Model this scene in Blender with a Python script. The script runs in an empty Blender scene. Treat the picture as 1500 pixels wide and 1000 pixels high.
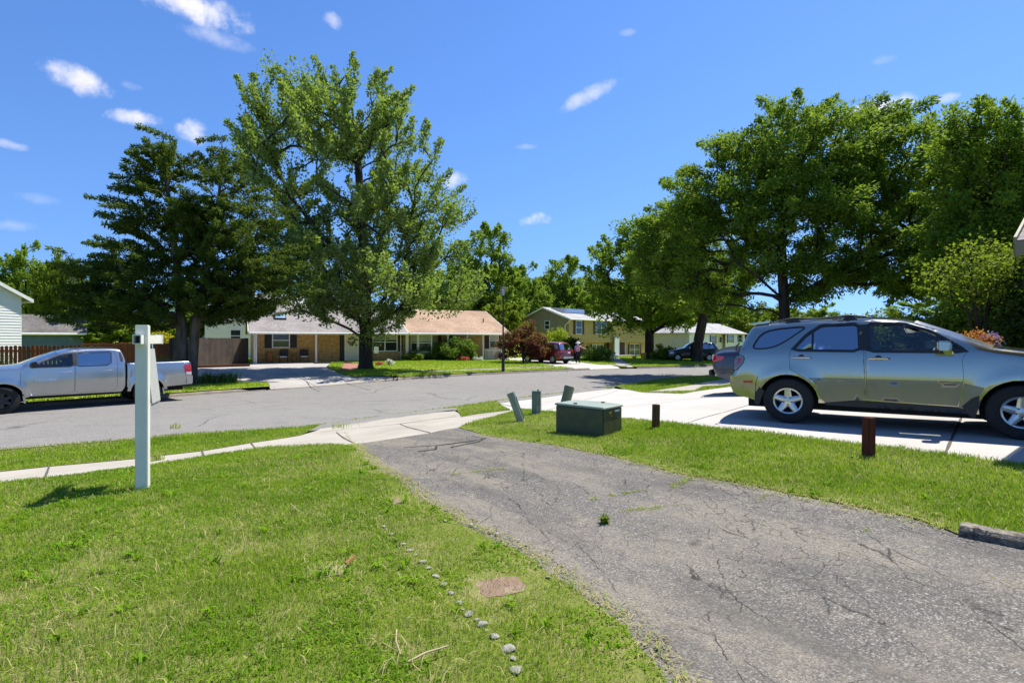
import bpy, bmesh, math, random
import numpy as np
from mathutils import Vector, Matrix, Quaternion
from mathutils.geometry import delaunay_2d_cdt
random.seed(7); RNG = np.random.default_rng(7)
SC = bpy.context.scene; COL = SC.collection
PI = math.pi; rad = math.radians
CAMZ, FPX, HOR = 1.5, 770.0, 497.0            # eye height, focal length and horizon of the photograph, for measuring distances

# ------------------------------------------------------------------ objects
def link(o, parent=None):
    COL.objects.link(o)
    if parent is not None: o.parent = parent
    return o
def tag(o, label=None, cat=None, group=None, kind=None):
    if label: o['label'] = label
    if cat: o['category'] = cat
    if group: o['group'] = group
    if kind: o['kind'] = kind
    return o
def thing(name, label, cat, loc, rotz=0, group=None):
    o = bpy.data.objects.new(name, None); link(o)
    o.location = loc; o.rotation_euler = (0, 0, rotz); o.empty_display_size = .2
    return tag(o, label, cat, group)
def copy_tree(o, parent=None):
    c = o.copy(); COL.objects.link(c)
    if parent is not None: c.parent = parent
    for ch in list(o.children): copy_tree(ch, c)
    return c
def mesh_obj(name, V, F, mat, parent=None, smooth=False, loc=None):
    me = bpy.data.meshes.new(name); me.from_pydata([tuple(v) for v in V], [], [tuple(f) for f in F])
    if smooth: me.shade_smooth()
    me.materials.append(mat); me.update()
    o = bpy.data.objects.new(name, me); link(o, parent)
    if loc: o.location = loc
    return o
def np_mesh(name, V, quads, tris, mat, tint=None, parent=None, smooth=False):
    """big meshes straight from arrays; tint = one value per vertex (kind of leaf / blade)"""
    me = bpy.data.meshes.new(name); nv = len(V); nq = len(quads); nt = len(tris)
    me.vertices.add(nv); me.vertices.foreach_set('co', np.asarray(V, np.float32).ravel())
    loops = np.concatenate([np.asarray(quads, np.int32).ravel(), np.asarray(tris, np.int32).ravel()])
    me.loops.add(len(loops)); me.loops.foreach_set('vertex_index', loops)
    me.polygons.add(nq + nt)
    st = np.concatenate([np.arange(nq) * 4, nq * 4 + np.arange(nt) * 3]).astype(np.int32)
    me.polygons.foreach_set('loop_start', st)
    if smooth: me.polygons.foreach_set('use_smooth', np.ones(nq + nt, bool))
    if tint is not None:
        a = me.attributes.new('tint', 'FLOAT', 'POINT'); a.data.foreach_set('value', np.asarray(tint, np.float32))
    me.materials.append(mat); me.update(calc_edges=True); me.validate()
    o = bpy.data.objects.new(name, me); return link(o, parent)

class MB:
    def __init__(s): s.v = []; s.f = []
    def add(s, V, F):
        b = len(s.v); s.v += [tuple(v) for v in V]; s.f += [tuple(i + b for i in f) for f in F]; return s
    def box(s, x0, x1, y0, y1, z0, z1):
        return s.add([(x0,y0,z0),(x1,y0,z0),(x1,y1,z0),(x0,y1,z0),(x0,y0,z1),(x1,y0,z1),(x1,y1,z1),(x0,y1,z1)],
                     [(0,3,2,1),(4,5,6,7),(0,1,5,4),(1,2,6,5),(2,3,7,6),(3,0,4,7)])
    def bar(s, a, b, w, h=None):
        """a beam of section w x h from a to b"""
        h = h or w; a = Vector(a); b = Vector(b); d = (b - a).normalized()
        u = d.cross(Vector((0,0,1)));
        if u.length < 1e-3: u = Vector((1,0,0))
        u.normalize(); v = u.cross(d)
        P = []
        for c in (a, b):
            for i, j in ((-1,-1),(1,-1),(1,1),(-1,1)): P.append(c + u*i*w/2 + v*j*h/2)
        return s.add(P, [(0,1,2,3),(7,6,5,4),(0,4,5,1),(1,5,6,2),(2,6,7,3),(3,7,4,0)])
    def tube(s, pts, r, n=8, cap=True):
        pts = [Vector(p) for p in pts]; R = r if hasattr(r, '__len__') else [r]*len(pts)
        ref = None; V = []; F = []
        for i, p in enumerate(pts):
            d = (pts[min(i+1, len(pts)-1)] - pts[max(i-1, 0)]).normalized()
            if ref is None: ref = d.orthogonal().normalized()
            ref = (ref - d*ref.dot(d)).normalized(); w = d.cross(ref)
            for k in range(n):
                a = 2*PI*k/n; V.append(p + (ref*math.cos(a) + w*math.sin(a))*R[i])
        for i in range(len(pts)-1):
            for k in range(n):
                F.append((i*n+k, i*n+(k+1)%n, (i+1)*n+(k+1)%n, (i+1)*n+k))
        if cap: F.append(tuple(range(n))[::-1]); F.append(tuple((len(pts)-1)*n+k for k in range(n)))
        return s.add(V, F)
    def lathe(s, prof, n=24, c=(0,0,0), axis='z', a0=0.0, cap=True):
        """prof: (radius, height) pairs"""
        V = []; F = []
        for r, h in prof:
            for k in range(n):
                a = 2*PI*k/n + a0; x, y = r*math.cos(a), r*math.sin(a)
                p = (x, y, h) if axis == 'z' else ((x, h, y) if axis == 'y' else (h, x, y))
                V.append((p[0]+c[0], p[1]+c[1], p[2]+c[2]))
        for i in range(len(prof)-1):
            for k in range(n): F.append((i*n+k, i*n+(k+1)%n, (i+1)*n+(k+1)%n, (i+1)*n+k))
        if cap and prof[0][0] > 1e-4: F.append(tuple(range(n))[::-1])
        if cap and prof[-1][0] > 1e-4: F.append(tuple((len(prof)-1)*n+k for k in range(n)))
        return s.add(V, F)
    def prism(s, poly, z0, z1, axis='z'):
        """poly extruded; axis y: poly is (x,z) and z0..z1 run along y"""
        n = len(poly)
        m = (lambda a,b,h:(a,b,h)) if axis == 'z' else ((lambda a,b,h:(a,h,b)) if axis == 'y' else (lambda a,b,h:(h,a,b)))
        V = [m(a,b,z0) for a,b in poly] + [m(a,b,z1) for a,b in poly]
        F = [tuple(range(n))[::-1], tuple(range(n, 2*n))] + [(i,(i+1)%n,(i+1)%n+n,i+n) for i in range(n)]
        return s.add(V, F)
    def build(s, name, mat, parent=None, smooth=False, bevel=0, loc=None, fix=True, seg=2):
        o = mesh_obj(name, s.v, s.f, mat, parent, False, loc)
        if fix or bevel:
            bm = bmesh.new(); bm.from_mesh(o.data)
            if fix: bmesh.ops.recalc_face_normals(bm, faces=bm.faces)
            if bevel:
                ed = [e for e in bm.edges if len(e.link_faces) == 2 and e.calc_face_angle(0) > .6]
                bmesh.ops.bevel(bm, geom=ed, offset=bevel, segments=seg, affect='EDGES', clamp_overlap=True)
            bm.to_mesh(o.data); bm.free()
        if smooth: o.data.shade_smooth(); o.data.set_sharp_from_angle(angle=rad(40))
        return o

def text_part(name, body, size, mat, parent, loc, rot, extrude=.002, space=1.0):
    c = bpy.data.curves.new(name, 'FONT'); c.body = body; c.size = size; c.extrude = extrude; c.align_x = 'CENTER'; c.align_y = 'CENTER'; c.space_character = space; c.resolution_u = 3
    t = bpy.data.objects.new(name, c); COL.objects.link(t); me = bpy.data.meshes.new_from_object(t); bpy.data.objects.remove(t)
    me.materials.clear(); me.materials.append(mat); o = bpy.data.objects.new(name, me); link(o, parent); o.location = loc; o.rotation_euler = rot; return o

# ------------------------------------------------------------------ materials
class NT:
    def __init__(s, tree): s.t = tree
    def n(s, typ, ins=None, out=0, **props):
        nd = s.t.nodes.new(typ)
        for k, v in props.items(): setattr(nd, k, v)
        for k, v in (ins or {}).items():
            sk = nd.inputs[k]
            if hasattr(v, 'is_output') or isinstance(v, bpy.types.NodeSocket): s.t.links.new(v, sk)
            else:
                if isinstance(v, tuple) and len(v) == 3 and sk.type == 'RGBA': v = v + (1,)
                sk.default_value = v
        return nd.outputs[out]
    def math(s, op, a, b=0.0, clamp=False):
        return s.n('ShaderNodeMath', {0: a, 1: b}, operation=op, use_clamp=clamp)
    def mix(s, f, a, b, mode='MIX'):
        return s.n('ShaderNodeMixRGB', {'Fac': f, 'Color1': a, 'Color2': b}, blend_type=mode)
    def ramp(s, f, a, b, x0=0.0, x1=1.0, interp='LINEAR'):
        return s.n('ShaderNodeMapRange', {'Value': f, 'From Min': x0, 'From Max': x1, 'To Min': a, 'To Max': b},
                   interpolation_type='SMOOTHSTEP' if interp == 'S' else 'LINEAR')
    def noise(s, vec, scale, detail=5, rough=.6, out=0):
        return s.n('ShaderNodeTexNoise', {'Vector': vec, 'Scale': scale, 'Detail': detail, 'Roughness': rough}, out=out)
    def obj(s): return s.n('ShaderNodeTexCoord', out=3)
    def bump(s, h, strength=.4, dist=.01):
        return s.n('ShaderNodeBump', {'Height': h, 'Strength': strength, 'Distance': dist})
def new_mat(name):
    m = bpy.data.materials.new(name); m.use_nodes = True; t = m.node_tree; t.nodes.clear()
    return m, NT(t)
def finish(m, N, shader): 
    o = N.t.nodes.new('ShaderNodeOutputMaterial'); N.t.links.new(shader, o.inputs[0]); return m
def pbr(N, **k):
    names = {'color':'Base Color','rough':'Roughness','metal':'Metallic','normal':'Normal','spec':'Specular IOR Level','coat':'Coat Weight','alpha':'Alpha','coat_rough':'Coat Roughness'}
    return N.n('ShaderNodeBsdfPrincipled', {names[a]: b for a, b in k.items()})
def M(name, c, c2=None, scale=6, rough=.75, bump=0, bscale=None, metal=0, spec=.4, coat=0, stretch=None):
    m, N = new_mat(name); v = N.obj()
    if stretch: v = N.n('ShaderNodeMapping', {'Vector': v, 'Scale': stretch})
    c2 = c2 or tuple(x*.75 for x in c)
    f = N.ramp(N.noise(v, scale, 6), 0, 1, .35, .65)
    col = N.mix(f, c, c2)
    k = dict(color=col, rough=N.ramp(f, rough, min(1, rough*1.12)), metal=metal, spec=spec, coat=coat)
    if bump: k['normal'] = N.bump(N.noise(v, bscale or scale*6, 4), .7, bump)
    return finish(m, N, pbr(N, **k))

def m_leaf(name, dark, light, under=None, trans=.42, rough=.5, extra=None, extra_at=.9):
    m, N = new_mat(name)
    t = N.n('ShaderNodeAttribute', out=2, attribute_name='tint')
    col = N.mix(N.ramp(t, 0, 1, 0, .85), dark, light)
    if extra: col = N.mix(N.ramp(t, 0, 1, extra_at, extra_at+.03), col, extra)
    col = N.mix(N.ramp(N.noise(N.obj(), .9, 3), .0, .22, .35, .7), col, tuple(x*.7 for x in dark))
    if under: col2 = N.mix(N.n('ShaderNodeNewGeometry', out=6), col, under)
    else: col2 = col
    p = pbr(N, color=col2, rough=max(rough, .65), spec=.06)
    tr = N.n('ShaderNodeBsdfTranslucent', {'Color': N.mix(.55, col, (.30,.42,.03))})
    return finish(m, N, N.n('ShaderNodeMixShader', {0: trans, 1: p, 2: tr}))

def m_glass(name, tint, refl=1.0, rough=.01):
    m, N = new_mat(name)
    tr = N.n('ShaderNodeBsdfTransparent', {'Color': tint})
    gl = N.n('ShaderNodeBsdfGlossy', {'Roughness': rough, 'Color': (.92,.96,1.0)})
    fr = N.n('ShaderNodeFresnel', {'IOR': 1.55})
    return finish(m, N, N.n('ShaderNodeMixShader', {0: N.math('MULTIPLY', fr, refl, True), 1: tr, 2: gl}))

def m_brick(name, c1, c2, mortar, scale=1.0, tanvec=None):
    m, N = new_mat(name); v = N.obj()
    sep = N.t.nodes.new('ShaderNodeSeparateXYZ'); N.t.links.new(v, sep.inputs[0])
    uv = N.n('ShaderNodeCombineXYZ', {0: N.math('ADD', sep.outputs[0], sep.outputs[1]), 1: sep.outputs[2], 2: 0.0})
    nd = N.t.nodes.new('ShaderNodeTexBrick'); N.t.links.new(uv, nd.inputs['Vector'])
    for k, x in {'Color1': c1+(1,), 'Color2': c2+(1,), 'Mortar': mortar+(1,), 'Scale': scale, 'Mortar Size': .007, 'Brick Width': .215, 'Row Height': .075, 'Bias': -.1}.items(): nd.inputs[k].default_value = x
    col = N.mix(N.ramp(N.noise(uv, 5, 5), 0, .7, .4, .65), nd.outputs[0], tuple(x*.55 for x in c2))
    return finish(m, N, pbr(N, color=col, rough=.88, spec=.2, normal=N.bump(nd.outputs[1], -.6, .008)))

def m_shingle(name, c1, c2, c3):
    """laminated shingles: rows along the slope, tabs of uneven tone"""
    m, N = new_mat(name); v = N.obj()
    sep = N.t.nodes.new('ShaderNodeSeparateXYZ'); N.t.links.new(v, sep.inputs[0])
    uv = N.n('ShaderNodeCombineXYZ', {0: N.math('ADD', sep.outputs[0], N.math('MULTIPLY', N.noise(v, 1.5, 2), .1)), 1: N.math('MULTIPLY', sep.outputs[1], 1.1), 2: 0.0})
    nd = N.t.nodes.new('ShaderNodeTexBrick'); N.t.links.new(uv, nd.inputs['Vector'])
    for k, x in {'Color1': c1+(1,), 'Color2': c2+(1,), 'Mortar': tuple(q*.55 for q in c2)+(1,), 'Scale': 1.0, 'Mortar Size': .006, 'Brick Width': .32, 'Row Height': .145}.items(): nd.inputs[k].default_value = x
    col = N.mix(N.ramp(N.noise(v, 9, 3), 0, .8, .42, .62), nd.outputs[0], c3)
    col = N.mix(N.ramp(N.noise(v, .5, 4), 0, .5, .4, .65), col, tuple(q*.7 for q in c3))
    return finish(m, N, pbr(N, color=col, rough=.95, spec=.15, normal=N.bump(nd.outputs[1], -.7, .02)))

def m_grain(name, c, c2, dark=None, axis=2, rough=.85, freq=9, tone=None):
    """wood boards: grain stretched along an axis, boards differ by the 'tint' of each board"""
    m, N = new_mat(name); v = N.obj(); s = [freq]*3; s[axis] = .6
    g = N.noise(N.n('ShaderNodeMapping', {'Vector': v, 'Scale': tuple(s)}), 2.2, 7, .7)
    col = N.mix(N.ramp(g, 0, 1, .3, .7), c, c2)
    if dark: col = N.mix(N.ramp(N.noise(v, .9, 4), 0, .8, .45, .7), col, dark)
    t = N.n('ShaderNodeAttribute', out=2, attribute_name='tint')
    col = N.mix(N.ramp(t, 0, .55), col, tone or tuple(x*.5 for x in c2))
    return finish(m, N, pbr(N, color=col, rough=rough, spec=.2, normal=N.bump(g, .5, .004)))

def m_paint(name, c, flake=.35, metal=.55, rough=.32):
    m, N = new_mat(name); v = N.obj()
    dirt = N.ramp(N.noise(v, 2.2, 4), 0, .10, .45, .8)
    col = N.mix(dirt, c, (.30,.28,.24))
    return finish(m, N, pbr(N, color=col, rough=N.ramp(dirt, rough, rough+.25, 0, .3), metal=metal, spec=.5, coat=1.0, coat_rough=.04))

def m_asphalt_drive():
    m, N = new_mat('worn_asphalt'); v = N.obj()
    w = N.n('ShaderNodeMixRGB', {'Fac': .16, 'Color1': v, 'Color2': N.noise(v, 3.2, 5, .65, out=1)}, blend_type='ADD')
    sp = N.n('ShaderNodeSeparateColor', {0: N.n('ShaderNodeTexVoronoi', {'Vector': v, 'Scale': 150.0}, out=1)})
    vd = N.n('ShaderNodeTexVoronoi', {'Vector': v, 'Scale': 150.0}, out=0)
    base = N.mix(N.ramp(sp, 0, 1, .15, .95), (.074,.068,.060), (.148,.137,.120))
    base = N.mix(N.ramp(sp, 0, .75, .86, .92), base, (.30,.277,.235))
    sp2 = N.n('ShaderNodeSeparateColor', {0: N.n('ShaderNodeTexVoronoi', {'Vector': v, 'Scale': 85.0}, out=1)}, out=1)
    base = N.mix(N.ramp(sp2, 0, .6, .95, .97), base, (.32,.30,.265)); base = N.mix(N.ramp(sp2, .55, 0, .04, .14), base, (.035,.035,.037))
    # the drive runs along (-.60, .80): wheel tracks worn pale, dark sealed strips between and oil-dark patches
    rot = N.n('ShaderNodeMapping', {'Vector': v, 'Rotation': (0, 0, rad(-36.9)), 'Scale': (1, 1, 1)})
    sx = N.t.nodes.new('ShaderNodeSeparateXYZ'); N.t.links.new(rot, sx.inputs[0])
    lane = N.n('ShaderNodeMapping', {'Vector': rot, 'Scale': (1.5, .38, 1)})
    big = N.noise(lane, .9, 6, .62); mid = N.noise(v, 2.8, 7, .72)
    wear = N.ramp(N.math('ADD', N.math('MULTIPLY', big, .72), N.math('MULTIPLY', mid, .34)), 0, 1, .47, .62, 'S')
    base = N.mix(N.math('MULTIPLY', wear, N.ramp(sp, .15, .8, 0, .85)), base, (.235,.207,.158))
    base = N.mix(N.ramp(N.noise(lane, 1.3, 5), 0, .6, .52, .66), base, (.066,.062,.056))
    base = N.mix(N.ramp(N.noise(v, 7, 6, .7), 0, .45, .56, .72), base, (.165,.138,.105))
    # fine cracks: a wandering net in patches, few long ones
    e1 = N.n('ShaderNodeTexVoronoi', {'Vector': w, 'Scale': 1.7}, out=0, feature='DISTANCE_TO_EDGE')
    e2 = N.n('ShaderNodeTexVoronoi', {'Vector': w, 'Scale': 5.2}, out=0, feature='DISTANCE_TO_EDGE')
    brk = N.ramp(N.noise(v, 9, 3), 0, 1, .38, .52)
    c1 = N.math('MULTIPLY', N.math('MULTIPLY', N.ramp(e1, 1, 0, .002, .009), N.ramp(N.noise(v, 1.1, 3), 0, 1, .45, .58)), brk)
    c2 = N.math('MULTIPLY', N.math('MULTIPLY', N.ramp(e2, 1, 0, .004, .020), N.ramp(N.noise(v, .7, 4), 0, 1, .46, .57)), brk)
    cr = N.math('MAXIMUM', c1, c2)
    base = N.mix(N.math('MULTIPLY', c2, .85), base, (.026,.023,.018))
    fill = N.ramp(N.noise(v, .6, 2), 0, 1, .45, .55); base = N.mix(N.math('MULTIPLY', c1, .8), base, N.mix(fill, (.028,.025,.02), (.30,.265,.19)))
    # long thin cracks that follow the drive
    lc = N.n('ShaderNodeTexVoronoi', {'Vector': N.n('ShaderNodeMapping', {'Vector': w, 'Rotation': (0,0,rad(-36.9)), 'Scale': (3.2,.7,1)}), 'Scale': 1.0}, out=0, feature='DISTANCE_TO_EDGE')
    c3 = N.math('MULTIPLY', N.math('MULTIPLY', N.ramp(lc, 1, 0, .003, .016), N.ramp(N.noise(v, 1.6, 3), 0, 1, .48, .56)), brk); base = N.mix(N.math('MULTIPLY', c3, .85), base, (.024,.022,.018))
    h = N.math('SUBTRACT', N.math('MULTIPLY', N.math('SUBTRACT', 1.0, vd), .5), N.math('MAXIMUM', cr, c3))
    return finish(m, N, pbr(N, color=base, rough=.9, spec=.25, normal=N.bump(h, .8, .005)))

def m_road():
    m, N = new_mat('road_asphalt'); v = N.obj()
    vc = N.n('ShaderNodeSeparateColor', {0: N.n('ShaderNodeTexVoronoi', {'Vector': v, 'Scale': 60.0}, out=1)})
    base = N.mix(N.ramp(vc, 0, 1, .1, 1), (.138,.130,.118), (.235,.222,.202))
    base = N.mix(N.ramp(N.noise(v, .25, 6), 0, .55, .4, .7), base, (.215,.203,.186))
    base = N.mix(N.ramp(N.noise(v, 1.7, 6), 0, .5, .5, .75), base, (.125,.120,.112))
    w = N.n('ShaderNodeMixRGB', {'Fac': .5, 'Color1': v, 'Color2': N.noise(v, .8, 4, out=1)}, blend_type='ADD')
    e = N.n('ShaderNodeTexVoronoi', {'Vector': w, 'Scale': .22}, out=0, feature='DISTANCE_TO_EDGE')
    cr = N.math('MULTIPLY', N.ramp(e, 1, 0, .003, .007), N.ramp(N.noise(v, .5, 2), 0, 1, .45, .6))
    base = N.mix(N.math('MULTIPLY', cr, .7), base, (.05,.05,.05))
    return finish(m, N, pbr(N, color=base, rough=.9, spec=.25, normal=N.bump(vc, .35, .004)))

def m_concrete(name, c, c2, stain=.4, sc=1.4):
    m, N = new_mat(name); v = N.obj()
    col = N.mix(N.ramp(N.noise(v, sc, 7, .65), 0, 1, .35, .68), c, c2)
    col = N.mix(N.ramp(N.noise(v, 90, 2), 0, .35, .5, .75), col, tuple(x*.6 for x in c2))
    col = N.mix(N.ramp(N.noise(v, .5, 5), 0, stain, .5, .7), col, tuple(x*.55 for x in c2))
    return finish(m, N, pbr(N, color=col, rough=.9, spec=.25, normal=N.bump(N.noise(v, 120, 3), .3, .003)))

def m_ground(name, stops, s1=1.2, s2=25):
    m, N = new_mat(name); v = N.obj()
    a = N.noise(v, s1, 6, .65); b = N.noise(v, s2, 5, .7); c = N.noise(v, s2*4, 2)
    col = N.mix(N.ramp(b, 0, 1, .35, .65), stops[0], stops[1])
    col = N.mix(N.ramp(a, 0, .85, .48, .68), col, stops[2])
    col = N.mix(N.ramp(c, 0, .6, .45, .75), col, stops[3])
    return finish(m, N, pbr(N, color=col, rough=.95, spec=.1, normal=N.bump(b, .9, .03)))

# ------------------------------------------------------------------ terrain
def ss(a, b, x):
    t = np.clip((np.asarray(x, float) - a)/(b - a), 0, 1); return t*t*(3 - 2*t)
def gfar(Y):
    y = np.clip(np.asarray(Y, float) - 40, 0, 58); return -.0005*y*y
def polydist(P, X, Y):
    X = np.asarray(X, float); Y = np.asarray(Y, float); d = np.full(X.shape, 1e9)
    for (ax, ay), (bx, by) in zip(P[:-1], P[1:]):
        ux, uy = bx-ax, by-ay; L = ux*ux + uy*uy
        t = np.clip(((X-ax)*ux + (Y-ay)*uy)/L, 0, 1)
        d = np.minimum(d, np.hypot(X-ax-t*ux, Y-ay-t*uy))
    return d
def lvl(px, py, z):
    Y = (CAMZ - z)*FPX/(py - HOR); return ((px - 750)/FPX*Y, Y)
NEAR = [(-60,-22), (-26,-1), (-16,5.2)] + [lvl(a, b, z) for a, b, z in [(0,657,-.47),(200,641,-.47),(350,630,-.47),(460,625,-.5),(560,613,-.56),(660,600,-.56),(740,588.5,-.57),(845,575.5,-.57),(901,568,-.55),(946,557.5,-.47),(997,551.5,-.47),(1040,549,-.47)]] + [(19,34),(32,39.5),(60,46),(110,54)]
FAR = [(-60,-9), (-34,3.5), (-20,12.2)] + [lvl(a, b, -.6) for a, b in [(54,595.5),(189,586.5),(300,577.5),(400,571),(500,563.5),(600,555),(700,549),(800,544.5),(870,541.3),(960,539)]] + [(19,42.5),(31,46.5),(60,53),(110,60)]
def smooth_pl(P, k=3):
    for _ in range(k):
        Q = [P[0]]
        for a, b in zip(P[:-1], P[1:]):
            Q += [(a[0]*.75+b[0]*.25, a[1]*.75+b[1]*.25), (a[0]*.25+b[0]*.75, a[1]*.25+b[1]*.75)]
        P = Q + [P[-1]]
    return P
NEAR = smooth_pl(NEAR, 2); FAR = smooth_pl(FAR, 2)
def zN(X, Y):
    X = np.asarray(X, float); Y = np.asarray(Y, float)
    d = polydist(NEAR, X, Y)
    z = -.48*(1 - ss(0, 7.2, d)) + .20*ss(.6, 3.6, X)*ss(4.5, 9.5, d) + .04*ss(5, 9, X)*ss(4.5, 9.5, d)
    return z + gfar(Y) + .015*np.sin(X*1.3)*np.sin(Y*1.1+.5)*ss(0, 3, d)
def zF(X, Y):
    d = polydist(FAR, X, Y)
    return -.47 + .14*ss(0, 11, d) + gfar(Y) + .02*np.sin(np.asarray(X)*.5)*np.sin(np.asarray(Y)*.45)*ss(1, 6, d)
def zR(X, Y):
    return -.6 + gfar(Y) + .04*ss(0, 3, np.minimum(polydist(NEAR, X, Y), polydist(FAR, X, Y)))
def at(px, py, zf=zN):
    z = -.2
    for _ in range(60):
        X, Y = lvl(px, py, z); z = .5*z + .5*float(zf(X, Y))
    return (X, Y)
def at3(px, py, zf=zN): 
    x, y = at(px, py, zf); return (x, y, float(zf(x, y)))
def pts(l, zf=zN): return [at(a, b, zf) for a, b in l]
def inside(P, X, Y):
    X = np.asarray(X); Y = np.asarray(Y); r = np.zeros(X.shape, bool); n = len(P)
    for i in range(n):
        x0, y0 = P[i]; x1, y1 = P[(i+1) % n]
        if y0 == y1: continue
        c = ((y0 > Y) != (y1 > Y)) & (X < (x1-x0)*(Y-y0)/(y1-y0) + x0); r ^= c
    return r
def resample(P, h, closed=True):
    Q = []; n = len(P)
    for i in range(n if closed else n-1):
        a = P[i]; b = P[(i+1) % n]; L = math.dist(a, b); k = max(1, int(L/h))
        Q += [(a[0]+(b[0]-a[0])*j/k, a[1]+(b[1]-a[1])*j/k) for j in range(k)]
    if not closed: Q.append(P[-1])
    return Q
def cdt(loops, extra):
    V = []; E = []
    for lp, closed in loops:
        b = len(V); V += [Vector(p) for p in lp]; n = len(lp)
        E += [(b+i, b+(i+1) % n) for i in range(n if closed else n-1)]
    V += [Vector(p) for p in extra]
    r = delaunay_2d_cdt(V, E, [], 0, 1e-5)
    return np.array([tuple(v) for v in r[0]]), np.array([tuple(f) for f in r[2]], int)
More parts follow.
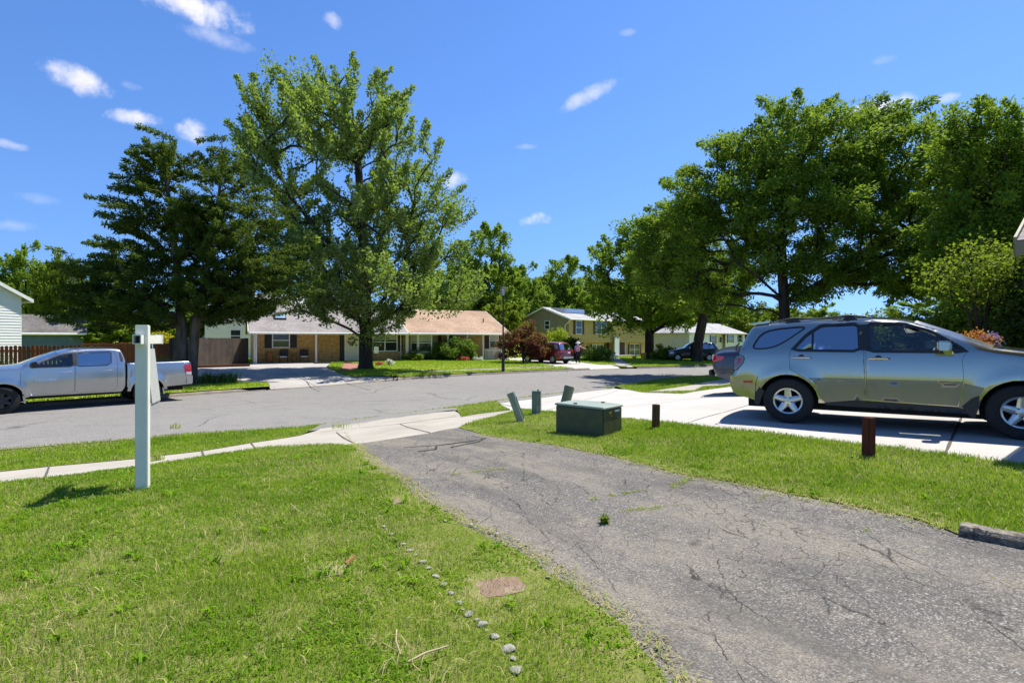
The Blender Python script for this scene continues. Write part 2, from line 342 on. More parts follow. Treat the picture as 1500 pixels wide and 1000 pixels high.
# ------------------------------------------------------------------ palette
MAT = dict(
 asphalt=m_asphalt_drive(), road=m_road(),
 walk=m_concrete('old_concrete', (.37,.34,.285), (.30,.275,.225), .4),
 drive=m_concrete('pale_concrete', (.43,.41,.375), (.37,.35,.315), .22, .7),
 pad=m_concrete('grey_concrete', (.38,.36,.33), (.29,.275,.25), .4),
 kerb=m_concrete('kerb_concrete', (.33,.28,.21), (.22,.185,.14), .5, 2.5),
 lawn=m_ground('lawn_soil', [(.12,.17,.02),(.19,.21,.045),(.30,.265,.12),(.07,.09,.015)], 2.2, 30),
 farlawn=m_ground('far_lawn', [(.20,.255,.022),(.26,.31,.035),(.34,.33,.08),(.13,.18,.016)], .6, 18),
 mulch=m_ground('mulch', [(.045,.028,.018),(.075,.045,.026),(.12,.07,.04),(.02,.014,.01)], 3, 40),
 soil=m_ground('bare_soil', [(.36,.31,.17),(.27,.24,.12),(.42,.37,.23),(.17,.15,.07)], 3, 40),
 brickpath=m_ground('brick_path', [(.34,.15,.11),(.26,.12,.09),(.40,.24,.19),(.18,.10,.08)], 3, 30),
 white=M('white_paint', (.80,.80,.78), (.74,.74,.71), 3, .45), cream=M('cream_siding', (.78,.73,.63), (.72,.67,.57), 2, .6),
 whiteside=M('white_siding', (.80,.80,.78), (.74,.745,.73), 1.5, .5),
 signgrey=M('sign_grey', (.40,.41,.38), (.36,.37,.34), 5, .5), lampsmoke=M('smoked_lamp', (.20,.19,.19), (.12,.115,.115), 20, .1, spec=.8, coat=1), vinyl=M('white_vinyl', (.74,.73,.64), (.66,.66,.56), 2.5, .38, bump=.001, bscale=30),
 shutter=M('dark_shutter', (.028,.027,.030), (.02,.02,.022), 4, .6), brownshut=M('brown_shutter', (.07,.028,.022), (.05,.02,.016), 4, .6),
 black=M('black_metal', (.012,.012,.013), (.02,.02,.02), 8, .4, spec=.5), rubber=M('rubber', (.014,.014,.014), (.028,.027,.025), 25, .85, bump=.002),
 blackplastic=M('black_plastic', (.022,.022,.024), (.03,.03,.03), 12, .5),
 alu=M('cast_alloy', (.68,.68,.67), (.55,.55,.54), 9, .28, metal=.85), chrome=M('chrome', (.85,.85,.86), (.8,.8,.8), 9, .08, metal=1),
 darkin=M('dark_interior', (.012,.012,.013), (.018,.018,.018), 5, .9), seat=M('grey_seat', (.34,.32,.28), (.28,.26,.23), 12, .8),
 redlamp=M('red_lamp', (.52,.015,.018), (.40,.01,.012), 14, .15, spec=.6, coat=1), clearlamp=M('clear_lamp', (.75,.75,.76), (.55,.55,.57), 20, .1, spec=.7, coat=1),
 amber=M('amber_lamp', (.7,.25,.03), (.6,.2,.02), 14, .2, coat=1),
 pane=M('window_pane', (.014,.018,.02), (.03,.036,.04), .9, .06, spec=.7), curtain=M('curtain', (.42,.42,.38), (.32,.32,.29), 4, .5, spec=.6),
 brick=m_brick('tan_brick', (.62,.39,.13), (.46,.25,.085), (.38,.31,.19)),
 shingrey=m_shingle('grey_shingles', (.36,.33,.31), (.26,.235,.22), (.17,.155,.145)),
 shinpink=m_shingle('pink_tan_shingles', (.48,.34,.235), (.385,.265,.18), (.27,.18,.12)),
 shindark=m_shingle('weathered_shingles', (.20,.185,.165), (.14,.13,.115), (.09,.085,.08)),
 shinpale=m_shingle('pale_shingles', (.46,.45,.43), (.38,.37,.35), (.29,.28,.27)),
 tan=M('tan_siding', (.47,.335,.105), (.41,.29,.09), 1.6, .65), taupeandshade=M('taupe_and_shaded_siding', (.26,.22,.135), (.22,.185,.115), 1.6, .65),
 greyandshade=M('grey_and_shaded_siding', (.40,.43,.42), (.35,.38,.37), 1.6, .6), blueside=M('blue_siding', (.075,.135,.175), (.06,.11,.145), 1.6, .6),
 redfence=m_grain('red_cedar_boards', (.24,.075,.028), (.155,.045,.018), (.10,.03,.014)), greyfence=m_grain('weathered_boards', (.105,.08,.06), (.06,.046,.036), (.03,.024,.02)),
 redpost=m_grain('red_stained_wood', (.13,.035,.018), (.075,.02,.012), (.035,.014,.01)), brownpost=m_grain('brown_wood', (.16,.075,.028), (.09,.042,.02), (.04,.02,.012)),
 bark=M('bark', (.075,.058,.045), (.028,.022,.018), 5, .95, bump=.03, bscale=14, spec=.15, stretch=(1,1,.22)), barkgrey=M('cedar_bark', (.17,.145,.12), (.065,.052,.043), 6, .95, bump=.03, bscale=16, spec=.15, stretch=(1,1,.15)),
 utility=M('green_painted_steel', (.078,.088,.040), (.045,.052,.026), 5, .5, spec=.4, bump=.001, bscale=60), utilitytop=M('faded_green_lid', (.25,.29,.23), (.20,.245,.19), 3, .45, spec=.5),
 pedestal=M('faded_green_plastic', (.27,.30,.235), (.22,.255,.195), 5, .5), pedestal2=M('grey_green_plastic', (.17,.205,.16), (.13,.165,.13), 5, .45), pedestal3=M('dull_green_plastic', (.15,.175,.10), (.115,.14,.08), 5, .5),
 stone=M('pale_stone', (.30,.285,.245), (.17,.16,.135), 18, .9, bump=.01, bscale=40), stonedark=M('rough_kerb_stone', (.27,.235,.18), (.055,.048,.038), 22, .95, bump=.02, bscale=40),
 paver=m_ground('red_paver', [(.33,.22,.16),(.27,.18,.13),(.40,.32,.22),(.19,.13,.09)], 6, 60),
 yellow=M('yellow_plastic', (.72,.42,.012), (.62,.35,.01), 4, .5), terracotta=M('terracotta', (.30,.12,.05), (.22,.085,.035), 6, .8),
 cushion=M('white_cushion', (.72,.70,.66), None, 6, .9), straw=M('dry_stick', (.42,.34,.22), (.30,.23,.14), 20, .9),
 lampglass=M('frosted_lamp_glass', (.62,.62,.60), (.5,.5,.49), 6, .25, spec=.5), solar=M('solar_panel', (.10,.115,.15), (.08,.09,.12), 3, .12, spec=.7), skyl=M('skylight_glass', (.30,.42,.55), (.2,.3,.42), 3, .08, spec=.8),
 doorcream=M('cream_door', (.74,.68,.56), (.68,.62,.50), 3, .45), bluedoor=M('blue_paint', (.05,.22,.50), (.04,.18,.42), 3, .5),
)
MAT['glassdark'] = m_glass('tinted_glass', (.035,.045,.05), 9); MAT['glass'] = m_glass('clear_car_glass', (.50,.58,.56), 1.7)
MAT['grass'] = m_leaf('grass_blades', (.125,.265,.012), (.315,.46,.026), trans=.42, rough=.55, extra=(.50,.43,.20), extra_at=.90)
def paint(n, c, **k): MAT[n] = m_paint(n, c, **k)
paint('suvpaint', (.42,.41,.345), metal=.93, rough=.14); paint('suvlower', (.215,.205,.165), metal=.6, rough=.36); paint('silver', (.44,.455,.46), metal=.9, rough=.22); paint('maroon', (.16,.008,.014), metal=.3); paint('navy', (.012,.02,.05), metal=.3); paint('blackpaint', (.012,.012,.014), metal=.2)

# ------------------------------------------------------------------ near side: one constrained triangulation sorted into surfaces
DRIVE_A = pts([(510,651),(628,634),(650,629),(671,626)]) + pts([(703,635),(751,643),(799,649.5),(842,657),(879,664.5),(917,673),(1005,695),(1100,711),(1152,722),(1252,741),(1324,755),(1380,772),(1404,783),(1500,803),(1700,852),(2100,960)]) + [(5.6,-3.0),(1.3,-3.0)] + pts([(1180,1300),(1060,1130),(1000,1040),(973,996),(943,958),(897,909),(852,878),(806,844),(757,800),(715,783),(673,764),(635,738),(597,713),(552,684)])
def ragged(P, amp, seed):
    r = random.Random(seed); Q = resample(P, .09, False); k = 0; out = []
    for i, p in enumerate(Q):
        k = .72*k + r.gauss(0, amp); out.append((p[0] + k*.8, p[1] + k*.6))
    return out
_i = len(DRIVE_A) - 14; LEFT = ragged(DRIVE_A[_i+2:] + [DRIVE_A[0]], .017, 3); RIGHT = ragged(DRIVE_A[4:16], .011, 5)[1:]; DRIVE_A = DRIVE_A[1:5] + RIGHT + DRIVE_A[16:_i+2] + LEFT
_q = [p for p in DRIVE_A]
# the sidewalk and the apron in front of the asphalt drive
WALK_L = pts([(-500,776),(-200,736),(0,708),(200,684.5),(296,669.5),(400,655),(480,651),(510,651),(628,634),(671,626),(698,617),(746,604),(767,599)])[::1] + pts([(747,600.5),(700,606),(676,610.5),(668,597.5)]) + pts([(640,599),(560,609),(470,622)]) + pts([(455,630),(440,637.5),(368,648.5),(296,660.5),(200,671.5),(72,683),(0,690.5),(-200,716),(-500,752)])
SD = Vector((.77,-.64)); e0 = at(1300,655)
DRIVE_N = pts([(728,587),(800,578),(870,569),(903,566)]) + pts([(917,570),(946,575),(1000,576.5),(1017,573.5)]) + [(7.2,17.2),(9.3,14.3),(9.3+.77*14,14.3-.64*14)] + [(e0[0]+.77*14,e0[1]-.64*14),(e0[0]+.77*3,e0[1]-.64*3)] + pts([(1500,681),(1300,655),(1050,628),(913,612),(850,606.5),(795,602),(767,599),(747,600.5)])
WALK_R = pts([(946,574.5),(965,571),(1023,561.5),(1045,557)]) + [(13.5,26.5),(26,33),(60,41),(60,39.5),(27,31.6),(14.5,25)] + pts([(1050,565),(1031,566),(1017,572)])
BARE = [[at(x+dx*r, y+dy*r*.42) for dx, dy in [(math.cos(a), math.sin(a)) for a in np.linspace(0, 6.28, 14)[:-1]]] for x, y, r in [(490,836,34),(735,860,50),(572,734,24)]]
BORDER_N = NEAR + [(110,-40),(-60,-40)]
def in_win(P, x0, x1, y0, y1): return [p for p in P if x0 <= p[0] <= x1 and y0 <= p[1] <= y1]
def grid(x0, x1, y0, y1, h, keep=None):
    gx, gy = np.meshgrid(np.arange(x0, x1, h), np.arange(y0, y1, h)); gx = gx + (np.arange(gx.shape[0]) % 2)[:,None]*h/2
    gx = gx.ravel() + RNG.uniform(-.08, .08, gx.size)*h; gy = gy.ravel() + RNG.uniform(-.08, .08, gy.size)*h
    return np.stack([gx, gy], 1)
def surfaces(border, loops, classify, zf, extra, dz):
    """triangulate once, then sort triangles by class; each class is its own sheet"""
    V, T = cdt([(resample(border, .8), True)] + [(resample(l, .35), True) for l in loops], extra)
    c = V[T].mean(1); ok = inside(border, c[:,0], c[:,1]); T = T[ok]; c = c[ok]
    k = classify(c[:,0], c[:,1]); z = zf(V[:,0], V[:,1]); out = {}; dd = polydist(FAR if zf is zF else NEAR, V[:,0], V[:,1]); fall = (.105 if zf is zF else .085)*(1 - ss(0, 1.5, dd))
    a = V[T]; sgn = (a[:,1,0]-a[:,0,0])*(a[:,2,1]-a[:,0,1]) - (a[:,1,1]-a[:,0,1])*(a[:,2,0]-a[:,0,0])
    T[sgn < 0] = T[sgn < 0][:, ::-1]
    for name in set(k):
        t = T[k == name]; u, inv = np.unique(t, return_inverse=True)
        out[name] = (np.column_stack([V[u], z[u] + dz.get(name, 0) - (fall[u] if name in ('pad', 'driver', 'drive', 'walk' if zf is zN else 'driver') else 0)]), inv.reshape(-1, 3))
    return out
def cls(order):
    def f(X, Y):
        r = np.full(X.shape, 'lawn', object)
        for name, P in order:
            r[inside(P, X, Y)] = name
        return r
    return f
g1 = grid(-13, 13, -2, 22, .3); g2 = grid(-60, 60, -35, 46, 2.2)
g2 = g2[~((np.abs(g2[:,0]) < 13) & (g2[:,1] > -2) & (g2[:,1] < 22))]
NS = surfaces(BORDER_N, [DRIVE_A, WALK_L, DRIVE_N, WALK_R], cls([('walkr', WALK_R), ('drive', DRIVE_N), ('walk', WALK_L), ('asphalt', DRIVE_A)]), zN, np.concatenate([g1, g2]), {'lawn': .006, 'asphalt': -.003, 'walk': -.002})
def sheet(name, key, src, mat, smooth=True):
    V, T = src[key]; o = mesh_obj(name, V, T, mat, None, smooth); o['kind'] = 'structure'; return o
sheet('lawn', 'lawn', NS, MAT['lawn']); sheet('driveway_asphalt', 'asphalt', NS, MAT['asphalt']); sheet('sidewalk', 'walk', NS, MAT['walk'])
sheet('sidewalk', 'walkr', NS, MAT['walk']); sheet('driveway_concrete', 'drive', NS, MAT['drive'])

# ------------------------------------------------------------------ far side
def offset_pl(P, d):
    Q = []
    for i, p in enumerate(P):
        a = P[max(i-1, 0)]; b = P[min(i+1, len(P)-1)]; t = Vector((b[0]-a[0], b[1]-a[1])).normalized()
        Q.append((p[0]-t.y*d, p[1]+t.x*d))
    return Q
def cut(P, x0, x1): return [p for p in P if x0 < p[0] < x1]
F1, F2 = offset_pl(FAR, 1.9), offset_pl(FAR, 3.1)
PAD = pts([(402,571.5),(560,561.5),(600,554.5),(575,551),(520,552),(500,548),(478,538)], zF) + [(-14.6,43),(-24.5,37)] + pts([(268,545),(292,556.5),(345,559.5),(392,561.5)], zF)
WALK_F = cut(F1, -7.2, 9.5) + cut(F2, -7.2, 9.5)[::-1]
WALK_F2 = cut(F1, -60, -13) + cut(F2, -60, -13)[::-1]
PATH = pts([(497,546.5),(524,541),(531,533),(505,531)], zF)
BED = pts([(262,566),(345,561.5),(350,556),(318,550),(262,553)], zF)
DRIVE_R = pts([(866,542.2),(925,540.6),(905,536.3),(880,534),(846,530)], zF) + [(2.5,58),(-3,52)] + pts([(768,529)], zF)
WALK_Y = pts([(905,536),(930,538),(915,529),(905,524),(893,526)], zF)
BORDER_F = FAR + [(110,170),(-110,170),(-110,-9)]
gf = grid(-34, 26, 16, 62, 1.0); gf2 = grid(-105, 105, 0, 165, 5.0)
gf2 = gf2[~((gf2[:,0] > -34) & (gf2[:,0] < 26) & (gf2[:,1] > 16) & (gf2[:,1] < 62))]
FS = surfaces(BORDER_F, [PAD, WALK_F, WALK_F2, PATH, BED, DRIVE_R, WALK_Y], cls([('walk', WALK_F), ('walk2', WALK_F2), ('path', PATH), ('driver', DRIVE_R), ('walky', WALK_Y), ('pad', PAD), ('bed', BED)]), zF, np.concatenate([gf, gf2]), {'lawn': .03})
sheet('far_lawn', 'lawn', FS, MAT['farlawn']); sheet('driveway_pad', 'pad', FS, MAT['pad']); sheet('sidewalk', 'walk', FS, MAT['walk']); sheet('sidewalk', 'walk2', FS, MAT['walk'])
sheet('garden_path', 'path', FS, MAT['brickpath']); sheet('planting_bed', 'bed', FS, MAT['mulch']); sheet('driveway_concrete', 'driver', FS, MAT['drive']); sheet('garden_path', 'walky', FS, MAT['walk'])
# road sheet, a little under the kerbs, and the ground to the horizon
RB = offset_pl(NEAR, -.25) + offset_pl(FAR, .25)[::-1]
gr = np.concatenate([grid(-25, 30, 4, 46, 1.2), grid(-60, 110, -20, 62, 6)])
V, T = cdt([(resample(RB, 1.0), True)], gr); c = V[T].mean(1); T = T[inside(RB, c[:,0], c[:,1])]
a = V[T]; sg = (a[:,1,0]-a[:,0,0])*(a[:,2,1]-a[:,0,1]) - (a[:,1,1]-a[:,0,1])*(a[:,2,0]-a[:,0,0]); T[sg < 0] = T[sg < 0][:, ::-1]
tag(mesh_obj('road', np.column_stack([V, zR(V[:,0], V[:,1])]), T, MAT['road'], None, True), kind='structure')
mb = MB(); R = [-3000,-600,-200,-100,0,100,200,600,3000]; RY = [-3000,-600,-100,0,40,60,80,98,170,600,3000]
mb.v = [(x, y, float(gfar(y)) - .95) for y in RY for x in R]; nx = len(R)
mb.f = [(j*nx+i, j*nx+i+1, (j+1)*nx+i+1, (j+1)*nx+i) for j in range(len(RY)-1) for i in range(nx-1)]
tag(mb.build('ground', MAT['farlawn'], fix=False), kind='structure')

# kerbs: a rounded profile swept along the road edge
def kerb(P, side, h=.13, w=.16, gut=.0, lift=None):
    P = resample(P, .5, False); prof = [(-.04,-.12),(-.03,h*.55),(.0,h*.85),(.035,h),(w,h+.006),(w,-.12)]
    V = []; F = []; n = len(prof)
    for i, p in enumerate(P):
        a = P[max(i-1, 0)]; b = P[min(i+1, len(P)-1)]; t = Vector((b[0]-a[0], b[1]-a[1])).normalized(); q = Vector((-t.y, t.x))*side
        z = -.6 + float(gfar(p[1])); f = 1 if lift is None else lift(i/(len(P)-1))
        wob = random.uniform(-.008, .008)
        for o, zz in prof: V.append((p[0]+q.x*(o+wob), p[1]+q.y*(o+wob), z + (zz*f if zz > 0 else zz) + .004))
    for i in range(len(P)-1):
        for k in range(n-1): F.append((i*n+k, i*n+k+1, (i+1)*n+k+1, (i+1)*n+k))
    o = MB().add(V, F).build('kerb', MAT['kerb'], smooth=True); o['kind'] = 'structure'; return o
def seg_between(P, x0, x1): return [p for p in resample(P, .3, False) if x0 < p[0] < x1]
dip = lambda t: .25 + .75*min(1, min(t, 1-t)*9)
kerb(seg_between(FAR, -60, lvl(398,571,-.6)[0]), 1, lift=lambda t: 1 if t < .985 else .25)
kerb(seg_between(FAR, lvl(398,571,-.6)[0], lvl(548,558,-.6)[0]), 1, lift=lambda t: .25)
kerb(seg_between(FAR, lvl(548,558,-.6)[0], lvl(866,541.3,-.6)[0]), 1, lift=lambda t: .25+.75*min(1, t*9))
kerb(seg_between(FAR, lvl(866,541.3,-.6)[0], lvl(930,539.6,-.6)[0]), 1, lift=lambda t: .25)
kerb(seg_between(FAR, lvl(930,539.6,-.6)[0], 100), 1)
kerb(seg_between(NEAR, -60, at(462,624)[0]), -1)
kerb(seg_between(NEAR, at(668,598)[0], at(728,590)[0]), -1, h=.08)
kerb(seg_between(NEAR, at(903,568)[0], 100), -1)
# control joints in the concrete, thin dark strips lying on the slab
def strip(name, P, w, mat, zf=zN, dz=.004):
    P = resample(P, .25, False); V = []; F = []
    for i, p in enumerate(P):
        a = P[max(i-1, 0)]; b = P[min(i+1, len(P)-1)]; t = Vector((b[0]-a[0], b[1]-a[1])).normalized(); ww = w*random.uniform(.6, 1.3)
        for s in (-1, 1):
            x, y = p[0]-t.y*s*ww/2, p[1]+t.x*s*ww/2; V.append((x, y, float(zf(x, y)) + dz))
    for i in range(len(P)-1): F.append((2*i, 2*i+1, 2*i+3, 2*i+2))
    o = MB().add(V, F).build(name, mat); o['kind'] = 'structure'
    if o.data.polygons[0].normal.z < 0: o.data.flip_normals()
    return o
JM = M('joint_dirt', (.10,.09,.07), (.06,.055,.045), 20, .95)
for l, w in [([(493,633),(518,648.5)],.03),([(586,621),(630,633.5)],.03),([(470,632),(586,620.5),(668,609.5)],.03),([(200,671.5),(203,684)],.025),([(296,661),(299,669)],.025),([(72,683),(66,699)],.025),([(368,649),(375,657)],.025),
             ([(1384,666),(1408,612),(1420,596)],.03),([(913,596),(1000,586),(1060,580)],.02),([(1000,622),(1060,604),(1100,592)],.015),([(800,601),(905,572)],.02),([(735,591),(765,598)],.03)]:
    strip('slab_joint', pts(l), w, JM)
for l, w in [([(545,567),(492,552)],.04),([(470,569),(440,553),(415,541)],.04),([(360,549),(500,549)],.04)]: strip('slab_joint', pts(l, zF), w, JM, zF)
# an older patch of asphalt, cracked free at its edge, near the apron
def patch_sheet(name, P, mat, dz, zf=zN, h=.12):
    lo = np.min(P, 0); hi = np.max(P, 0); V, T = cdt([(resample(P, h), True)], grid(lo[0], hi[0], lo[1], hi[1], h))
    c = V[T].mean(1); T = T[inside(P, c[:,0], c[:,1])]
    a = V[T]; sg = (a[:,1,0]-a[:,0,0])*(a[:,2,1]-a[:,0,1]) - (a[:,1,1]-a[:,0,1])*(a[:,2,0]-a[:,0,0]); T[sg < 0] = T[sg < 0][:, ::-1]
    o = mesh_obj(name, np.column_stack([V, zf(V[:,0], V[:,1]) + dz]), T, mat, None, True); o['kind'] = 'structure'; return o
for l in [[(592,655),(640,652),(638,658),(612,661)],[(642,652),(690,646),(712,641),(700,647),(660,655)]]:
    strip('asphalt_crack', pts(l), .035, M('crack_shadow', (.02,.02,.02), None, 10, .95))
_c = np.mean(BARE[0], 0); patch_sheet('bare_soil', [tuple(_c + (np.array(p)-_c)*random.uniform(.45,.95)) for p in resample(BARE[0], .03)], MAT['soil'], .010, h=.03)
kerb(seg_between(NEAR, at(462,624)[0], at(668,598)[0]), -1, h=.028); kerb(seg_between(NEAR, at(728,590)[0], at(903,568)[0]), -1, h=.028)

# ------------------------------------------------------------------ grass: every blade is two bent faces
def scatter(V, T, dens, keep=None):
    a, b, c = V[T[:,0]], V[T[:,1]], V[T[:,2]]
    area = .5*np.linalg.norm(np.cross(b-a, c-a), axis=1); m = (a+b+c)/3
    n = RNG.poisson(area*dens(m[:,0], m[:,1])); i = np.repeat(np.arange(len(T)), n)
    r1 = np.sqrt(RNG.random(len(i))); r2 = RNG.random(len(i))
    P = a[i]*(1-r1)[:,None] + b[i]*(r1*(1-r2))[:,None] + c[i]*(r1*r2)[:,None]
    return P if keep is None else P[keep(P)]
def vnoise(X, Y, s, seed):
    """smooth value noise"""
    g = np.random.default_rng(seed).random((64, 64)); x = X/s; y = Y/s
    i = np.floor(x).astype(int); j = np.floor(y).astype(int); u = x-i; v = y-j; u = u*u*(3-2*u); v = v*v*(3-2*v)
    q = lambda a, b: g[a % 64, b % 64]
    return (q(i,j)*(1-u)+q(i+1,j)*u)*(1-v) + (q(i,j+1)*(1-u)+q(i+1,j+1)*u)*v
def blades(P, h, w, tint, lean=.55):
    n = len(P); ang = RNG.random(n)*2*PI; la = RNG.random(n)*2*PI
    lean = np.abs(RNG.normal(lean, .3, n)); hh = h*RNG.uniform(.55, 1.25, n)
    d = np.stack([np.cos(la), np.sin(la), np.zeros(n)], 1); s = np.stack([np.cos(ang), np.sin(ang), np.zeros(n)], 1)*(w*RNG.uniform(.7, 1.4, n))[:,None]*.5
    up = np.array([0,0,1.]); b = P - up*.006
    m = b + up*(hh*.55)[:,None] + d*(hh*.22*lean)[:,None]; t = b + up*(hh*np.clip(1-.28*lean, .25, 1))[:,None] + d*(hh*.8*lean)[:,None]
    V = np.stack([b-s, b+s, m+s*.8, m-s*.8, t], 1).reshape(-1, 3); k = np.arange(n)*5
    return V, np.stack([k, k+1, k+2, k+3], 1), np.stack([k+3, k+2, k+4], 1), np.repeat(tint, 5)
LV, LT = NS['lawn']; LT2 = LT[(LV[LT].mean(1)[:,1] > 1.2) & (LV[LT].mean(1)[:,1] < 36) & (np.abs(LV[LT].mean(1)[:,0]) < 26)]
fr = lambda X, Y: (np.abs(X) < Y*1.06 + 1.2)
def dens(X, Y):
    d = np.hypot(X, Y); f = np.where(d < 4, 13500, np.where(d < 6, 9500, np.where(d < 9, 5200, np.where(d < 14, 2100, 700))))
    return np.where(fr(X, Y), f, f*.02)
P = scatter(LV, LT2, dens); X, Y = P[:,0], P[:,1]; d = np.hypot(X, Y)
bare = np.zeros(len(P))
for l in BARE:
    cx, cy = np.mean(l, 0); rr = np.hypot(*(np.array(l[0]) - (cx, cy)))
    bare = np.maximum(bare, 1 - ss(.75, 1.15, np.hypot(X-cx, Y-cy)/rr + .5*(vnoise(X, Y, .09, 3)-.5)))
edgeA = polydist(DRIVE_A, X, Y)
dry = np.clip(1.6*(vnoise(X, Y, .8, 5)*.45 + vnoise(X, Y, .23, 6)*.35 + vnoise(X, Y, 2.7, 8)*.35) - .62, 0, 1)
strip_l = (X < 1.2) & (edgeA < .9); dry = np.clip(dry + np.where(strip_l, .30*(1-edgeA/.9), 0), 0, 1)
for l in BARE:
    cx, cy = np.mean(l, 0); rr = np.hypot(*(np.array(l[0]) - (cx, cy))); dry = np.clip(dry + .8*(1-ss(.9, 1.5, np.hypot(X-cx, Y-cy)/rr)), 0, 1)
keep = (RNG.random(len(P)) > bare*.86) & (RNG.random(len(P)) > np.where(edgeA < .14, .5*vnoise(X, Y, .12, 41)*2, 0)) & (RNG.random(len(P)) > .45*dry)
P, X, Y, d, dry, edgeA = P[keep], X[keep], Y[keep], d[keep], dry[keep], edgeA[keep]
lush = vnoise(X, Y, 1.1, 11)*.6 + vnoise(X, Y, .35, 12)*.4
hgt = (.028 + .036*lush + np.where((X > 2.2) & (Y < 9), .014, 0))*np.where(edgeA < .25, .75, 1) * np.where(X < 0, np.clip(.75 + d*.045, .8, 1.15), 1)
wid = .0033*np.maximum(1, d/4.2)
tint = np.clip((vnoise(X, Y, .6, 21)-.5)*.75 + (vnoise(X, Y, .14, 22)-.5)*.65 + (RNG.random(len(P))-.5)*.5 + .42, 0, .88); tint[RNG.random(len(P)) < .035 + .42*dry] = 1.0
G = [blades(P, hgt, wid, tint)]
# clover and broad weeds between the blades, close to the viewer
P2 = scatter(LV, LT2, lambda X, Y: np.where(fr(X, Y) & (np.hypot(X, Y) < 6) & (X < 1.6), 1900, 0)); k = vnoise(P2[:,0], P2[:,1], .45, 31) > .55; P2 = P2[k]
G.append(blades(P2 + np.array([0,0,.012]), np.full(len(P2), .024), np.full(len(P2), .010), np.clip(RNG.random(len(P2))*.5, 0, .8), 1.5))
# broad-leaved weeds in rosettes, darker clover patches and dead straw lying in the sward
P4 = scatter(LV, LT2, lambda X, Y: np.where(fr(X, Y) & (np.hypot(X, Y) < 8), 5.5, 0)); n = 9; q = np.repeat(P4, n, 0) + np.column_stack([RNG.normal(0, .014, (len(P4)*n, 2)), np.full(len(P4)*n, .012)])
G.append(blades(q, np.repeat(RNG.uniform(.045, .085, len(P4)), n), np.repeat(RNG.uniform(.012, .022, len(P4)), n), np.repeat(RNG.random(len(P4))*.35, n), 1.35))
P5 = scatter(LV, LT2, lambda X, Y: np.where(fr(X, Y) & (np.hypot(X, Y) < 7), 110, 0)); k = vnoise(P5[:,0], P5[:,1], .5, 61) > .42; P5 = P5[k]
G.append(blades(P5 + np.array([0,0,.024]), np.full(len(P5), .055), np.full(len(P5), .0045), np.full(len(P5), 1.0), 2.4))
P6 = scatter(LV, LT2, lambda X, Y: np.where(fr(X, Y) & (np.hypot(X, Y) < 9) & (vnoise(X, Y, .55, 63) > .6), 2600, 0)); k = vnoise(P6[:,0], P6[:,1], .3, 64) > .5; P6 = P6[k]
G.append(blades(P6 + np.array([0,0,.010]), np.full(len(P6), .036), np.full(len(P6), .008), RNG.random(len(P6))*.15, 1.2))
# the far lawns, thinner
FV, FT = FS['lawn']; cm = FV[FT].mean(1); FT2 = FT[(cm[:,1] < 62) & (cm[:,0] > -34) & (cm[:,0] < 26)]
P3 = scatter(FV, FT2, lambda X, Y: np.where(fr(X, Y), np.where(Y < 32, 320, np.where(Y < 45, 150, 60)), 0))
G.append(blades(P3, np.full(len(P3), .085), .016*np.maximum(1, P3[:,1]/26), np.where(RNG.random(len(P3)) < .06, 1.0, np.clip(.35 + .5*RNG.random(len(P3)), 0, .85)), .5))
# dead clippings and straw blown against the asphalt edge, lying flat
Le = np.array(resample(LEFT, .01, False)); i = RNG.integers(0, len(Le), 2600); q = Le[i] + RNG.normal(0, .05, (2600,2)) + np.array([.05,.03])
G.append(blades(np.column_stack([q, zN(q[:,0], q[:,1]) + .008]), np.full(2600, .035), np.full(2600, .005), np.where(RNG.random(2600) < .85, 1.0, .6), 2.6))
Re = np.array(resample(RIGHT, .01, False)); i = RNG.integers(0, len(Re), 3200); q = Re[i] + RNG.normal(0, .035, (3200,2)) + np.array([.03,.03])
G.append(blades(np.column_stack([q, zN(q[:,0], q[:,1])]), np.full(3200, .042)*np.where(vnoise(q[:,0], q[:,1], .22, 55) > .5, 1.35, .7), np.full(3200, .005), np.where(RNG.random(3200) < .30, 1.0, RNG.random(3200)*.8), 1.1))
i = RNG.integers(0, len(Re), 1500); q = Re[i] + RNG.normal(0, .045, (1500,2)) - np.array([.03,.03])
G.append(blades(np.column_stack([q, zN(q[:,0], q[:,1]) + .008]), np.full(1500, .034), np.full(1500, .005), np.where(RNG.random(1500) < .85, 1.0, .6), 2.6))
# tufts in the driveway cracks and along slab joints
def along(l, n, wdt, zf=zN):
    Q = np.array(resample(pts(l), .02, False)); i = RNG.integers(0, len(Q), n); q = Q[i] + RNG.normal(0, wdt, (n, 2))
    return np.column_stack([q, zf(q[:,0], q[:,1])])
TU = [([(868,731),(884,727),(917,721)],260,.022),([(917,721),(950,718)],60,.015),([(915,748),(940,745),(990,740)],170,.02),([(983,713),(1003,704),(1016,697)],170,.028),([(660,694),(700,690),(738,686)],150,.018),([(1105,731),(1125,727),(1138,722)],60,.02),
      ([(1264,778),(1275,775)],16,.02),([(1438,841),(1446,844)],30,.015),([(505,633),(518,648)],120,.02),([(560,650),(600,653),(640,650)],40,.02),([(632,733),(700,776),(760,806)],130,.06),([(820,852),(880,900)],90,.05)]
for l, n, w in TU:
    q = along(l, int(n*1.3), w); n = len(q); k = vnoise(q[:,0], q[:,1], .07, 77) > .38; q = q[k]; n = len(q)
    G.append(blades(q, .010 + .028*vnoise(q[:,0], q[:,1], .10, 78), np.full(n, .006), np.where(RNG.random(n) < .5, 1.0, RNG.random(n)*.8), 1.5))
for cx, cy, n, s in [(228,674,60,.05),(258,627,40,.06),(480,665,30,.04),(500,626,40,.1)]:
    p = np.array(at(cx, cy)); q = p + RNG.normal(0, s, (n, 2)); G.append(blades(np.column_stack([q, zN(q[:,0], q[:,1])]), np.full(n, .13), np.full(n, .012), np.where(RNG.random(n) < .5, .95, .6), .5))
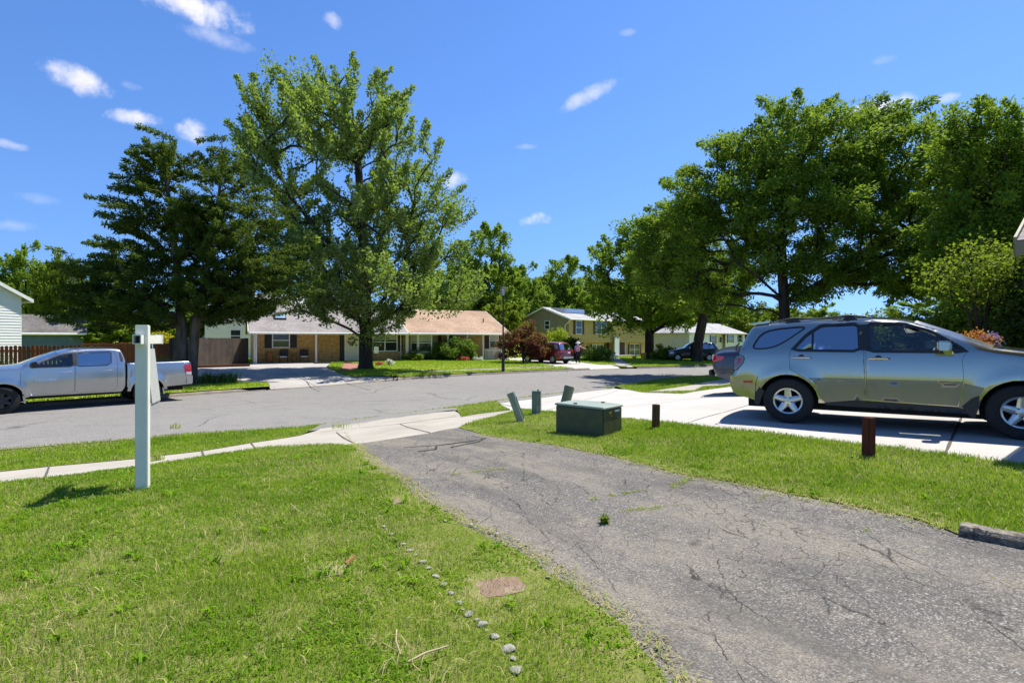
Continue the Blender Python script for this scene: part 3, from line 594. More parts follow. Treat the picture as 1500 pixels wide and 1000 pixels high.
off = 0; VV = []; QQ = []; TT = []; KK = []
for v, q, t, k in G: VV.append(v); QQ.append(q+off); TT.append(t+off); KK.append(k); off += len(v)
grass = np_mesh('grass', np.concatenate(VV), np.concatenate(QQ), np.concatenate(TT), MAT['grass'], np.concatenate(KK)); grass['kind'] = 'stuff'; grass['label'] = 'short bright green grass with dry straw blades on the lawns'
print('blades', off//5)
# ------------------------------------------------------------------ vehicles
def inset(P, d):
    """polygon moved inward by d (counter-clockwise or not)"""
    A = sum(P[i][0]*P[(i+1) % len(P)][1] - P[(i+1) % len(P)][0]*P[i][1] for i in range(len(P))); s = 1 if A > 0 else -1; Q = []
    for i, p in enumerate(P):
        a = Vector(P[i-1]); b = Vector(P[(i+1) % len(P)]); p = Vector(p)
        n1 = (p-a).normalized(); n2 = (b-p).normalized(); n = Vector((-(n1.y+n2.y), n1.x+n2.x)); L = n.length
        if L < 1e-6: Q.append(tuple(p)); continue
        n.normalize(); c = max(.5, n.dot(Vector((-n1.y, n1.x)))); q = p + n*(s*d/c); Q.append((q.x, q.y))
    return Q
def round_poly(P, k=2, f=.22):
    for _ in range(k):
        Q = []
        for i in range(len(P)):
            a = P[i]; b = P[(i+1) % len(P)]
            Q += [(a[0]+(b[0]-a[0])*f, a[1]+(b[1]-a[1])*f), (b[0]+(a[0]-b[0])*f, b[1]+(a[1]-b[1])*f)]
        P = Q; f = .25
    return P
def arc(cx, cz, r, a0, a1, n=16): return [(cx+r*math.cos(rad(a0+(a1-a0)*i/n)), cz+r*math.sin(rad(a0+(a1-a0)*i/n))) for i in range(n+1)]
def pl_smooth(P, k=1, f=.2):
    for _ in range(k):
        Q = [P[0]]
        for a, b in zip(P[:-1], P[1:]): Q += [(a[0]+(b[0]-a[0])*f, a[1]+(b[1]-a[1])*f), (b[0]+(a[0]-b[0])*f, b[1]+(a[1]-b[1])*f)]
        P = Q + [P[-1]]
    return P

class Car:
    """x forward (rear axle = 0), y to the left, z up.  The flank is a smooth surface y = f(x, z)."""
    def __init__(c, top, bottom, W, belt, wide, tumble, barrel, rear_in, front_in, axles, crown=.05, rnd=.07, cladding=None, power=1.6):
        c.power = power
        c.top = top; c.outline = top + bottom; c.W = W; c.belt = belt; c.wide = wide; c.tumble = tumble; c.barrel = barrel
        c.rear_in = rear_in; c.front_in = front_in; c.axles = axles; c.crown = crown; c.rnd = rnd; c.clad = cladding
        c.tX = np.array(top)
    def y(c, X, Z, rnd=True):
        X = np.asarray(X, float); Z = np.asarray(Z, float)
        y = np.full(np.broadcast(X, Z).shape, c.W); X = X + 0*y; Z = Z + 0*y
        y = y - c.barrel*np.maximum(0, np.minimum(Z, c.belt) - c.wide)**c.power - .06*np.maximum(0, c.wide-Z)**1.3*1.6
        y = y - c.tumble*np.maximum(0, Z - c.belt)
        r0, rk = c.rear_in; y = y - rk*np.maximum(0, (r0 - X))**2.2
        f0, fk = c.front_in; y = y - fk*np.maximum(0, (X - f0))**2.2
        for ax in c.axles:      # slight flare round the wheel openings
            d = np.hypot(X-ax[0], Z-ax[1]); y = y + ax[3]*np.exp(-((d-ax[2])/.09)**2)*(Z < c.belt)
        if c.clad: y = y + .014*(1-ss(c.clad-.012, c.clad+.004, Z))
        if rnd:
            d = polydist(c.top, X, Z); k = np.clip(1 - d/c.rnd, 0, 1); y = y - c.rnd*.8*(1 - np.sqrt(1 - k*k))
        return y
    def flank(c, name, outer, mat, parent, side, holes=(), h=.07, off=0.0, extra_lines=(), smooth=True, rnd=True, thick=None):
        loops = [(resample(outer, h), True)] + [(resample(q, h), True) for q in holes] + [(resample(l, h, False), False) for l in extra_lines]
        lo = np.min(outer, 0); hi = np.max(outer, 0); g = grid(lo[0], hi[0], lo[1], hi[1], h)
        if rnd:
            ring = []
            for f in (.12, .3, .6, 1.0):
                ring += [p for p in resample(offset_pl(c.top, -c.rnd*f), h, False)]
            ring = np.array(ring); ring = ring[inside(outer, ring[:,0], ring[:,1])] if len(ring) else ring
            if len(ring): g = np.concatenate([g[polydist(c.top, g[:,0], g[:,1]) > c.rnd*1.2], ring])
        g = g[inside(outer, g[:,0], g[:,1])]
        V, T = cdt(loops, g); m = V[T].mean(1); ok = inside(outer, m[:,0], m[:,1])
        for q in holes: ok &= ~inside(q, m[:,0], m[:,1])
        T = T[ok]; u, inv = np.unique(T, return_inverse=True); V = V[u]; T = inv.reshape(-1, 3)
        yy = (c.y(V[:,0], V[:,1], rnd) + off)*side; P = np.column_stack([V[:,0], yy, V[:,1]])
        a = P[T]; nn = np.cross(a[:,1]-a[:,0], a[:,2]-a[:,0])[:,1]*side; T[nn < 0] = T[nn < 0][:, ::-1]
        o = mesh_obj(name, P, T, mat, parent, smooth); return o
    def ring(c, name, poly, w, mat, parent, side, off=.004, closed=True):
        P = resample(poly, .05, closed); V = []; F = []; n = len(P)
        q = inset(P, w) if closed else offset_pl(P, w)
        A = np.array(P); B = np.array(q); ya = (c.y(A[:,0], A[:,1], False)+off)*side; yb = (c.y(B[:,0], B[:,1], False)+off)*side
        for i in range(n): V += [(A[i,0], ya[i], A[i,1]), (B[i,0], yb[i], B[i,1])]
        for i in range(n if closed else n-1): j = (i+1) % n; F.append((2*i, 2*j, 2*j+1, 2*i+1))
        return MB().add(V, F).build(name, mat, parent)
    def over(c, name, line, mat, parent, tmax=1.0, off=0.0, n=11, bulge=None, smooth=True, rnd=True):
        """the skin that runs across the car along a stretch of its top outline"""
        V = []; F = []; L = pl_smooth(line, 2) if smooth else line; L = resample(L, .06, False)
        yy = c.y([p[0] for p in L], [p[1] for p in L], rnd)
        for i, p in enumerate(L):
            a = L[max(i-1, 0)]; b = L[min(i+1, len(L)-1)]; t = Vector((b[0]-a[0], b[1]-a[1])).normalized(); nx, nz = -t.y, t.x
            k = bulge if bulge is not None else c.crown
            for j in range(n):
                s = (2*j/(n-1) - 1)*tmax; u = k*(1 - abs(s)**2.4) + off
                V.append((p[0]+nx*u, s*yy[i], p[1]+nz*u))
        for i in range(len(L)-1):
            for j in range(n-1): F.append((i*n+j, (i+1)*n+j, (i+1)*n+j+1, i*n+j+1))
        o = MB().add(V, F).build(name, mat, parent, smooth=True, fix=False)
        return o
def wheel(parent, x, y, z, r, w, rim_r, side, spokes=5, small=False, dark=False):
    """tyre, rim with spokes, dark drum behind"""
    p = MB().lathe([(.03,-.06),(rim_r*.92,-.06),(rim_r*.92,.02),(.03,.02)], 20, (0,0,0), 'y').build('wheel', MAT['darkin'], parent, loc=(x, y-side*w*.35, z))
    h = w/2; t = [(rim_r,-h*.9),(rim_r+.02,-h),(r*.90,-h),(r*.97,-h*.85),(r,-h*.55),(r,h*.55),(r*.97,h*.85),(r*.90,h),(rim_r+.02,h*.98),(rim_r-.004,h*.80),(rim_r-.02,h*.5)]
    o = MB().lathe(t, 40, (0,0,0), 'y', cap=False).build('tyre', MAT['rubber'], p, smooth=True); o.location = (0, side*w*.35, 0)
    m = MB(); s = side; m.lathe([(rim_r-.003,h*.86*s),(rim_r-.012,h*.93*s),(rim_r-.03,h*.88*s),(rim_r-.045,h*.4*s)], 40, (0,0,0), 'y', cap=False)
    for k in range(spokes):
        a = 2*PI*k/spokes + PI/2; ca, sa = math.cos(a), math.sin(a)
        def q(rr, t, yy): return (rr*ca - t*sa, yy, rr*sa + t*ca)
        ra, rb = .05, rim_r-.022; wa, wb = .052*rim_r/.2, .036*rim_r/.2
        V = [q(ra,-wa,s*h*.62), q(ra,wa,s*h*.62), q(rb,wb,s*h*.86), q(rb,-wb,s*h*.86), q(ra,-wa*.6,s*h*.80), q(ra,wa*.6,s*h*.80), q(rb,wb*.6,s*h*.93), q(rb,-wb*.6,s*h*.93), q(ra,-wa,s*h*.3), q(ra,wa,s*h*.3), q(rb,wb,s*h*.4), q(rb,-wb,s*h*.4)]
        m.add(V, [(4,5,6,7),(0,4,7,3),(5,1,2,6),(8,0,3,11),(1,9,10,2),(0,8,9,1)])
    m.lathe([(.072,s*h*.62),(.068,s*h*.80),(.030,s*h*.88),(.0,s*h*.88)], 20, (0,0,0), 'y')
    rm = m.build('rim', MAT['blackplastic'] if dark else MAT['alu'], p, smooth=True); rm.location = (0, side*w*.35, 0)
    if not small:
        n = MB()
        for k in range(5):
            a = 2*PI*(k+.5)/5 + PI/2; n.lathe([(.011,s*h*.80),(.011,s*h*.865),(0,s*h*.865)], 8, (math.cos(a)*.057, 0, math.sin(a)*.057), 'y')
        nn = n.build('wheel_nut', MAT['blackplastic'], p); nn.location = (0, side*w*.35, 0); nn['kind'] = 'stuff'
    return p
def arch_liner(c, parent, ax, r, W):
    m = MB(); n = 14; V = []; F = []
    for yy in (W-.02, W-.42):
        for s in (1, -1):
            for i in range(n+1):
                a = rad(-12 + 204*i/n); V.append((ax[0]+r*math.cos(a), s*yy, ax[1]+r*math.sin(a)))
    k = n+1
    for s in range(2):
        for i in range(n): F.append((s*k+i, s*k+i+1, 2*k+s*k+i+1, 2*k+s*k+i))
        F.append(tuple(2*k+s*k+i for i in range(k)))
    return m.add(V, F).build('wheel_arch', MAT['darkin'], parent)
def car_seat(parent, x, y, z, mat, w=.48):
    m = MB().box(x-.05, x+.45, y-w/2, y+w/2, z, z+.16)
    m.add([(x-.02,y-w/2,z+.1),(x+.13,y-w/2,z+.1),(x-.13,y-w*.42,z+.66),(x-.24,y-w*.42,z+.64),(x-.02,y+w/2,z+.1),(x+.13,y+w/2,z+.1),(x-.13,y+w*.42,z+.66),(x-.24,y+w*.42,z+.64)],
          [(0,1,2,3),(7,6,5,4),(0,4,5,1),(1,5,6,2),(2,6,7,3),(3,7,4,0)])
    m.box(x-.28, x-.18, y-.13, y+.13, z+.70, z+.88); m.box(x-.24, x-.22, y-.07, y-.05, z+.6, z+.74); m.box(x-.24, x-.22, y+.05, y+.07, z+.6, z+.74)
    return m.build('seat', mat, parent, bevel=.025, smooth=True)
def steering(parent, x, y, z):
    m = MB(); c = Vector((x, y, z)); ax = Vector((-.85, 0, .5)).normalized(); u = Vector((0,1,0)); v = ax.cross(u)
    m.tube([c + (u*math.cos(a)+v*math.sin(a))*.185 for a in np.linspace(0, 2*PI, 20)], .016, 6); m.bar(c-u*.18, c+u*.18, .03); m.bar(c, c-ax*.35, .05)
    return m.build('steering_wheel', MAT['blackplastic'], parent)

def put_car(root, contact, ang, zg, pitch=0):
    root.location = (contact[0], contact[1], zg); root.rotation_euler = (0, -pitch, ang)

# ---- the SUV in the neighbour's drive
def build_suv():
    T = thing('parked_car', 'olive and silver SUV with roof rails, parked side-on on the pale concrete drive', 'car', (0,0,0))
    top = [(-.80,.44),(-.845,.56),(-.85,.72),(-.80,.80),(-.775,.92),(-.73,1.11),(-.64,1.36),(-.56,1.53),(-.50,1.575),(-.29,1.60),(.16,1.632),(.65,1.645),(1.1,1.637),(1.40,1.605),(1.62,1.55),(1.95,1.40),(2.36,1.205),(2.52,1.175),(2.85,1.12),(3.15,1.05),(3.36,.94),(3.44,.80),(3.46,.62),(3.43,.44)]
    r = .415; A0 = (0,.36); A1 = (2.645,.36)
    bottom = [(3.30,.29)] + arc(*A1, r, -8, 188)[:] + [(2.14,.32),(.50,.35)] + arc(*A0, r, -2, 186) + [(-.56,.37),(-.70,.40)]
    c = Car(pl_smooth(top, 1), bottom, .905, 1.15, .70, .43, .30, (-.1,.07), (2.5,.13), [(0,.36,.44,.016),(2.645,.36,.44,.018)], .05, .085, power=2.3)
    full = c.outline; P = 'suvpaint'
    rdoor = round_poly([(.04,1.165),(.25,1.43),(.42,1.575),(.975,1.59),(1.005,.44),(.475,.42),(.42,.55),(.30,.69),(.16,.775),(.035,.85),(.02,1.02)], 1, .12)
    fdoor = round_poly([(1.005,1.59),(1.46,1.575),(1.76,1.455),(1.98,1.30),(2.14,1.16),(2.075,1.05),(2.085,.80),(2.06,.55),(2.02,.43),(1.015,.44)], 1, .12)
    rwin = round_poly([(.085,1.175),(.25,1.385),(.45,1.535),(.905,1.548),(.925,1.165)], 1, .08)
    fwin = round_poly([(1.035,1.163),(1.045,1.548),(1.44,1.537),(1.74,1.425),(1.955,1.27),(2.09,1.158)], 1, .07)
    quart = round_poly([(-.53,1.19),(-.36,1.485),(.26,1.545),(.13,1.44),(-.02,1.32),(-.17,1.225),(-.34,1.185)], 2, .2)
    gl = [('glassdark', rwin), ('glass', fwin)]
    for s in (1, -1):
        b = c.flank('body', full, MAT[P], T, s, [rdoor, fdoor, quart])
        for nm, D, wn, g in (('door', rdoor, rwin, 'glassdark'), ('door', fdoor, fwin, 'glass')):
            d = c.flank(nm, inset(D, .004), MAT[P], T, s, [wn], h=.06, extra_lines=[])
            c.ring('window_frame', inset(wn, -.035), .040, MAT['blackplastic'], d, s, .004)
            c.flank('window', wn, MAT[g], d, s, h=.12, off=-.010, rnd=False)
            hx, hz = (.19, 1.045) if D is rdoor else (1.16, 1.04)
            y0 = float(c.y(hx, hz)); m = MB()
            m.tube([(hx-.13,(y0+.006)*s,hz),(hx-.09,(y0+.032)*s,hz+.004),(hx+.09,(y0+.034)*s,hz+.004),(hx+.13,(y0+.006)*s,hz)], [.012,.016,.016,.012], 8)
            h = m.build('handle', MAT[P], d, smooth=True)
            MB().lathe([(.0,s*.002),(.045,s*.003),(.05,s*-.01)], 16, (hx, y0*s, hz), 'y').build('handle_cup', MAT['blackplastic'], d)
        c.ring('window_frame', inset(quart, -.014), .022, MAT['blackplastic'], b, s, .003)
        c.flank('quarter_window', quart, MAT['glassdark'], b, s, h=.12, off=-.008, rnd=False)
        c.flank('door_pillar', [(.925,1.165),(.915,1.55),(1.035,1.55),(1.03,1.165)], MAT['blackplastic'], T, s, off=.006, rnd=False)
        MB().bar((.335,(float(c.y(.335,1.18))+.001)*s,1.17),(.335,(float(c.y(.335,1.45))+.001)*s,1.445),.028,.012).build('window_divider', MAT['blackplastic'], T)
        # two-tone lower cladding with its dark groove
        low = [(-.83,.72),(-.45,.72)] + arc(0,.36,r+.03,120,186,8) + [(-.56,.38),(-.70,.41),(-.79,.46),(-.835,.58)]
        for nm, q in (('cladding', [(.335,.71),(1.0,.72),(1.006,.435),(.50,.36),(.44,.42)]), ('cladding', [(1.018,.72),(2.075,.715),(2.06,.55),(2.02,.40),(1.012,.435)]), ('cladding', [(2.09,.715),(2.285,.665),(2.22,.50),(2.18,.34),(2.03,.38),(2.07,.55)])):
            c.flank(nm, q, MAT['suvlower'], T, s, off=.014, rnd=False, h=.08)
        c.flank('rocker_panel', [(.46,.425),(2.03,.385),(2.17,.33),(2.12,.30),(.52,.32)], MAT['blackplastic'], T, s, off=.012, rnd=False)
        c.flank('body_moulding', [(.28,.738),(.995,.736),(.995,.700),(.31,.700)], MAT['suvlower'], T, s, off=.022, rnd=False)
        c.flank('body_moulding', [(1.02,.736),(2.075,.734),(2.075,.700),(1.02,.700)], MAT['suvlower'], T, s, off=.022, rnd=False)
        c.flank('bumper', [(-.845,.735),(-.42,.735),(-.45,.66),(-.47,.42),(-.56,.37),(-.72,.40),(-.80,.45),(-.848,.57)], MAT[P], T, s, off=.016, rnd=False)
        c.flank('mud_flap', [(-.40,.56),(-.33,.50),(-.38,.36),(-.41,.26),(-.48,.28),(-.47,.45)], MAT['blackplastic'], T, s, off=.004, rnd=False)
        c.flank('mud_flap', [(2.06,.40),(2.16,.52),(2.235,.56),(2.23,.40),(2.19,.25),(2.14,.27)], MAT['blackplastic'], T, s, off=.02, rnd=False)
        c.flank('side_marker', [(-.64,.655),(-.50,.655),(-.50,.622),(-.64,.622)], MAT['redlamp'], T, s, off=.021, rnd=False)
        lamp = round_poly([(-.772,1.06),(-.66,1.075),(-.625,1.02),(-.66,.93),(-.745,.83),(-.79,.83)], 1)
        c.flank('tail_lamp', lamp, MAT['lampsmoke'], T, s, off=.008, rnd=False); c.flank('reflector', inset(lamp, .04), MAT['redlamp'], T, s, off=.0115, rnd=False)
        c.ring('lamp_seal', inset(lamp, -.008), .012, MAT['blackplastic'], T, s, .006)
        c.flank('headlight', [(3.0,.98),(3.36,.88),(3.40,.76),(3.05,.80)], MAT['clearlamp'], T, s, off=.008, rnd=False)
        # roof rail with two feet
        y0 = .60; m = MB(); m.tube([(-.16,y0*s,1.640),(-.06,y0*s,1.658),(.06,y0*s,1.676),(.20,y0*s,1.672),(.45,y0*s,1.664),(.62,y0*s,1.680),(.80,y0*s,1.692),(.98,y0*s,1.676),(1.08,y0*s,1.650)], [.010,.014,.018,.014,.012,.014,.018,.014,.010], 8)
        for xx in (.04, .80): m.add([(xx-.10,(y0-.03)*s,1.60),(xx+.14,(y0-.03)*s,1.60),(xx+.06,(y0-.018)*s,1.676),(xx-.05,(y0-.018)*s,1.676),(xx-.10,(y0+.03)*s,1.60),(xx+.14,(y0+.03)*s,1.60),(xx+.06,(y0+.018)*s,1.676),(xx-.05,(y0+.018)*s,1.676)], [(0,1,2,3),(7,6,5,4),(0,4,5,1),(1,5,6,2),(2,6,7,3),(3,7,4,0)])
        m.build('roof_rail', MAT['blackplastic'], T, smooth=True)
        # mirror
        yb = float(c.y(1.95,1.2)); m = MB()
        V = [(1.80,yb+.06,1.155),(1.965,yb+.05,1.15),(1.985,yb+.05,1.27),(1.95,yb+.06,1.305),(1.80,yb+.07,1.30),(1.80,yb+.25,1.165),(1.94,yb+.23,1.165),(1.96,yb+.22,1.27),(1.93,yb+.22,1.295),(1.80,yb+.25,1.295)]
        m.add([(a, b_*s, d_) for a, b_, d_ in V], [(0,1,2,3,4),(9,8,7,6,5),(0,5,6,1),(1,6,7,2),(2,7,8,3),(3,8,9,4),(4,9,5,0)])
        mi = m.build('mirror', MAT['suvpaint'], T, bevel=.02, smooth=True)
        MB().add([(a, b_*s, d_) for a, b_, d_ in [(1.796,yb+.075,1.17),(1.796,yb+.235,1.18),(1.796,yb+.235,1.285),(1.796,yb+.08,1.285)]], [(0,1,2,3)]).build('mirror_glass', MAT['amber'], mi)
        MB().add([(a, b_*s, d_) for a, b_, d_ in [(1.92,yb-.04,1.16),(2.06,yb-.05,1.14),(1.97,yb+.08,1.17),(1.86,yb+.08,1.17),(1.90,yb-.02,1.06),(2.02,yb-.03,1.04),(1.98,yb+.07,1.10),(1.90,yb+.07,1.10)]], [(0,1,2,3),(7,6,5,4),(0,4,5,1),(1,5,6,2),(2,6,7,3),(3,7,4,0)]).build('mirror_foot', MAT['suvpaint'], mi, bevel=.01, smooth=True)
        for ax in (A0, A1): wheel(T, ax[0], (.905-.10)*s, .355, .355, .225, .215, s)
        c.flank('inner_panel', [(-.7,1.10),(2.3,1.10),(3.2,.95),(3.2,.5)] + arc(*A1, r+.03, 0, 180, 10) + [(2.1,.45),(.5,.45)] + arc(*A0, r+.03, 0, 180, 10) + [(-.7,.5)], MAT['darkin'], T, s, off=-.06, rnd=False, h=.15)
    i_ws0 = [(2.36,1.205),(1.95,1.40),(1.62,1.55)]
    tl = c.top; X = lambda a, b: [p for p in tl if a <= p[0] <= b]
    ro = tl; k_roof = [p for p in tl if p[1] > 1.5 and p[0] < 1.63]
    c.over('body', tl[:9], MAT[P], T); 
    c.over('tailgate', [(-.81,.78),(-.775,.92),(-.735,1.11)], MAT[P], T)
    c.over('rear_window', [(-.73,1.12),(-.56,1.53)], MAT['glassdark'], T, .99)
    c.over('roof', [(-.56,1.53),(-.50,1.575),(-.29,1.60),(.16,1.632),(.65,1.645),(1.1,1.637),(1.40,1.605),(1.62,1.55)], MAT[P], T)
    MB().prism([(-.66,1.60),(-.40,1.635),(-.28,1.655),(-.28,1.61),(-.5,1.585)], -.62, .62, 'y').build('spoiler', MAT[P], T, bevel=.012, smooth=True)
    c.over('windscreen', [(1.62,1.55),(1.95,1.40),(2.37,1.20)], MAT['glass'], T, .93, off=.002)
    for s in (-1, 1):
        V = [];
        for q in resample([(1.58,1.562),(1.95,1.40),(2.38,1.195)], .1, False):
            yy = float(c.y(q[0], q[1])); V += [(q[0], yy*s, q[1]), (q[0]+.03, (yy-.07)*s, q[1]+.035)]
        MB().add(V, [(2*i,2*i+1,2*i+3,2*i+2) for i in range(len(V)//2-1)]).build('windscreen_pillar', MAT[P], T, smooth=True)
    c.over('bonnet', [(2.36,1.205),(2.52,1.175),(2.85,1.12),(3.15,1.05),(3.36,.94)], MAT[P], T)
    c.over('front_bumper', [(3.36,.94),(3.44,.80),(3.46,.62),(3.43,.44),(3.30,.29)], MAT[P], T)
    MB().box(3.40,3.475,-.42,.42,.72,.86).build('grille', MAT['blackplastic'], T)
    m = MB(); m.tube([(2.40,-.55,1.215),(2.30,-.1,1.25),(2.22,.35,1.30)], .010, 6); m.tube([(2.42,.05,1.215),(2.28,.5,1.245)], .010, 6); m.box(2.38,2.50,-.75,.75,1.185,1.205); m.build('wiper', MAT['blackplastic'], T)
    m = MB(); m.tube([(-.765,-.80,1.16),(-.755,-.865,1.22),(-.70,-.84,1.28)], .012, 6); m.build('rear_wiper_hinge', MAT['blackplastic'], T)
    MB().box(-.6,3.2,-.72,.72,.22,.46).build('underbody', MAT['darkin'], T)
    MB().add([(2.0,-.7,1.12),(2.35,-.7,1.17),(2.35,.7,1.17),(2.0,.7,1.12),(2.0,-.7,.6),(2.35,-.7,.6),(2.35,.7,.6),(2.0,.7,.6)], [(0,1,2,3),(0,4,5,1),(1,5,6,2),(2,6,7,3),(3,7,4,0)]).build('dashboard', MAT['blackplastic'], T)
    for yy in (-.37, .37): car_seat(T, 1.28, yy, .62, MAT['seat'])
    car_seat(T, .35, -.37, .62, MAT['seat'], .55); car_seat(T, .35, .37, .62, MAT['seat'], .55)
    steering(T, 1.78, .37, 1.02); arch_liner(c, T, A0, r+.012, .885); arch_liner(c, T, A1, r+.012, .885)
    return T
suv = build_suv()
RW = Vector((4.30, 8.18)); sd = Vector((.82,-.572)).normalized(); ctr = RW + Vector((-sd.y, sd.x))*.86   # contact of the near rear wheel; the axle's middle lies beyond it
zr0 = float(zN(4.3, 8.18)); zr1 = float(zN(4.3+sd.x*2.645, 8.18+sd.y*2.645))
put_car(suv, ctr, math.atan2(sd.y, sd.x), zr0 + .004, math.atan2(zr1-zr0, 2.645)); suv.scale = (1, 1, .972)

# ---- the pickup at the far kerb
def build_pickup():
    T = thing('pickup_truck', 'silver crew-cab pickup truck parked along the far kerb', 'pickup truck', (0,0,0))
    r = .47; A0 = (0,.385); A1 = (3.42,.385)
    cab = [(.58,.60),(.575,1.345),(.60,1.52),(.66,1.72),(.74,1.775),(1.0,1.80),(1.6,1.795),(1.95,1.765),(2.25,1.67),(2.62,1.50),(2.98,1.33),(3.15,1.305),(3.6,1.27),(4.05,1.20),(4.28,1.10),(4.36,.90),(4.38,.60),(4.30,.45)]
    bed = [(-1.26,.56),(-1.27,.95),(-1.265,1.30),(-1.24,1.345),(.0,1.335),(.545,1.335),(.555,.58)]
    rl = pl_smooth(cab, 1)
    P = 'silver'
    cbot = [(4.1,.42)] + arc(*A1, r, -4, 186) + [(2.93,.46),(.70,.44)]
    bbot = [(.50,.50)] + arc(*A0, r, 8, 172) + [(-.52,.52),(-1.15,.55)]
    cb = Car(rl, cbot, .90, 1.30, .85, .36, .10, (.9,.0), (3.4,.10), [(3.42,.385,.50,.035)], .05, .06)
    bd = Car(bed, bbot, .90, 1.30, .85, .36, .10, (-.7,.05), (9,.0), [(0,.385,.50,.035)], .03, .045)
    fd = round_poly([(1.83,1.70),(2.22,1.635),(2.62,1.455),(2.90,1.32),(3.04,1.20),(3.05,.75),(3.0,.50),(1.86,.47),(1.84,1.2)], 1, .1)
    rd = round_poly([(.86,1.72),(1.815,1.70),(1.825,1.2),(1.845,.47),(.88,.49),(.80,.60),(.80,1.5)], 1, .1)
    fw = round_poly([(1.88,1.285),(1.875,1.668),(2.20,1.60),(2.58,1.42),(2.83,1.285)], 1, .08); rw = round_poly([(.955,1.36),(.94,1.69),(1.775,1.685),(1.785,1.285),(1.06,1.29)], 1, .08)
    for s in (1, -1):
        b = cb.flank('body', cb.outline, MAT[P], T, s, [fd, rd], extra_lines=[])
        for D, wn, g, hx in ((fd, fw, 'glass', 2.03), (rd, rw, 'glassdark', 1.05)):
            d = cb.flank('door', inset(D, .006), MAT[P], T, s, [wn]); cb.flank('window', wn, MAT[g], d, s, off=-.012, rnd=False, h=.12)
            cb.ring('window_frame', inset(wn, -.022), .028, MAT['blackplastic'], d, s, .003)
            y0 = float(cb.y(hx, 1.13)); MB().tube([(hx-.12,(y0+.004)*s,1.13),(hx-.08,(y0+.035)*s,1.135),(hx+.08,(y0+.035)*s,1.135),(hx+.12,(y0+.004)*s,1.13)], .017, 8).build('handle', MAT['chrome'], d, smooth=True)
        cb.flank('door_pillar', [(1.79,1.30),(1.785,1.69),(1.87,1.68),(1.875,1.30)], MAT['blackplastic'], T, s, off=.005, rnd=False)
        cb.flank('rear_quarter_glass', [(.655,1.37),(.64,1.50),(.70,1.69),(.74,1.66),(.72,1.40)], MAT['blackplastic'], T, s, off=.003, rnd=False)
        bd.flank('cargo_bed', bd.outline, MAT[P], T, s)
        for C, ax in ((bd, A0), (cb, A1)):
            C.flank('fender_flare', arc(*ax, r+.085, 6, 174, 18) + arc(*ax, r-.004, 174, 6, 18), MAT[P], T, s, off=.022, rnd=False, h=.05)
            wheel(T, ax[0], .80*s, .385, .385, .25, .225, s, 6, dark=True); arch_liner(C, T, ax, r+.012, .88)
            C.flank('mud_flap', [(ax[0]-.46,.48),(ax[0]-.42,.50),(ax[0]-.45,.28),(ax[0]-.49,.26)], MAT['clearlamp'], T, s, off=-.03, rnd=False)
        bd.flank('tail_lamp', round_poly([(-1.275,1.255),(-1.04,1.215),(-1.08,1.0),(-1.12,.87),(-1.285,.865)], 1, .1), MAT['redlamp'], T, s, off=.008, rnd=False)
        bd.flank('reversing_lamp', [(-1.28,.98),(-1.11,.98),(-1.13,.885),(-1.28,.88)], MAT['clearlamp'], T, s, off=.012, rnd=False)
        bd.flank('bed_step', [(-1.1,.84),(-.75,.845),(-.75,.805),(-1.1,.80)], MAT[P], T, s, off=.012, rnd=False)
        m = MB().add([(-1.36,.55*s,.53),(-1.36,.55*s,.85),(-1.33,.86*s,.86),(-1.33,.86*s,.56),(-1.12,.91*s,.86),(-1.12,.91*s,.56),(-1.05,.55*s,.85),(-1.05,.55*s,.53)], [(0,1,2,3),(3,2,4,5),(5,4,6,7),(7,6,1,0),(1,6,4,2),(0,3,5,7)]); m.build('bumper', MAT['chrome'] if False else MAT[P], T, bevel=.02, smooth=True)
        yb = float(cb.y(2.8,1.3)); m = MB(); V = [(2.70,yb+.03,1.29),(2.84,yb+.02,1.29),(2.86,yb+.02,1.42),(2.72,yb+.03,1.46),(2.70,yb+.24,1.28),(2.80,yb+.22,1.29),(2.82,yb+.21,1.43),(2.71,yb+.23,1.46)]
        m.add([(a, q*s, z) for a, q, z in V], [(0,1,2,3),(7,6,5,4),(0,4,5,1),(1,5,6,2),(2,6,7,3),(3,7,4,0)]); m.build('mirror', MAT['blackplastic'], T, bevel=.02, smooth=True)
        cb.flank('headlight', [(3.95,1.17),(4.28,1.06),(4.32,.92),(4.0,.98)], MAT['clearlamp'], T, s, off=.01, rnd=False)
        cb.flank('inner_panel', [(.7,1.2),(4.2,1.05),(4.2,.6)] + arc(*A1, r+.03, 0, 180, 10) + [(2.9,.55),(.7,.55)], MAT['darkin'], T, s, off=-.06, rnd=False, h=.15)
        text_part('lettering', 'TACOMA', .085, MAT['chrome'], T, (2.50, (float(cb.y(2.5,.925))+.003)*s, .905), (rad(85), 0, PI if s > 0 else 0), .004, 1.5)
    cb.over('rear_cab_panel', [(.575,.7),(.575,1.345)], MAT[P], T, bulge=0, rnd=False); cb.over('rear_window', [(.575,1.345),(.60,1.52),(.66,1.72)], MAT['glassdark'], T, bulge=.0)
    cb.over('roof', [(.66,1.72),(.74,1.775),(1.0,1.80),(1.6,1.795),(1.95,1.765),(2.22,1.68)], MAT[P], T)
    cb.over('windscreen', [(2.22,1.68),(2.62,1.50),(2.98,1.33)], MAT['glass'], T)
    cb.over('bonnet', [(2.98,1.33),(3.15,1.305),(3.6,1.27),(4.05,1.20),(4.28,1.10)], MAT[P], T); cb.over('front_bumper', [(4.28,1.10),(4.36,.90),(4.38,.60),(4.30,.45)], MAT[P], T)
    bd.over('tailgate', [(-1.26,.56),(-1.27,.95),(-1.265,1.30),(-1.24,1.345)], MAT[P], T)
    m = MB()
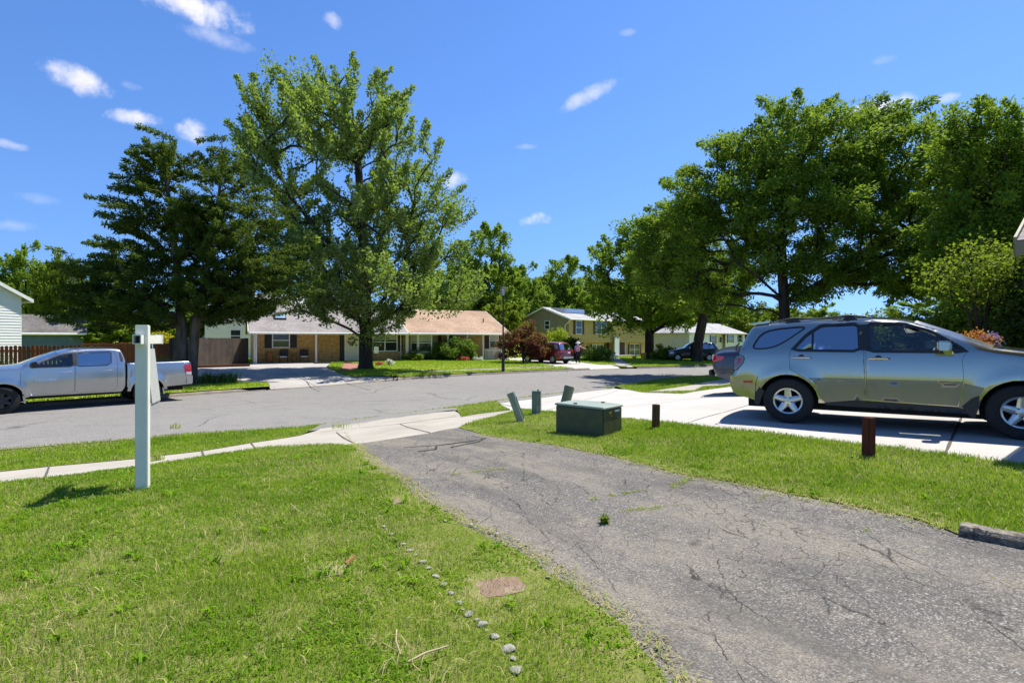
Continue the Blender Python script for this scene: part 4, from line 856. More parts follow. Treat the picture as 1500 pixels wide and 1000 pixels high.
    for s in (1, -1):
        y1 = float(bd.y(0,1.33)) ; m.box(-1.24,.555,min(s*(y1-.10),s*y1),max(s*(y1-.10),s*y1),1.30,1.338); m.box(-1.2,.55,min(s*(y1-.12),s*(y1-.10)),max(s*(y1-.12),s*(y1-.10)),.82,1.31)
    m.box(-1.2,.55,-.75,.75,.78,.82); m.box(-1.24,-1.19,-.8,.8,.8,1.33); m.build('bed_liner', MAT['blackplastic'], T)
    MB().box(-1.1,4.1,-.6,.6,.36,.62).build('underbody', MAT['darkin'], T)
    MB().box(2.75,3.0,-.7,.7,.7,1.25).build('dashboard', MAT['blackplastic'], T)
    for yy in (-.37, .37): car_seat(T, 2.15, yy, .72, MAT['darkin']); car_seat(T, 1.15, yy, .72, MAT['darkin'], .6)
    steering(T, 2.62, .37, 1.18)
    return T
truck = build_pickup()
td = Vector((-.66,-.75)).normalized(); tc = Vector((-11.95,17.2)) + Vector((td.y,-td.x))*.80
put_car(truck, tc, math.atan2(td.y, td.x), float(zR(-12.3,17.6)) + .004)

# ---- smaller cars farther away
def build_small(label, paintkey, kind):
    T = thing('parked_car', label, 'car', (0,0,0)); r = .375; A0 = (0,.335); A1 = (2.68,.335)
    if kind == 'suv': top = [(-.78,.42),(-.84,.60),(-.82,.85),(-.77,1.05),(-.55,1.45),(-.45,1.60),(.0,1.655),(.8,1.675),(1.3,1.63),(1.75,1.42),(2.15,1.12),(2.6,1.03),(3.2,.92),(3.45,.75),(3.48,.45)]; belt = 1.05; W = .90; ws = [(1.30,1.63),(1.75,1.42),(2.15,1.12)]; rw = [(-.775,1.06),(-.50,1.50)]; roof = [(-.50,1.50),(-.45,1.60),(.0,1.655),(.8,1.675),(1.3,1.63)]
    else: top = [(-.98,.42),(-1.06,.58),(-1.05,.80),(-.98,.98),(-.85,1.03),(-.42,1.08),(.0,1.25),(.45,1.40),(.9,1.445),(1.3,1.42),(1.75,1.24),(2.15,1.02),(2.6,.95),(3.2,.84),(3.45,.68),(3.48,.42)]; belt = .96; W = .88; ws = [(1.3,1.42),(1.75,1.24),(2.15,1.02)]; rw = [(-.42,1.08),(.0,1.25),(.40,1.385)]; roof = [(.40,1.385),(.45,1.40),(.9,1.445),(1.3,1.42)]
    bottom = [(3.3,.26)] + arc(*A1, r, -6, 186) + [(2.2,.24),(.45,.24)] + arc(*A0, r, -6, 184) + [(-.6,.32)]
    c = Car(pl_smooth(top, 1), bottom, W, belt, .6, .45, .12, (-.1,.16), (2.5,.14), [(0,.335,.40,.015),(2.68,.335,.40,.015)], .06, .08)
    if kind == 'suv': ww = [[(-.48,1.14),(-.34,1.50),(.02,1.53),(.02,1.10)],[(.06,1.09),(.06,1.54),(.86,1.545),(.86,1.07)],[(.92,1.07),(.92,1.545),(1.24,1.52),(1.62,1.35),(1.92,1.09)]]
    else: ww = [[(-.05,1.06),(.42,1.31),(.80,1.345),(.80,1.02)],[(.86,1.02),(.86,1.345),(1.24,1.325),(1.6,1.18),(1.85,1.0)]]
    for s in (1, -1):
        b = c.flank('body', c.outline, MAT[paintkey], T, s, ww, h=.09)
        for w in ww: c.flank('window', w, MAT['glassdark'], T, s, off=-.006, rnd=False, h=.15); c.ring('window_frame', inset(w, -.02), .025, MAT['blackplastic'], T, s, .002)
        for xs in (.04, .89, 2.0):
            l = [(xs, belt), (xs+.02, .75), (xs+.08, .34)]; c.ring('door_seam', l, .008, MAT['darkin'], T, s, .0015, False)
        for hx in (.2, 1.05):
            y0 = float(c.y(hx, belt-.1)); MB().tube([(hx-.08,(y0+.004)*s,belt-.1),(hx,(y0+.03)*s,belt-.1),(hx+.08,(y0+.004)*s,belt-.1)], .014, 6).build('handle', MAT[paintkey], T, smooth=True)
        for ax in (A0, A1): wheel(T, ax[0], (W-.11)*s, .335, .335, .215, .215, s, 7, True); arch_liner(c, T, ax, r+.01, W-.03)
        xr = top[2][0]; zz = (.86, 1.04) if kind == 'suv' else (.78, .95)
        c.flank('tail_lamp', [(xr+.02,zz[1]),(xr+.30,zz[1]-.04),(xr+.22,zz[0]+.03),(xr-.005,zz[0])], MAT['redlamp'], T, s, off=.006, rnd=False, h=.05)
        c.flank('headlight', [(3.0,.86),(3.35,.78),(3.42,.66),(3.05,.70)], MAT['clearlamp'], T, s, off=.006, rnd=False)
        c.flank('rocker_panel', [(.42,.36),(2.25,.36),(2.27,.24),(.42,.24)], MAT['blackplastic'], T, s, off=.004, rnd=False)
        yb = float(c.y(1.85, belt+.08)); MB().box(1.72,1.84,min(yb*s,(yb+.2)*s),max(yb*s,(yb+.2)*s),belt+.02,belt+.16).build('mirror', MAT[paintkey], T, bevel=.03, smooth=True)
        c.flank('inner_panel', [(top[2][0]+.15,belt-.06),(2.1,belt-.06),(3.1,.75),(3.1,.5)] + arc(*A1, r+.03, 0, 180, 10) + [(2.2,.4),(.5,.4)] + arc(*A0, r+.03, 0, 180, 10) + [(top[2][0]+.15,.5)], MAT['darkin'], T, s, off=-.06, rnd=False, h=.2)
    i = [k for k, p in enumerate(top) if p == rw[0] or (kind == 'suv' and p == (-.77,1.05))][0]
    c.over('body', top[:i+1], MAT[paintkey], T, bulge=.12); c.over('rear_window', rw, MAT['glassdark'], T, bulge=.08); c.over('roof', roof, MAT[paintkey], T); c.over('windscreen', ws, MAT['glassdark'], T)
    j = [k for k, p in enumerate(top) if p == ws[-1]][0]; c.over('bonnet', top[j:], MAT[paintkey], T, bulge=.08)
    xr = top[1][0]; zz = (.88, 1.03) if kind == 'suv' else (.78, .93)
    m = MB()
    for s in (-1, 1): m.add([(xr-.085,.35*s,zz[1]-.01),(xr+.02,.82*s,zz[1]),(xr+.02,.83*s,zz[0]),(xr-.085,.40*s,zz[0]+.03)], [(0,1,2,3)])
    m.build('tail_lamp', MAT['redlamp'], T); 
    MB().box(xr-.15,xr-.135,-.16,.16,.80,.93).build('licence_plate', MAT['white'], T); MB().box(xr-.125,xr-.05,-.62,.62,.40,.56).build('bumper', MAT['alu'] if kind == 'suv' else MAT['blackplastic'], T, bevel=.02)
    MB().box(-.6,3.1,-.7,.7,.2,.40).build('underbody', MAT['darkin'], T)
    return T
red = build_small('dark red crossover parked nose-in on the drive behind the red-leaved maple', 'maroon', 'suv')
p = at(824, 532.5, zF); put_car(red, (p[0]-.2, p[1]+.5), rad(135), float(zF(*p)) + .01)
navy = build_small('dark blue sedan parked beyond the silver SUV, only its tail showing', 'navy', 'sedan'); p = (6.42, 13.45)
put_car(navy, p, math.atan2(sd.y, sd.x), float(zN(*p)) + .01)
blk = build_small('black SUV parked under the leaning street tree before the white house', 'blackpaint', 'suv'); p = at(1036, 528.6, zF); put_car(blk, p, rad(172), float(zF(*p)) + .01)
# ------------------------------------------------------------------ buildings: each in its own frame, x along the front, y to the back, z up
class Frame:
    def __init__(f, O, ang, z): f.O = Vector(O); f.d = Vector((math.cos(ang), math.sin(ang))); f.n = Vector((-math.sin(ang), math.cos(ang))); f.ang = ang; f.z = z
    def x(f, px, yl=0.0):
        """local x on the line y = yl at which the photo column px falls"""
        k = (px-750)/FPX; o = f.O + f.n*yl; return (k*o.y - o.x)/(f.d.x - k*f.d.y)
    def zz(f, py, xl, yl=0.0):
        p = f.O + f.d*xl + f.n*yl; return CAMZ - (py-HOR)*p.y/FPX - f.z
def clip(poly, z0, z1):
    for zc, keep in ((z0, 1), (z1, -1)):
        Q = []
        for i in range(len(poly)):
            a = poly[i-1]; b = poly[i]; ia = (a[1]-zc)*keep >= 0; ib = (b[1]-zc)*keep >= 0
            if ia != ib: t = (zc-a[1])/(b[1]-a[1]); Q.append((a[0]+(b[0]-a[0])*t, zc))
            if ib: Q.append(b)
        poly = Q
        if len(poly) < 3: return []
    return poly
def lap(name, poly, mat, parent, place, board=.2, lip=.022):
    """lap siding: poly (u, z) cut in courses, each board tilted out at its lower edge; place(u, out, z) gives the point"""
    m = MB(); z = min(p[1] for p in poly); zm = max(p[1] for p in poly)
    while z < zm - .005:
        q = clip(poly, z, min(z+board, zm)); 
        if len(q) >= 3:
            V = [place(u, lip*(1-(v-z)/board)+.002, v) for u, v in q]; V2 = [place(u, -.10, v) for u, v in q]; n = len(q)
            m.add(V + V2, [tuple(range(n)), tuple(range(2*n-1, n-1, -1))] + [(i, i+n, (i+1) % n + n, (i+1) % n) for i in range(n)])
        z += board
    return m.build(name, mat, parent)
def window(parent, x0, x1, z0, z1, y, mullions=0, hung=True, shut=None, sw=.34, mat='white', blind=0, frame=.07):
    f = MB(); w = frame
    f.box(x0,x1,y-.05,y+.02,z1-w,z1); f.box(x0,x1,y-.055,y+.02,z0,z0+w); f.box(x0,x0+w,y-.05,y+.02,z0+w,z1-w); f.box(x1-w,x1,y-.05,y+.02,z0+w,z1-w)
    xs = [x0+w] + [x0+w+(x1-x0-2*w)*(k+1)/(mullions+1) for k in range(mullions)] + [x1-w]
    for xm in xs[1:-1]: f.box(xm-.05,xm+.05,y-.048,y+.02,z0+w,z1-w)
    if hung:
        zc = (z0+z1)/2
        for a, b in zip(xs[:-1], xs[1:]): f.box(a+(.05 if a != xs[0] else 0),b-(.05 if b != xs[-1] else 0),y-.04,y+.02,zc-.03,zc+.03)
    o = f.build('window', MAT[mat], parent)
    MB().box(x0+w,x1-w,y-.02,y+.015,z0+w,z1-w).build('pane', MAT['pane'], o)
    if blind: MB().box(x0+w+.01,x1-w-.01,y-.026,y-.022,z1-w-(z1-z0)*blind,z1-w-.001).build('blind', MAT['curtain'], o)
    if shut:
        for a, b in ((x0-sw-.02, x0-.02), (x1+.02, x1+sw+.02)):
            s = MB().box(a,b,y-.035,y,z0,z1); n = max(4, int((z1-z0)/.11))
            for k in range(n): zz = z0+.05+(z1-z0-.1)*k/n; s.box(a+.05,b-.05,y-.05,y-.034,zz,zz+.06)
            s.build('shutter', MAT[shut], parent)
    return o
def door(parent, x0, x1, z0, z1, y, mat, trim='white', glass=False):
    f = MB(); f.box(x0-.1,x0,y-.05,y+.02,z0,z1+.1); f.box(x1,x1+.1,y-.05,y+.02,z0,z1+.1); f.box(x0,x1,y-.05,y+.02,z1,z1+.1)
    d = MB(); d.box(x0,x1,y-.03,y+.015,z0,z1); w = x1-x0
    for a, b, c, e in ((.14,.44,.1,.42),(.56,.86,.1,.42),(.14,.44,.5,.9),(.56,.86,.5,.9)): d.box(x0+w*a,x0+w*b,y-.042,y-.03,z0+(z1-z0)*c,z0+(z1-z0)*e)
    o = d.build('door', MAT[mat], parent); f.build('door_frame', MAT[trim], o)
    MB().lathe([(.03,0),(.035,-.05),(0,-.06)], 10, (x1-.09, y-.03, z0+.95), 'y').build('handle', MAT['chrome'], o)
    return o
def gable_roof(parent, x0, x1, ye, yr, yb, ze, zr, mat, over=.0, thick=.14, trim='white'):
    """two slopes between the eaves ye / yb, ridge at yr"""
    m = MB(); 
    for ya, za, yc, zc in ((ye, ze, yr, zr), (yb, ze, yr, zr)):
        m.add([(x0,ya,za),(x1,ya,za),(x1,yc,zc),(x0,yc,zc),(x0,ya,za-thick),(x1,ya,za-thick),(x1,yc,zc-thick),(x0,yc,zc-thick)], [(0,1,2,3),(4,7,6,5),(0,4,5,1),(1,5,6,2),(3,2,6,7),(0,3,7,4)])
    r = m.build('roof', MAT[mat], parent)
    t = MB(); t.box(x0,x1,ye-.035,ye-.003,ze-.20,ze-.01)
    t.build('fascia', MAT[trim], r)
    t = MB()
    for x in (x0-.03, x1+.003):
        for ya, yc in ((ye, yr), (yb, yr)):
            t.add([(x,ya,ze-.20),(x+.027,ya,ze-.20),(x+.027,yc,zr-.20),(x,yc,zr-.20),(x,ya,ze+.005),(x+.027,ya,ze+.005),(x+.027,yc,zr+.005),(x,yc,zr+.005)], [(0,1,2,3),(7,6,5,4),(0,4,5,1),(1,5,6,2),(2,6,7,3),(3,7,4,0)])
    t.build('bargeboard', MAT[trim], r)
    g = MB().tube([(x0+.05,ye-.09,ze-.10),(x1-.05,ye-.09,ze-.10)], .06, 8).build('gutter', MAT[trim], r, smooth=True)
    return r
def downspout(parent, x, y, z0, z1, kick=-.25, mat='white'):
    return MB().tube([(x,y,z1),(x,y,z0+.12),(x,y+kick,z0+.03)], .045, 8).build('downspout', MAT[mat], parent, smooth=True)
def post(parent, x, y, z0, z1, w=.12, mat='white'):
    return MB().box(x-w/2,x+w/2,y-w/2,y+w/2,z0,z1).box(x-w*.7,x+w*.7,y-w*.7,y+w*.7,z0-.02,z0+.12).box(x-w*.7,x+w*.7,y-w*.7,y+w*.7,z1-.1,z1+.01).build('porch_post', MAT[mat], parent)

# ---- the brick duplex opposite
O1 = (-19.35, 38.9); A1 = math.atan2(49-38.9, -.3+19.35); z1 = float(zF(-17, 41)) - .02
F1_ = Frame(O1, A1, z1); YW = 1.15
xm = F1_.x(597, .1); xe = F1_.x(747, 0)
HB = thing('brick_house', 'long low tan brick house with grey shingle roof, skylight and white front door', 'house', (*O1, z1), A1)
HP = thing('brick_house', 'low tan brick house with pinkish roof, bay window and white porch railing', 'house', (*O1, z1), A1)
ZE, ZR = F1_.zz(486, .5), 4.78
MB().box(.25,xm-.02,YW,9.8,-.3,ZE-.1).add([(.25,YW,ZE-.1),(.25,9.8,ZE-.1),(.25,5.6,ZR-.2),(.30,YW,ZE-.1),(.30,9.8,ZE-.1),(.30,5.6,ZR-.2)],[(0,1,2),(5,4,3),(0,2,5,3),(1,4,5,2)]).build('wall', MAT['brick'], HB)
gable_roof(HB, -.15, xm, -.15, 5.4, 11, ZE+.02, ZR, 'shingrey')
MB().box(.1,xm,-.1,YW-.003,-.35,.05).build('porch_floor', MAT['pad'], HB)
MB().box(0,xm,-.05,YW-.003,ZE-.17,ZE-.145).build('soffit', MAT['white'], HB)
fx = lambda px, y=YW: F1_.x(px, y)
fz = lambda py, px, y=YW: F1_.zz(py, F1_.x(px, y), y)
window(HB, fx(398.5), fx(424.5), fz(509.5,412), fz(487,412), YW, 0, True, 'shutter', .50, blind=.0)
o = door(HB, fx(506.5), fx(523.5), .10, fz(490,515), YW, 'doorcream')
w = MB(); c = Vector((fx(515), YW-.08, fz(499,515)))
for k in range(70):
    a = random.random()*2*PI; p = c + Vector((math.cos(a)*.26, random.uniform(-.04,.02), math.sin(a)*.26)) + Vector((random.gauss(0,.04), 0, random.gauss(0,.04)))
    w.bar(p, p + Vector((random.gauss(0,.07), random.gauss(0,.03), random.gauss(0,.07))), .035, .02)
MAT['wreath'] = M('wreath_leaves', (.035,.06,.02), (.06,.05,.03), 12, .9); tag(w.build('wreath', MAT['wreath']), 'round green wreath hanging on the white front door', 'wreath')
bpy.data.objects['wreath'].location = (*O1, z1); bpy.data.objects['wreath'].rotation_euler = (0,0,A1)
for a, b in ((497.5,504), (526.5,532)):
    MB().box(fx(a),fx(b),YW-.035,YW,.1,fz(489,515)).build('shutter', MAT['shutter'], HB)
window(HB, fx(545), fx(582), fz(514.5,560), fz(487,560), YW, 1, True, None, blind=.35); MB().box(fx(583),fx(590),YW-.035,YW,fz(514.5,560),fz(487,560)).build('shutter', MAT['shutter'], HB); MB().box(fx(537),fx(544),YW-.035,YW,fz(514.5,560),fz(487,560)).build('shutter', MAT['shutter'], HB)
for px in (463,): post(HB, F1_.x(px,.1), .1, .05, ZE-.15, .13)
post(HB, F1_.x(373,.1), .1, .05, ZE-.15, .13); downspout(HB, F1_.x(375.5,-.07), -.07, .0, ZE-.12, -.35); downspout(HB, xm-.30, YW-.06, .0, ZE-.15, -.2)
MB().box(F1_.x(594,.9),F1_.x(598,.9),.8,.95,.0,ZE-.15).build('porch_post', MAT['white'], HB)
sk = (F1_.x(410,2.2), 2.35); slope = (ZR-ZE)/5.55
def on_roof(parent, name, mat, x0, x1, y0, y1, h, zb=ZE+.02, sl=slope, ye=-.15):
    q = lambda y: zb + (y-ye)*sl
    return MB().add([(x0,y0,q(y0)-.02),(x1,y0,q(y0)-.02),(x1,y1,q(y1)-.02),(x0,y1,q(y1)-.02),(x0,y0,q(y0)+h),(x1,y0,q(y0)+h),(x1,y1,q(y1)+h),(x0,y1,q(y1)+h)], [(0,3,2,1),(4,5,6,7),(0,1,5,4),(1,2,6,5),(2,3,7,6),(3,0,4,7)]).build(name, MAT[mat], parent)
s_ = on_roof(HB, 'skylight', 'blackplastic', F1_.x(402,2.2), F1_.x(419.5,2.2), 2.15, 3.25, .12); on_roof(HB, 'skylight_glass', 'skyl', F1_.x(402,2.2)+.07, F1_.x(419.5,2.2)-.07, 2.23, 3.17, .128)
for px, yy in ((437,2.4),(451,5.0)): MB().lathe([(.05,0),(.05,.42),(.07,.42),(.07,.46),(0,.46)], 10, (F1_.x(px,yy), yy, ZE+yy*slope-.05)).build('vent_pipe', MAT['blackplastic'], HB)
# pink-roofed half
MB().box(xm+.02,xe-.3,YW,9.8,-.4,ZE-.1).add([(xe-.35,YW,ZE-.1),(xe-.35,9.8,ZE-.1),(xe-.35,5.6,ZR-.2),(xe-.30,YW,ZE-.1),(xe-.30,9.8,ZE-.1),(xe-.30,5.6,ZR-.2)],[(0,1,2),(5,4,3),(0,2,5,3),(1,4,5,2)]).build('wall', MAT['brick'], HP)
gable_roof(HP, xm+.02, xe, -.15, 5.4, 11, ZE+.02, ZR-.05, 'shinpink')
MB().box(xm+.03,xe,-.05,YW-.003,ZE-.17,ZE-.145).build('soffit', MAT['white'], HP); MB().box(F1_.x(655,.1),xe-.1,-.1,YW-.003,-.35,.05).build('porch_floor', MAT['pad'], HP)
bx0, bx1 = F1_.x(606,.3), F1_.x(641,.3); zb0, zb1 = fz(515,622), fz(489,622); m = MB(); bw = .62
m.prism([(bx0,YW-.003),(bx0+.45,YW-bw),(bx1-.45,YW-bw),(bx1,YW-.003)], zb1+.02, ZE-.17); m.prism([(bx0,YW-.003),(bx0+.45,YW-bw),(bx1-.45,YW-bw),(bx1,YW-.003)], zb0-.35, zb0-.02)
bay = m.build('bay_window', MAT['white'], HP)
def bay_face(a, b, blind):
    a = Vector(a); b = Vector(b); d = (b-a); L = d.length; ang = math.atan2(d.y, d.x); f = MB(); f.box(0,.09,-.03,.03,zb0-.02,zb1+.02); f.box(L-.09,L,-.03,.03,zb0-.02,zb1+.02); f.box(.09,L-.09,-.025,.03,zb0-.02,zb0+.06); f.box(.09,L-.09,-.025,.03,zb1-.06,zb1+.02); f.box(.09,L-.09,-.02,.03,(zb0+zb1)/2-.03,(zb0+zb1)/2+.03)
    o = f.build('sash', MAT['white'], bay); o.location = (a.x, a.y, 0); o.rotation_euler = (0,0,ang)
    p = MB().box(.09,L-.09,-.005,.02,zb0+.06,zb1-.06).build('pane', MAT['pane'], bay); p.location = o.location; p.rotation_euler = o.rotation_euler
    p = MB().box(.10,L-.10,-.012,-.008,zb1-(zb1-zb0)*blind,zb1-.06).build('blind', MAT['curtain'], bay); p.location = o.location; p.rotation_euler = o.rotation_euler
bay_face((bx0,YW-.02),(bx0+.45,YW-bw),.45); bay_face((bx0+.45,YW-bw),(bx1-.45,YW-bw),.42); bay_face((bx1-.45,YW-bw),(bx1,YW-.02),.45)
MB().add([(bx0-.15,-.16,ZE-.03),(bx1+.15,-.16,ZE-.03),(bx1+.15,.9,ZE+.42),(bx0-.15,.9,ZE+.42),(bx0-.15,-.16,ZE-.15),(bx1+.15,-.16,ZE-.15),(bx1+.15,.9,ZE+.3),(bx0-.15,.9,ZE+.3)],[(0,1,2,3),(4,7,6,5),(0,4,5,1),(1,5,6,2),(2,6,7,3),(3,7,4,0)]).build('bay_roof', MAT['shinpink'], HP)
for a, b in ((600.5,605), (641.5,646.5)): MB().box(fx(a),fx(b),YW-.035,YW,zb0,fz(486.5,622)).build('shutter', MAT['brownshut'], HP)
door(HP, fx(657), fx(666), .1, fz(488,660), YW, 'brownshut'); window(HP, fx(716.5), fx(730), fz(510,722), fz(488,722), YW, 0, True, 'brownshut', .42, blind=.4)
for px in (656, 684.5, 707.5): post(HP, F1_.x(px,.1), .1, .05, ZE-.15, .13)
m = MB(); xa, xb = F1_.x(708.5,.1)+.1, xe-.4
m.box(xa,xb,.07,.13,.88,.94); m.box(xa,xb,.075,.125,.12,.17)
x = xa+.08
while x < xb: m.box(x,x+.04,.08,.12,.17,.88); x += .13
m.build('porch_railing', MAT['white'], HP); downspout(HP, xe-.35, YW-.06, 0, ZE-.15)
MB().lathe([(.05,0),(.05,.42),(.07,.42),(.07,.46),(0,.46)], 10, (F1_.x(708,2.4), 2.4, ZE+2.4*slope-.05)).build('vent_pipe', MAT['blackplastic'], HP)
# flower bed curb in front of the double window
tag(MB().box(F1_.x(536,.6),F1_.x(600,.6),.35,.5,-.1,.16).build('brick_edging', MAT['brickpath'], None, loc=None), 'low red edging wall of the flower bed under the double window', 'edging')
bpy.data.objects['brick_edging'].location = (*O1, z1); bpy.data.objects['brick_edging'].rotation_euler = (0,0,A1)

# ---- the tan split-level house
O2 = (7.55, 70.0); A2 = rad(46); z2 = float(zF(10, 73)) - .05; F2_ = Frame(O2, A2, z2)
HT = thing('split_level_house', 'two-storey tan sided house with solar panels on its grey roof', 'house', (*O2, z2), A2)
ze2 = F2_.zz(467, .3); dep = 8.6; zr2 = ze2 + 1.75; xl = F2_.x(948); zf_ = F2_.zz(501.5, 3)
lap('wall', [(.0,zf_),(xl,zf_),(xl,ze2-.12),(.0,ze2-.12)], MAT['tan'], HT, lambda u, o, z: (u, -o, z), .21)
lap('wall', [(.25,-.5),(xl,-.5),(xl,zf_),(.25,zf_)], MAT['tan'], HT, lambda u, o, z: (u, .45-o, z), .21)
lap('wall', [(.0,-.5),(dep,-.5),(dep,ze2-.12),(dep/2,zr2-.2),(.0,ze2-.12)], MAT['taupeandshade'], HT, lambda u, o, z: (-o+.0, u+.02, z), .21)  # gable end turned from the sun: shade painted in as a darker siding colour
MB().box(.06,xl,.5,dep,-.5,ze2-.2).box(.01,xl,.02,.5,zf_-.03,zf_-.003).build('wall', MAT['tan'], HT)
gable_roof(HT, -.35, xl+.3, -.45, dep/2, dep+.4, ze2+.05, zr2, 'shinpale', thick=.16)
sl2 = (zr2-ze2-.05)/(dep/2+.45)
for xa, xb, ya, yb in ((1.0,3.55,1.9,3.9),(3.6,6.15,1.9,3.9),(6.2,8.75,1.9,3.9)): on_roof(HT, 'solar_panel', 'solar', xa, xb, ya, yb, .12, ze2+.05, sl2, -.45)
gx = lambda px, y=0: F2_.x(px, y); gz = lambda py, px, y=0: F2_.zz(py, F2_.x(px, y), y)
window(HT, gx(843), gx(852), gz(489.5,847), gz(469.5,847), -.03, 0, True, 'brownshut', .48); window(HT, gx(872), gx(888.5), gz(489.5,880), gz(470,880), -.03, 1, True, 'brownshut', .48)
window(HT, gx(867,.45), gx(884,.45), gz(521,875,.45), gz(504,875,.45), .42, 2, False, 'brownshut', .45); window(HT, gx(922,.45), gx(936,.45), gz(520,930,.45), gz(503.5,930,.45), .42, 1, True, 'brownshut', .45)
door(HT, gx(907,.45), gx(915,.45), .15, gz(498,911,.45), .42, 'brownshut'); MB().box(gx(896.5),gx(903),-.5,-.35,.0,gz(494,899)).build('porch_screen', MAT['white'], HT); MB().box(gx(895),gx(920),-1.2,.40,-.5,.12).build('porch_step', MAT['walk'], HT)
MB().box(gx(904),gx(905.5),-.28,-.16,.1,gz(500,905)).box(gx(891),gx(892.5),-.1,.3,.1,zf_-.03).build('porch_post', MAT['brownshut'], HT)
m = MB().tube([(-.1,-.5,ze2-.05),(-.15,-.2,ze2-.35),(-.12,.5,ze2-.85),(-.12,.5,.3)], .06, 8); m.build('downspout', MAT['white'], HT, smooth=True)
k = (802-750)/FPX; yl = (k*O2[1]-O2[0])/(F2_.n.x-k*F2_.n.y); zc = CAMZ-(476-HOR)*(O2[1]+F2_.n.y*yl)/FPX - z2
m = MB(); m.box(-.09,-.02,yl-.45,yl+.45,zc-.62,zc+.62); o = m.build('window', MAT['white'], HT); MB().box(-.10,-.092,yl-.37,yl+.37,zc-.54,zc-.03).box(-.10,-.092,yl-.37,yl+.37,zc+.03,zc+.54).build('pane', MAT['pane'], o)

# ---- the white split-level house at the end of the street
O3 = (29.7, 88.0); A3 = rad(46); z3 = float(zF(33, 90)) - .1; F3_ = Frame(O3, A3, z3)
HW = thing('split_level_house', 'small white split-level house with pale hip roof and a tall front door', 'house', (*O3, z3), A3)
xl3 = F3_.x(1091); ze3 = F3_.zz(487.5, 4); hx = lambda px, y=0: F3_.x(px, y); hz = lambda py, px, y=0: F3_.zz(py, F3_.x(px, y), y); zo = hz(511, 1075)
xr3 = hx(1063)
lap('wall', [(0,-.6),(hx(1049),-.6),(hx(1049),ze3),(0,ze3)], MAT['whiteside'], HW, lambda u, o, z: (u, -o, z), .22); lap('wall', [(xr3,zo),(xl3,zo),(xl3,ze3),(xr3,ze3)], MAT['whiteside'], HW, lambda u, o, z: (u, -o, z), .22)
lap('wall', [(xr3,-.6),(xl3-.2,-.6),(xl3-.2,zo),(xr3,zo)], MAT['whiteside'], HW, lambda u, o, z: (u, .5-o, z), .22); lap('wall', [(0,-.6),(7.5,-.6),(7.5,ze3),(0,ze3)], MAT['greyandshade'], HW, lambda u, o, z: (-o, u+.02, z), .22)  # left side wall: its shade is put into the colour, grey beside the white front
MB().box(.06,xl3-.05,1.0,8,-.6,ze3-.05).box(hx(1049),xr3,.6,1.0,-.6,ze3-.05).build('wall', MAT['cream'], HW)
m = MB(); a, b, c, d = -.5, xl3+.5, -.5, 8.2; rz = hz(474.5, 1060, 4)
m.add([(a,c,ze3),(b,c,ze3),(b,d,ze3),(a,d,ze3),(a+3.6,3.9,rz),(b-3.6,3.9,rz),(a,c,ze3-.15),(b,c,ze3-.15),(b,d,ze3-.15),(a,d,ze3-.15)], [(0,1,5,4),(1,2,5),(2,3,4,5),(3,0,4),(0,6,7,1),(1,7,8,2),(2,8,9,3),(3,9,6,0),(6,9,8,7)]); m.build('roof', MAT['shinpale'], HW)
window(HW, hx(1041), hx(1047.5), hz(504,1044), hz(491,1044), -.03, 0, True, 'shutter', .4); window(HW, hx(1066), hx(1073), hz(502,1070), hz(490,1070), -.03, 1, True, 'shutter', .38); window(HW, hx(1081.5), hx(1086), hz(501.5,1084), hz(490,1084), -.03, 0, True, 'shutter', .38)
window(HW, hx(1066,.5), hx(1075,.5), hz(524,1070,.5), hz(513,1070,.5), .47, 2, False); door(HW, hx(1052,.6), hx(1057,.6), -.1, hz(505,1055,.6), .57, 'doorcream', glass=True); window(HW, hx(1052,.6), hx(1057,.6), hz(502,1055,.6), hz(493,1055,.6), .57, 0, False)
window(HW, hx(1019), hx(1028), hz(504,1024), hz(492,1024), -.03, 1, True, 'shutter', .4)

# ---- the white sided house at the far left, the blue shed, the cream house behind the brick one
zL = float(zF(-28, 31)); O4 = (-29.4, 31.5); A4 = math.atan2(.93,.36)
HL = thing('sided_house', 'white clapboard gable end with shadowed eave at the left edge', 'house', (*O4, zL), A4)     # x runs toward the back right, y to the left
e4 = CAMZ-(434-HOR)*31.5/FPX - zL
lap('wall', [(-9,-.4),(0,-.4),(0,e4),(-4.5,e4+2.6),(-9,e4)], MAT['whiteside'], HL, lambda u, o, z: (u, -o, z), .165)
MB().box(-8.95,-.05,.12,12,-.4,e4-.1).build('wall', MAT['whiteside'], HL)
m = MB(); 
for xa, za, xb, zb in ((.45,e4-.27,-4.5,e4+2.6),(-9.45,e4-.27,-4.5,e4+2.6)): m.add([(xa,-.20,za),(xb,-.20,zb),(xb,12.2,zb),(xa,12.2,za),(xa,-.20,za+.14),(xb,-.20,zb+.14),(xb,12.2,zb+.14),(xa,12.2,za+.14)], [(0,1,2,3),(7,6,5,4),(0,4,5,1),(1,5,6,2),(2,6,7,3),(3,7,4,0)])
r = m.build('roof', MAT['shindark'], HL); m = MB()
for xa, za, xb, zb in ((.47,e4-.30,-4.5,e4+2.57),(-9.47,e4-.30,-4.5,e4+2.57)): m.add([(xa,-.24,za-.06),(xb,-.24,zb-.06),(xb,-.204,zb-.06),(xa,-.204,za-.06),(xa,-.24,za+.15),(xb,-.24,zb+.15),(xb,-.204,zb+.15),(xa,-.204,za+.15)], [(0,1,2,3),(7,6,5,4),(0,4,5,1),(1,5,6,2),(2,6,7,3),(3,7,4,0)])
m.box(.47,.51,-.20,12.1,e4-.36,e4-.14); m.build('fascia', MAT['white'], r)
O5 = ((30-750)/FPX*44, 44.0); z5 = float(zF(*O5)); F5 = Frame(O5, rad(40), z5)
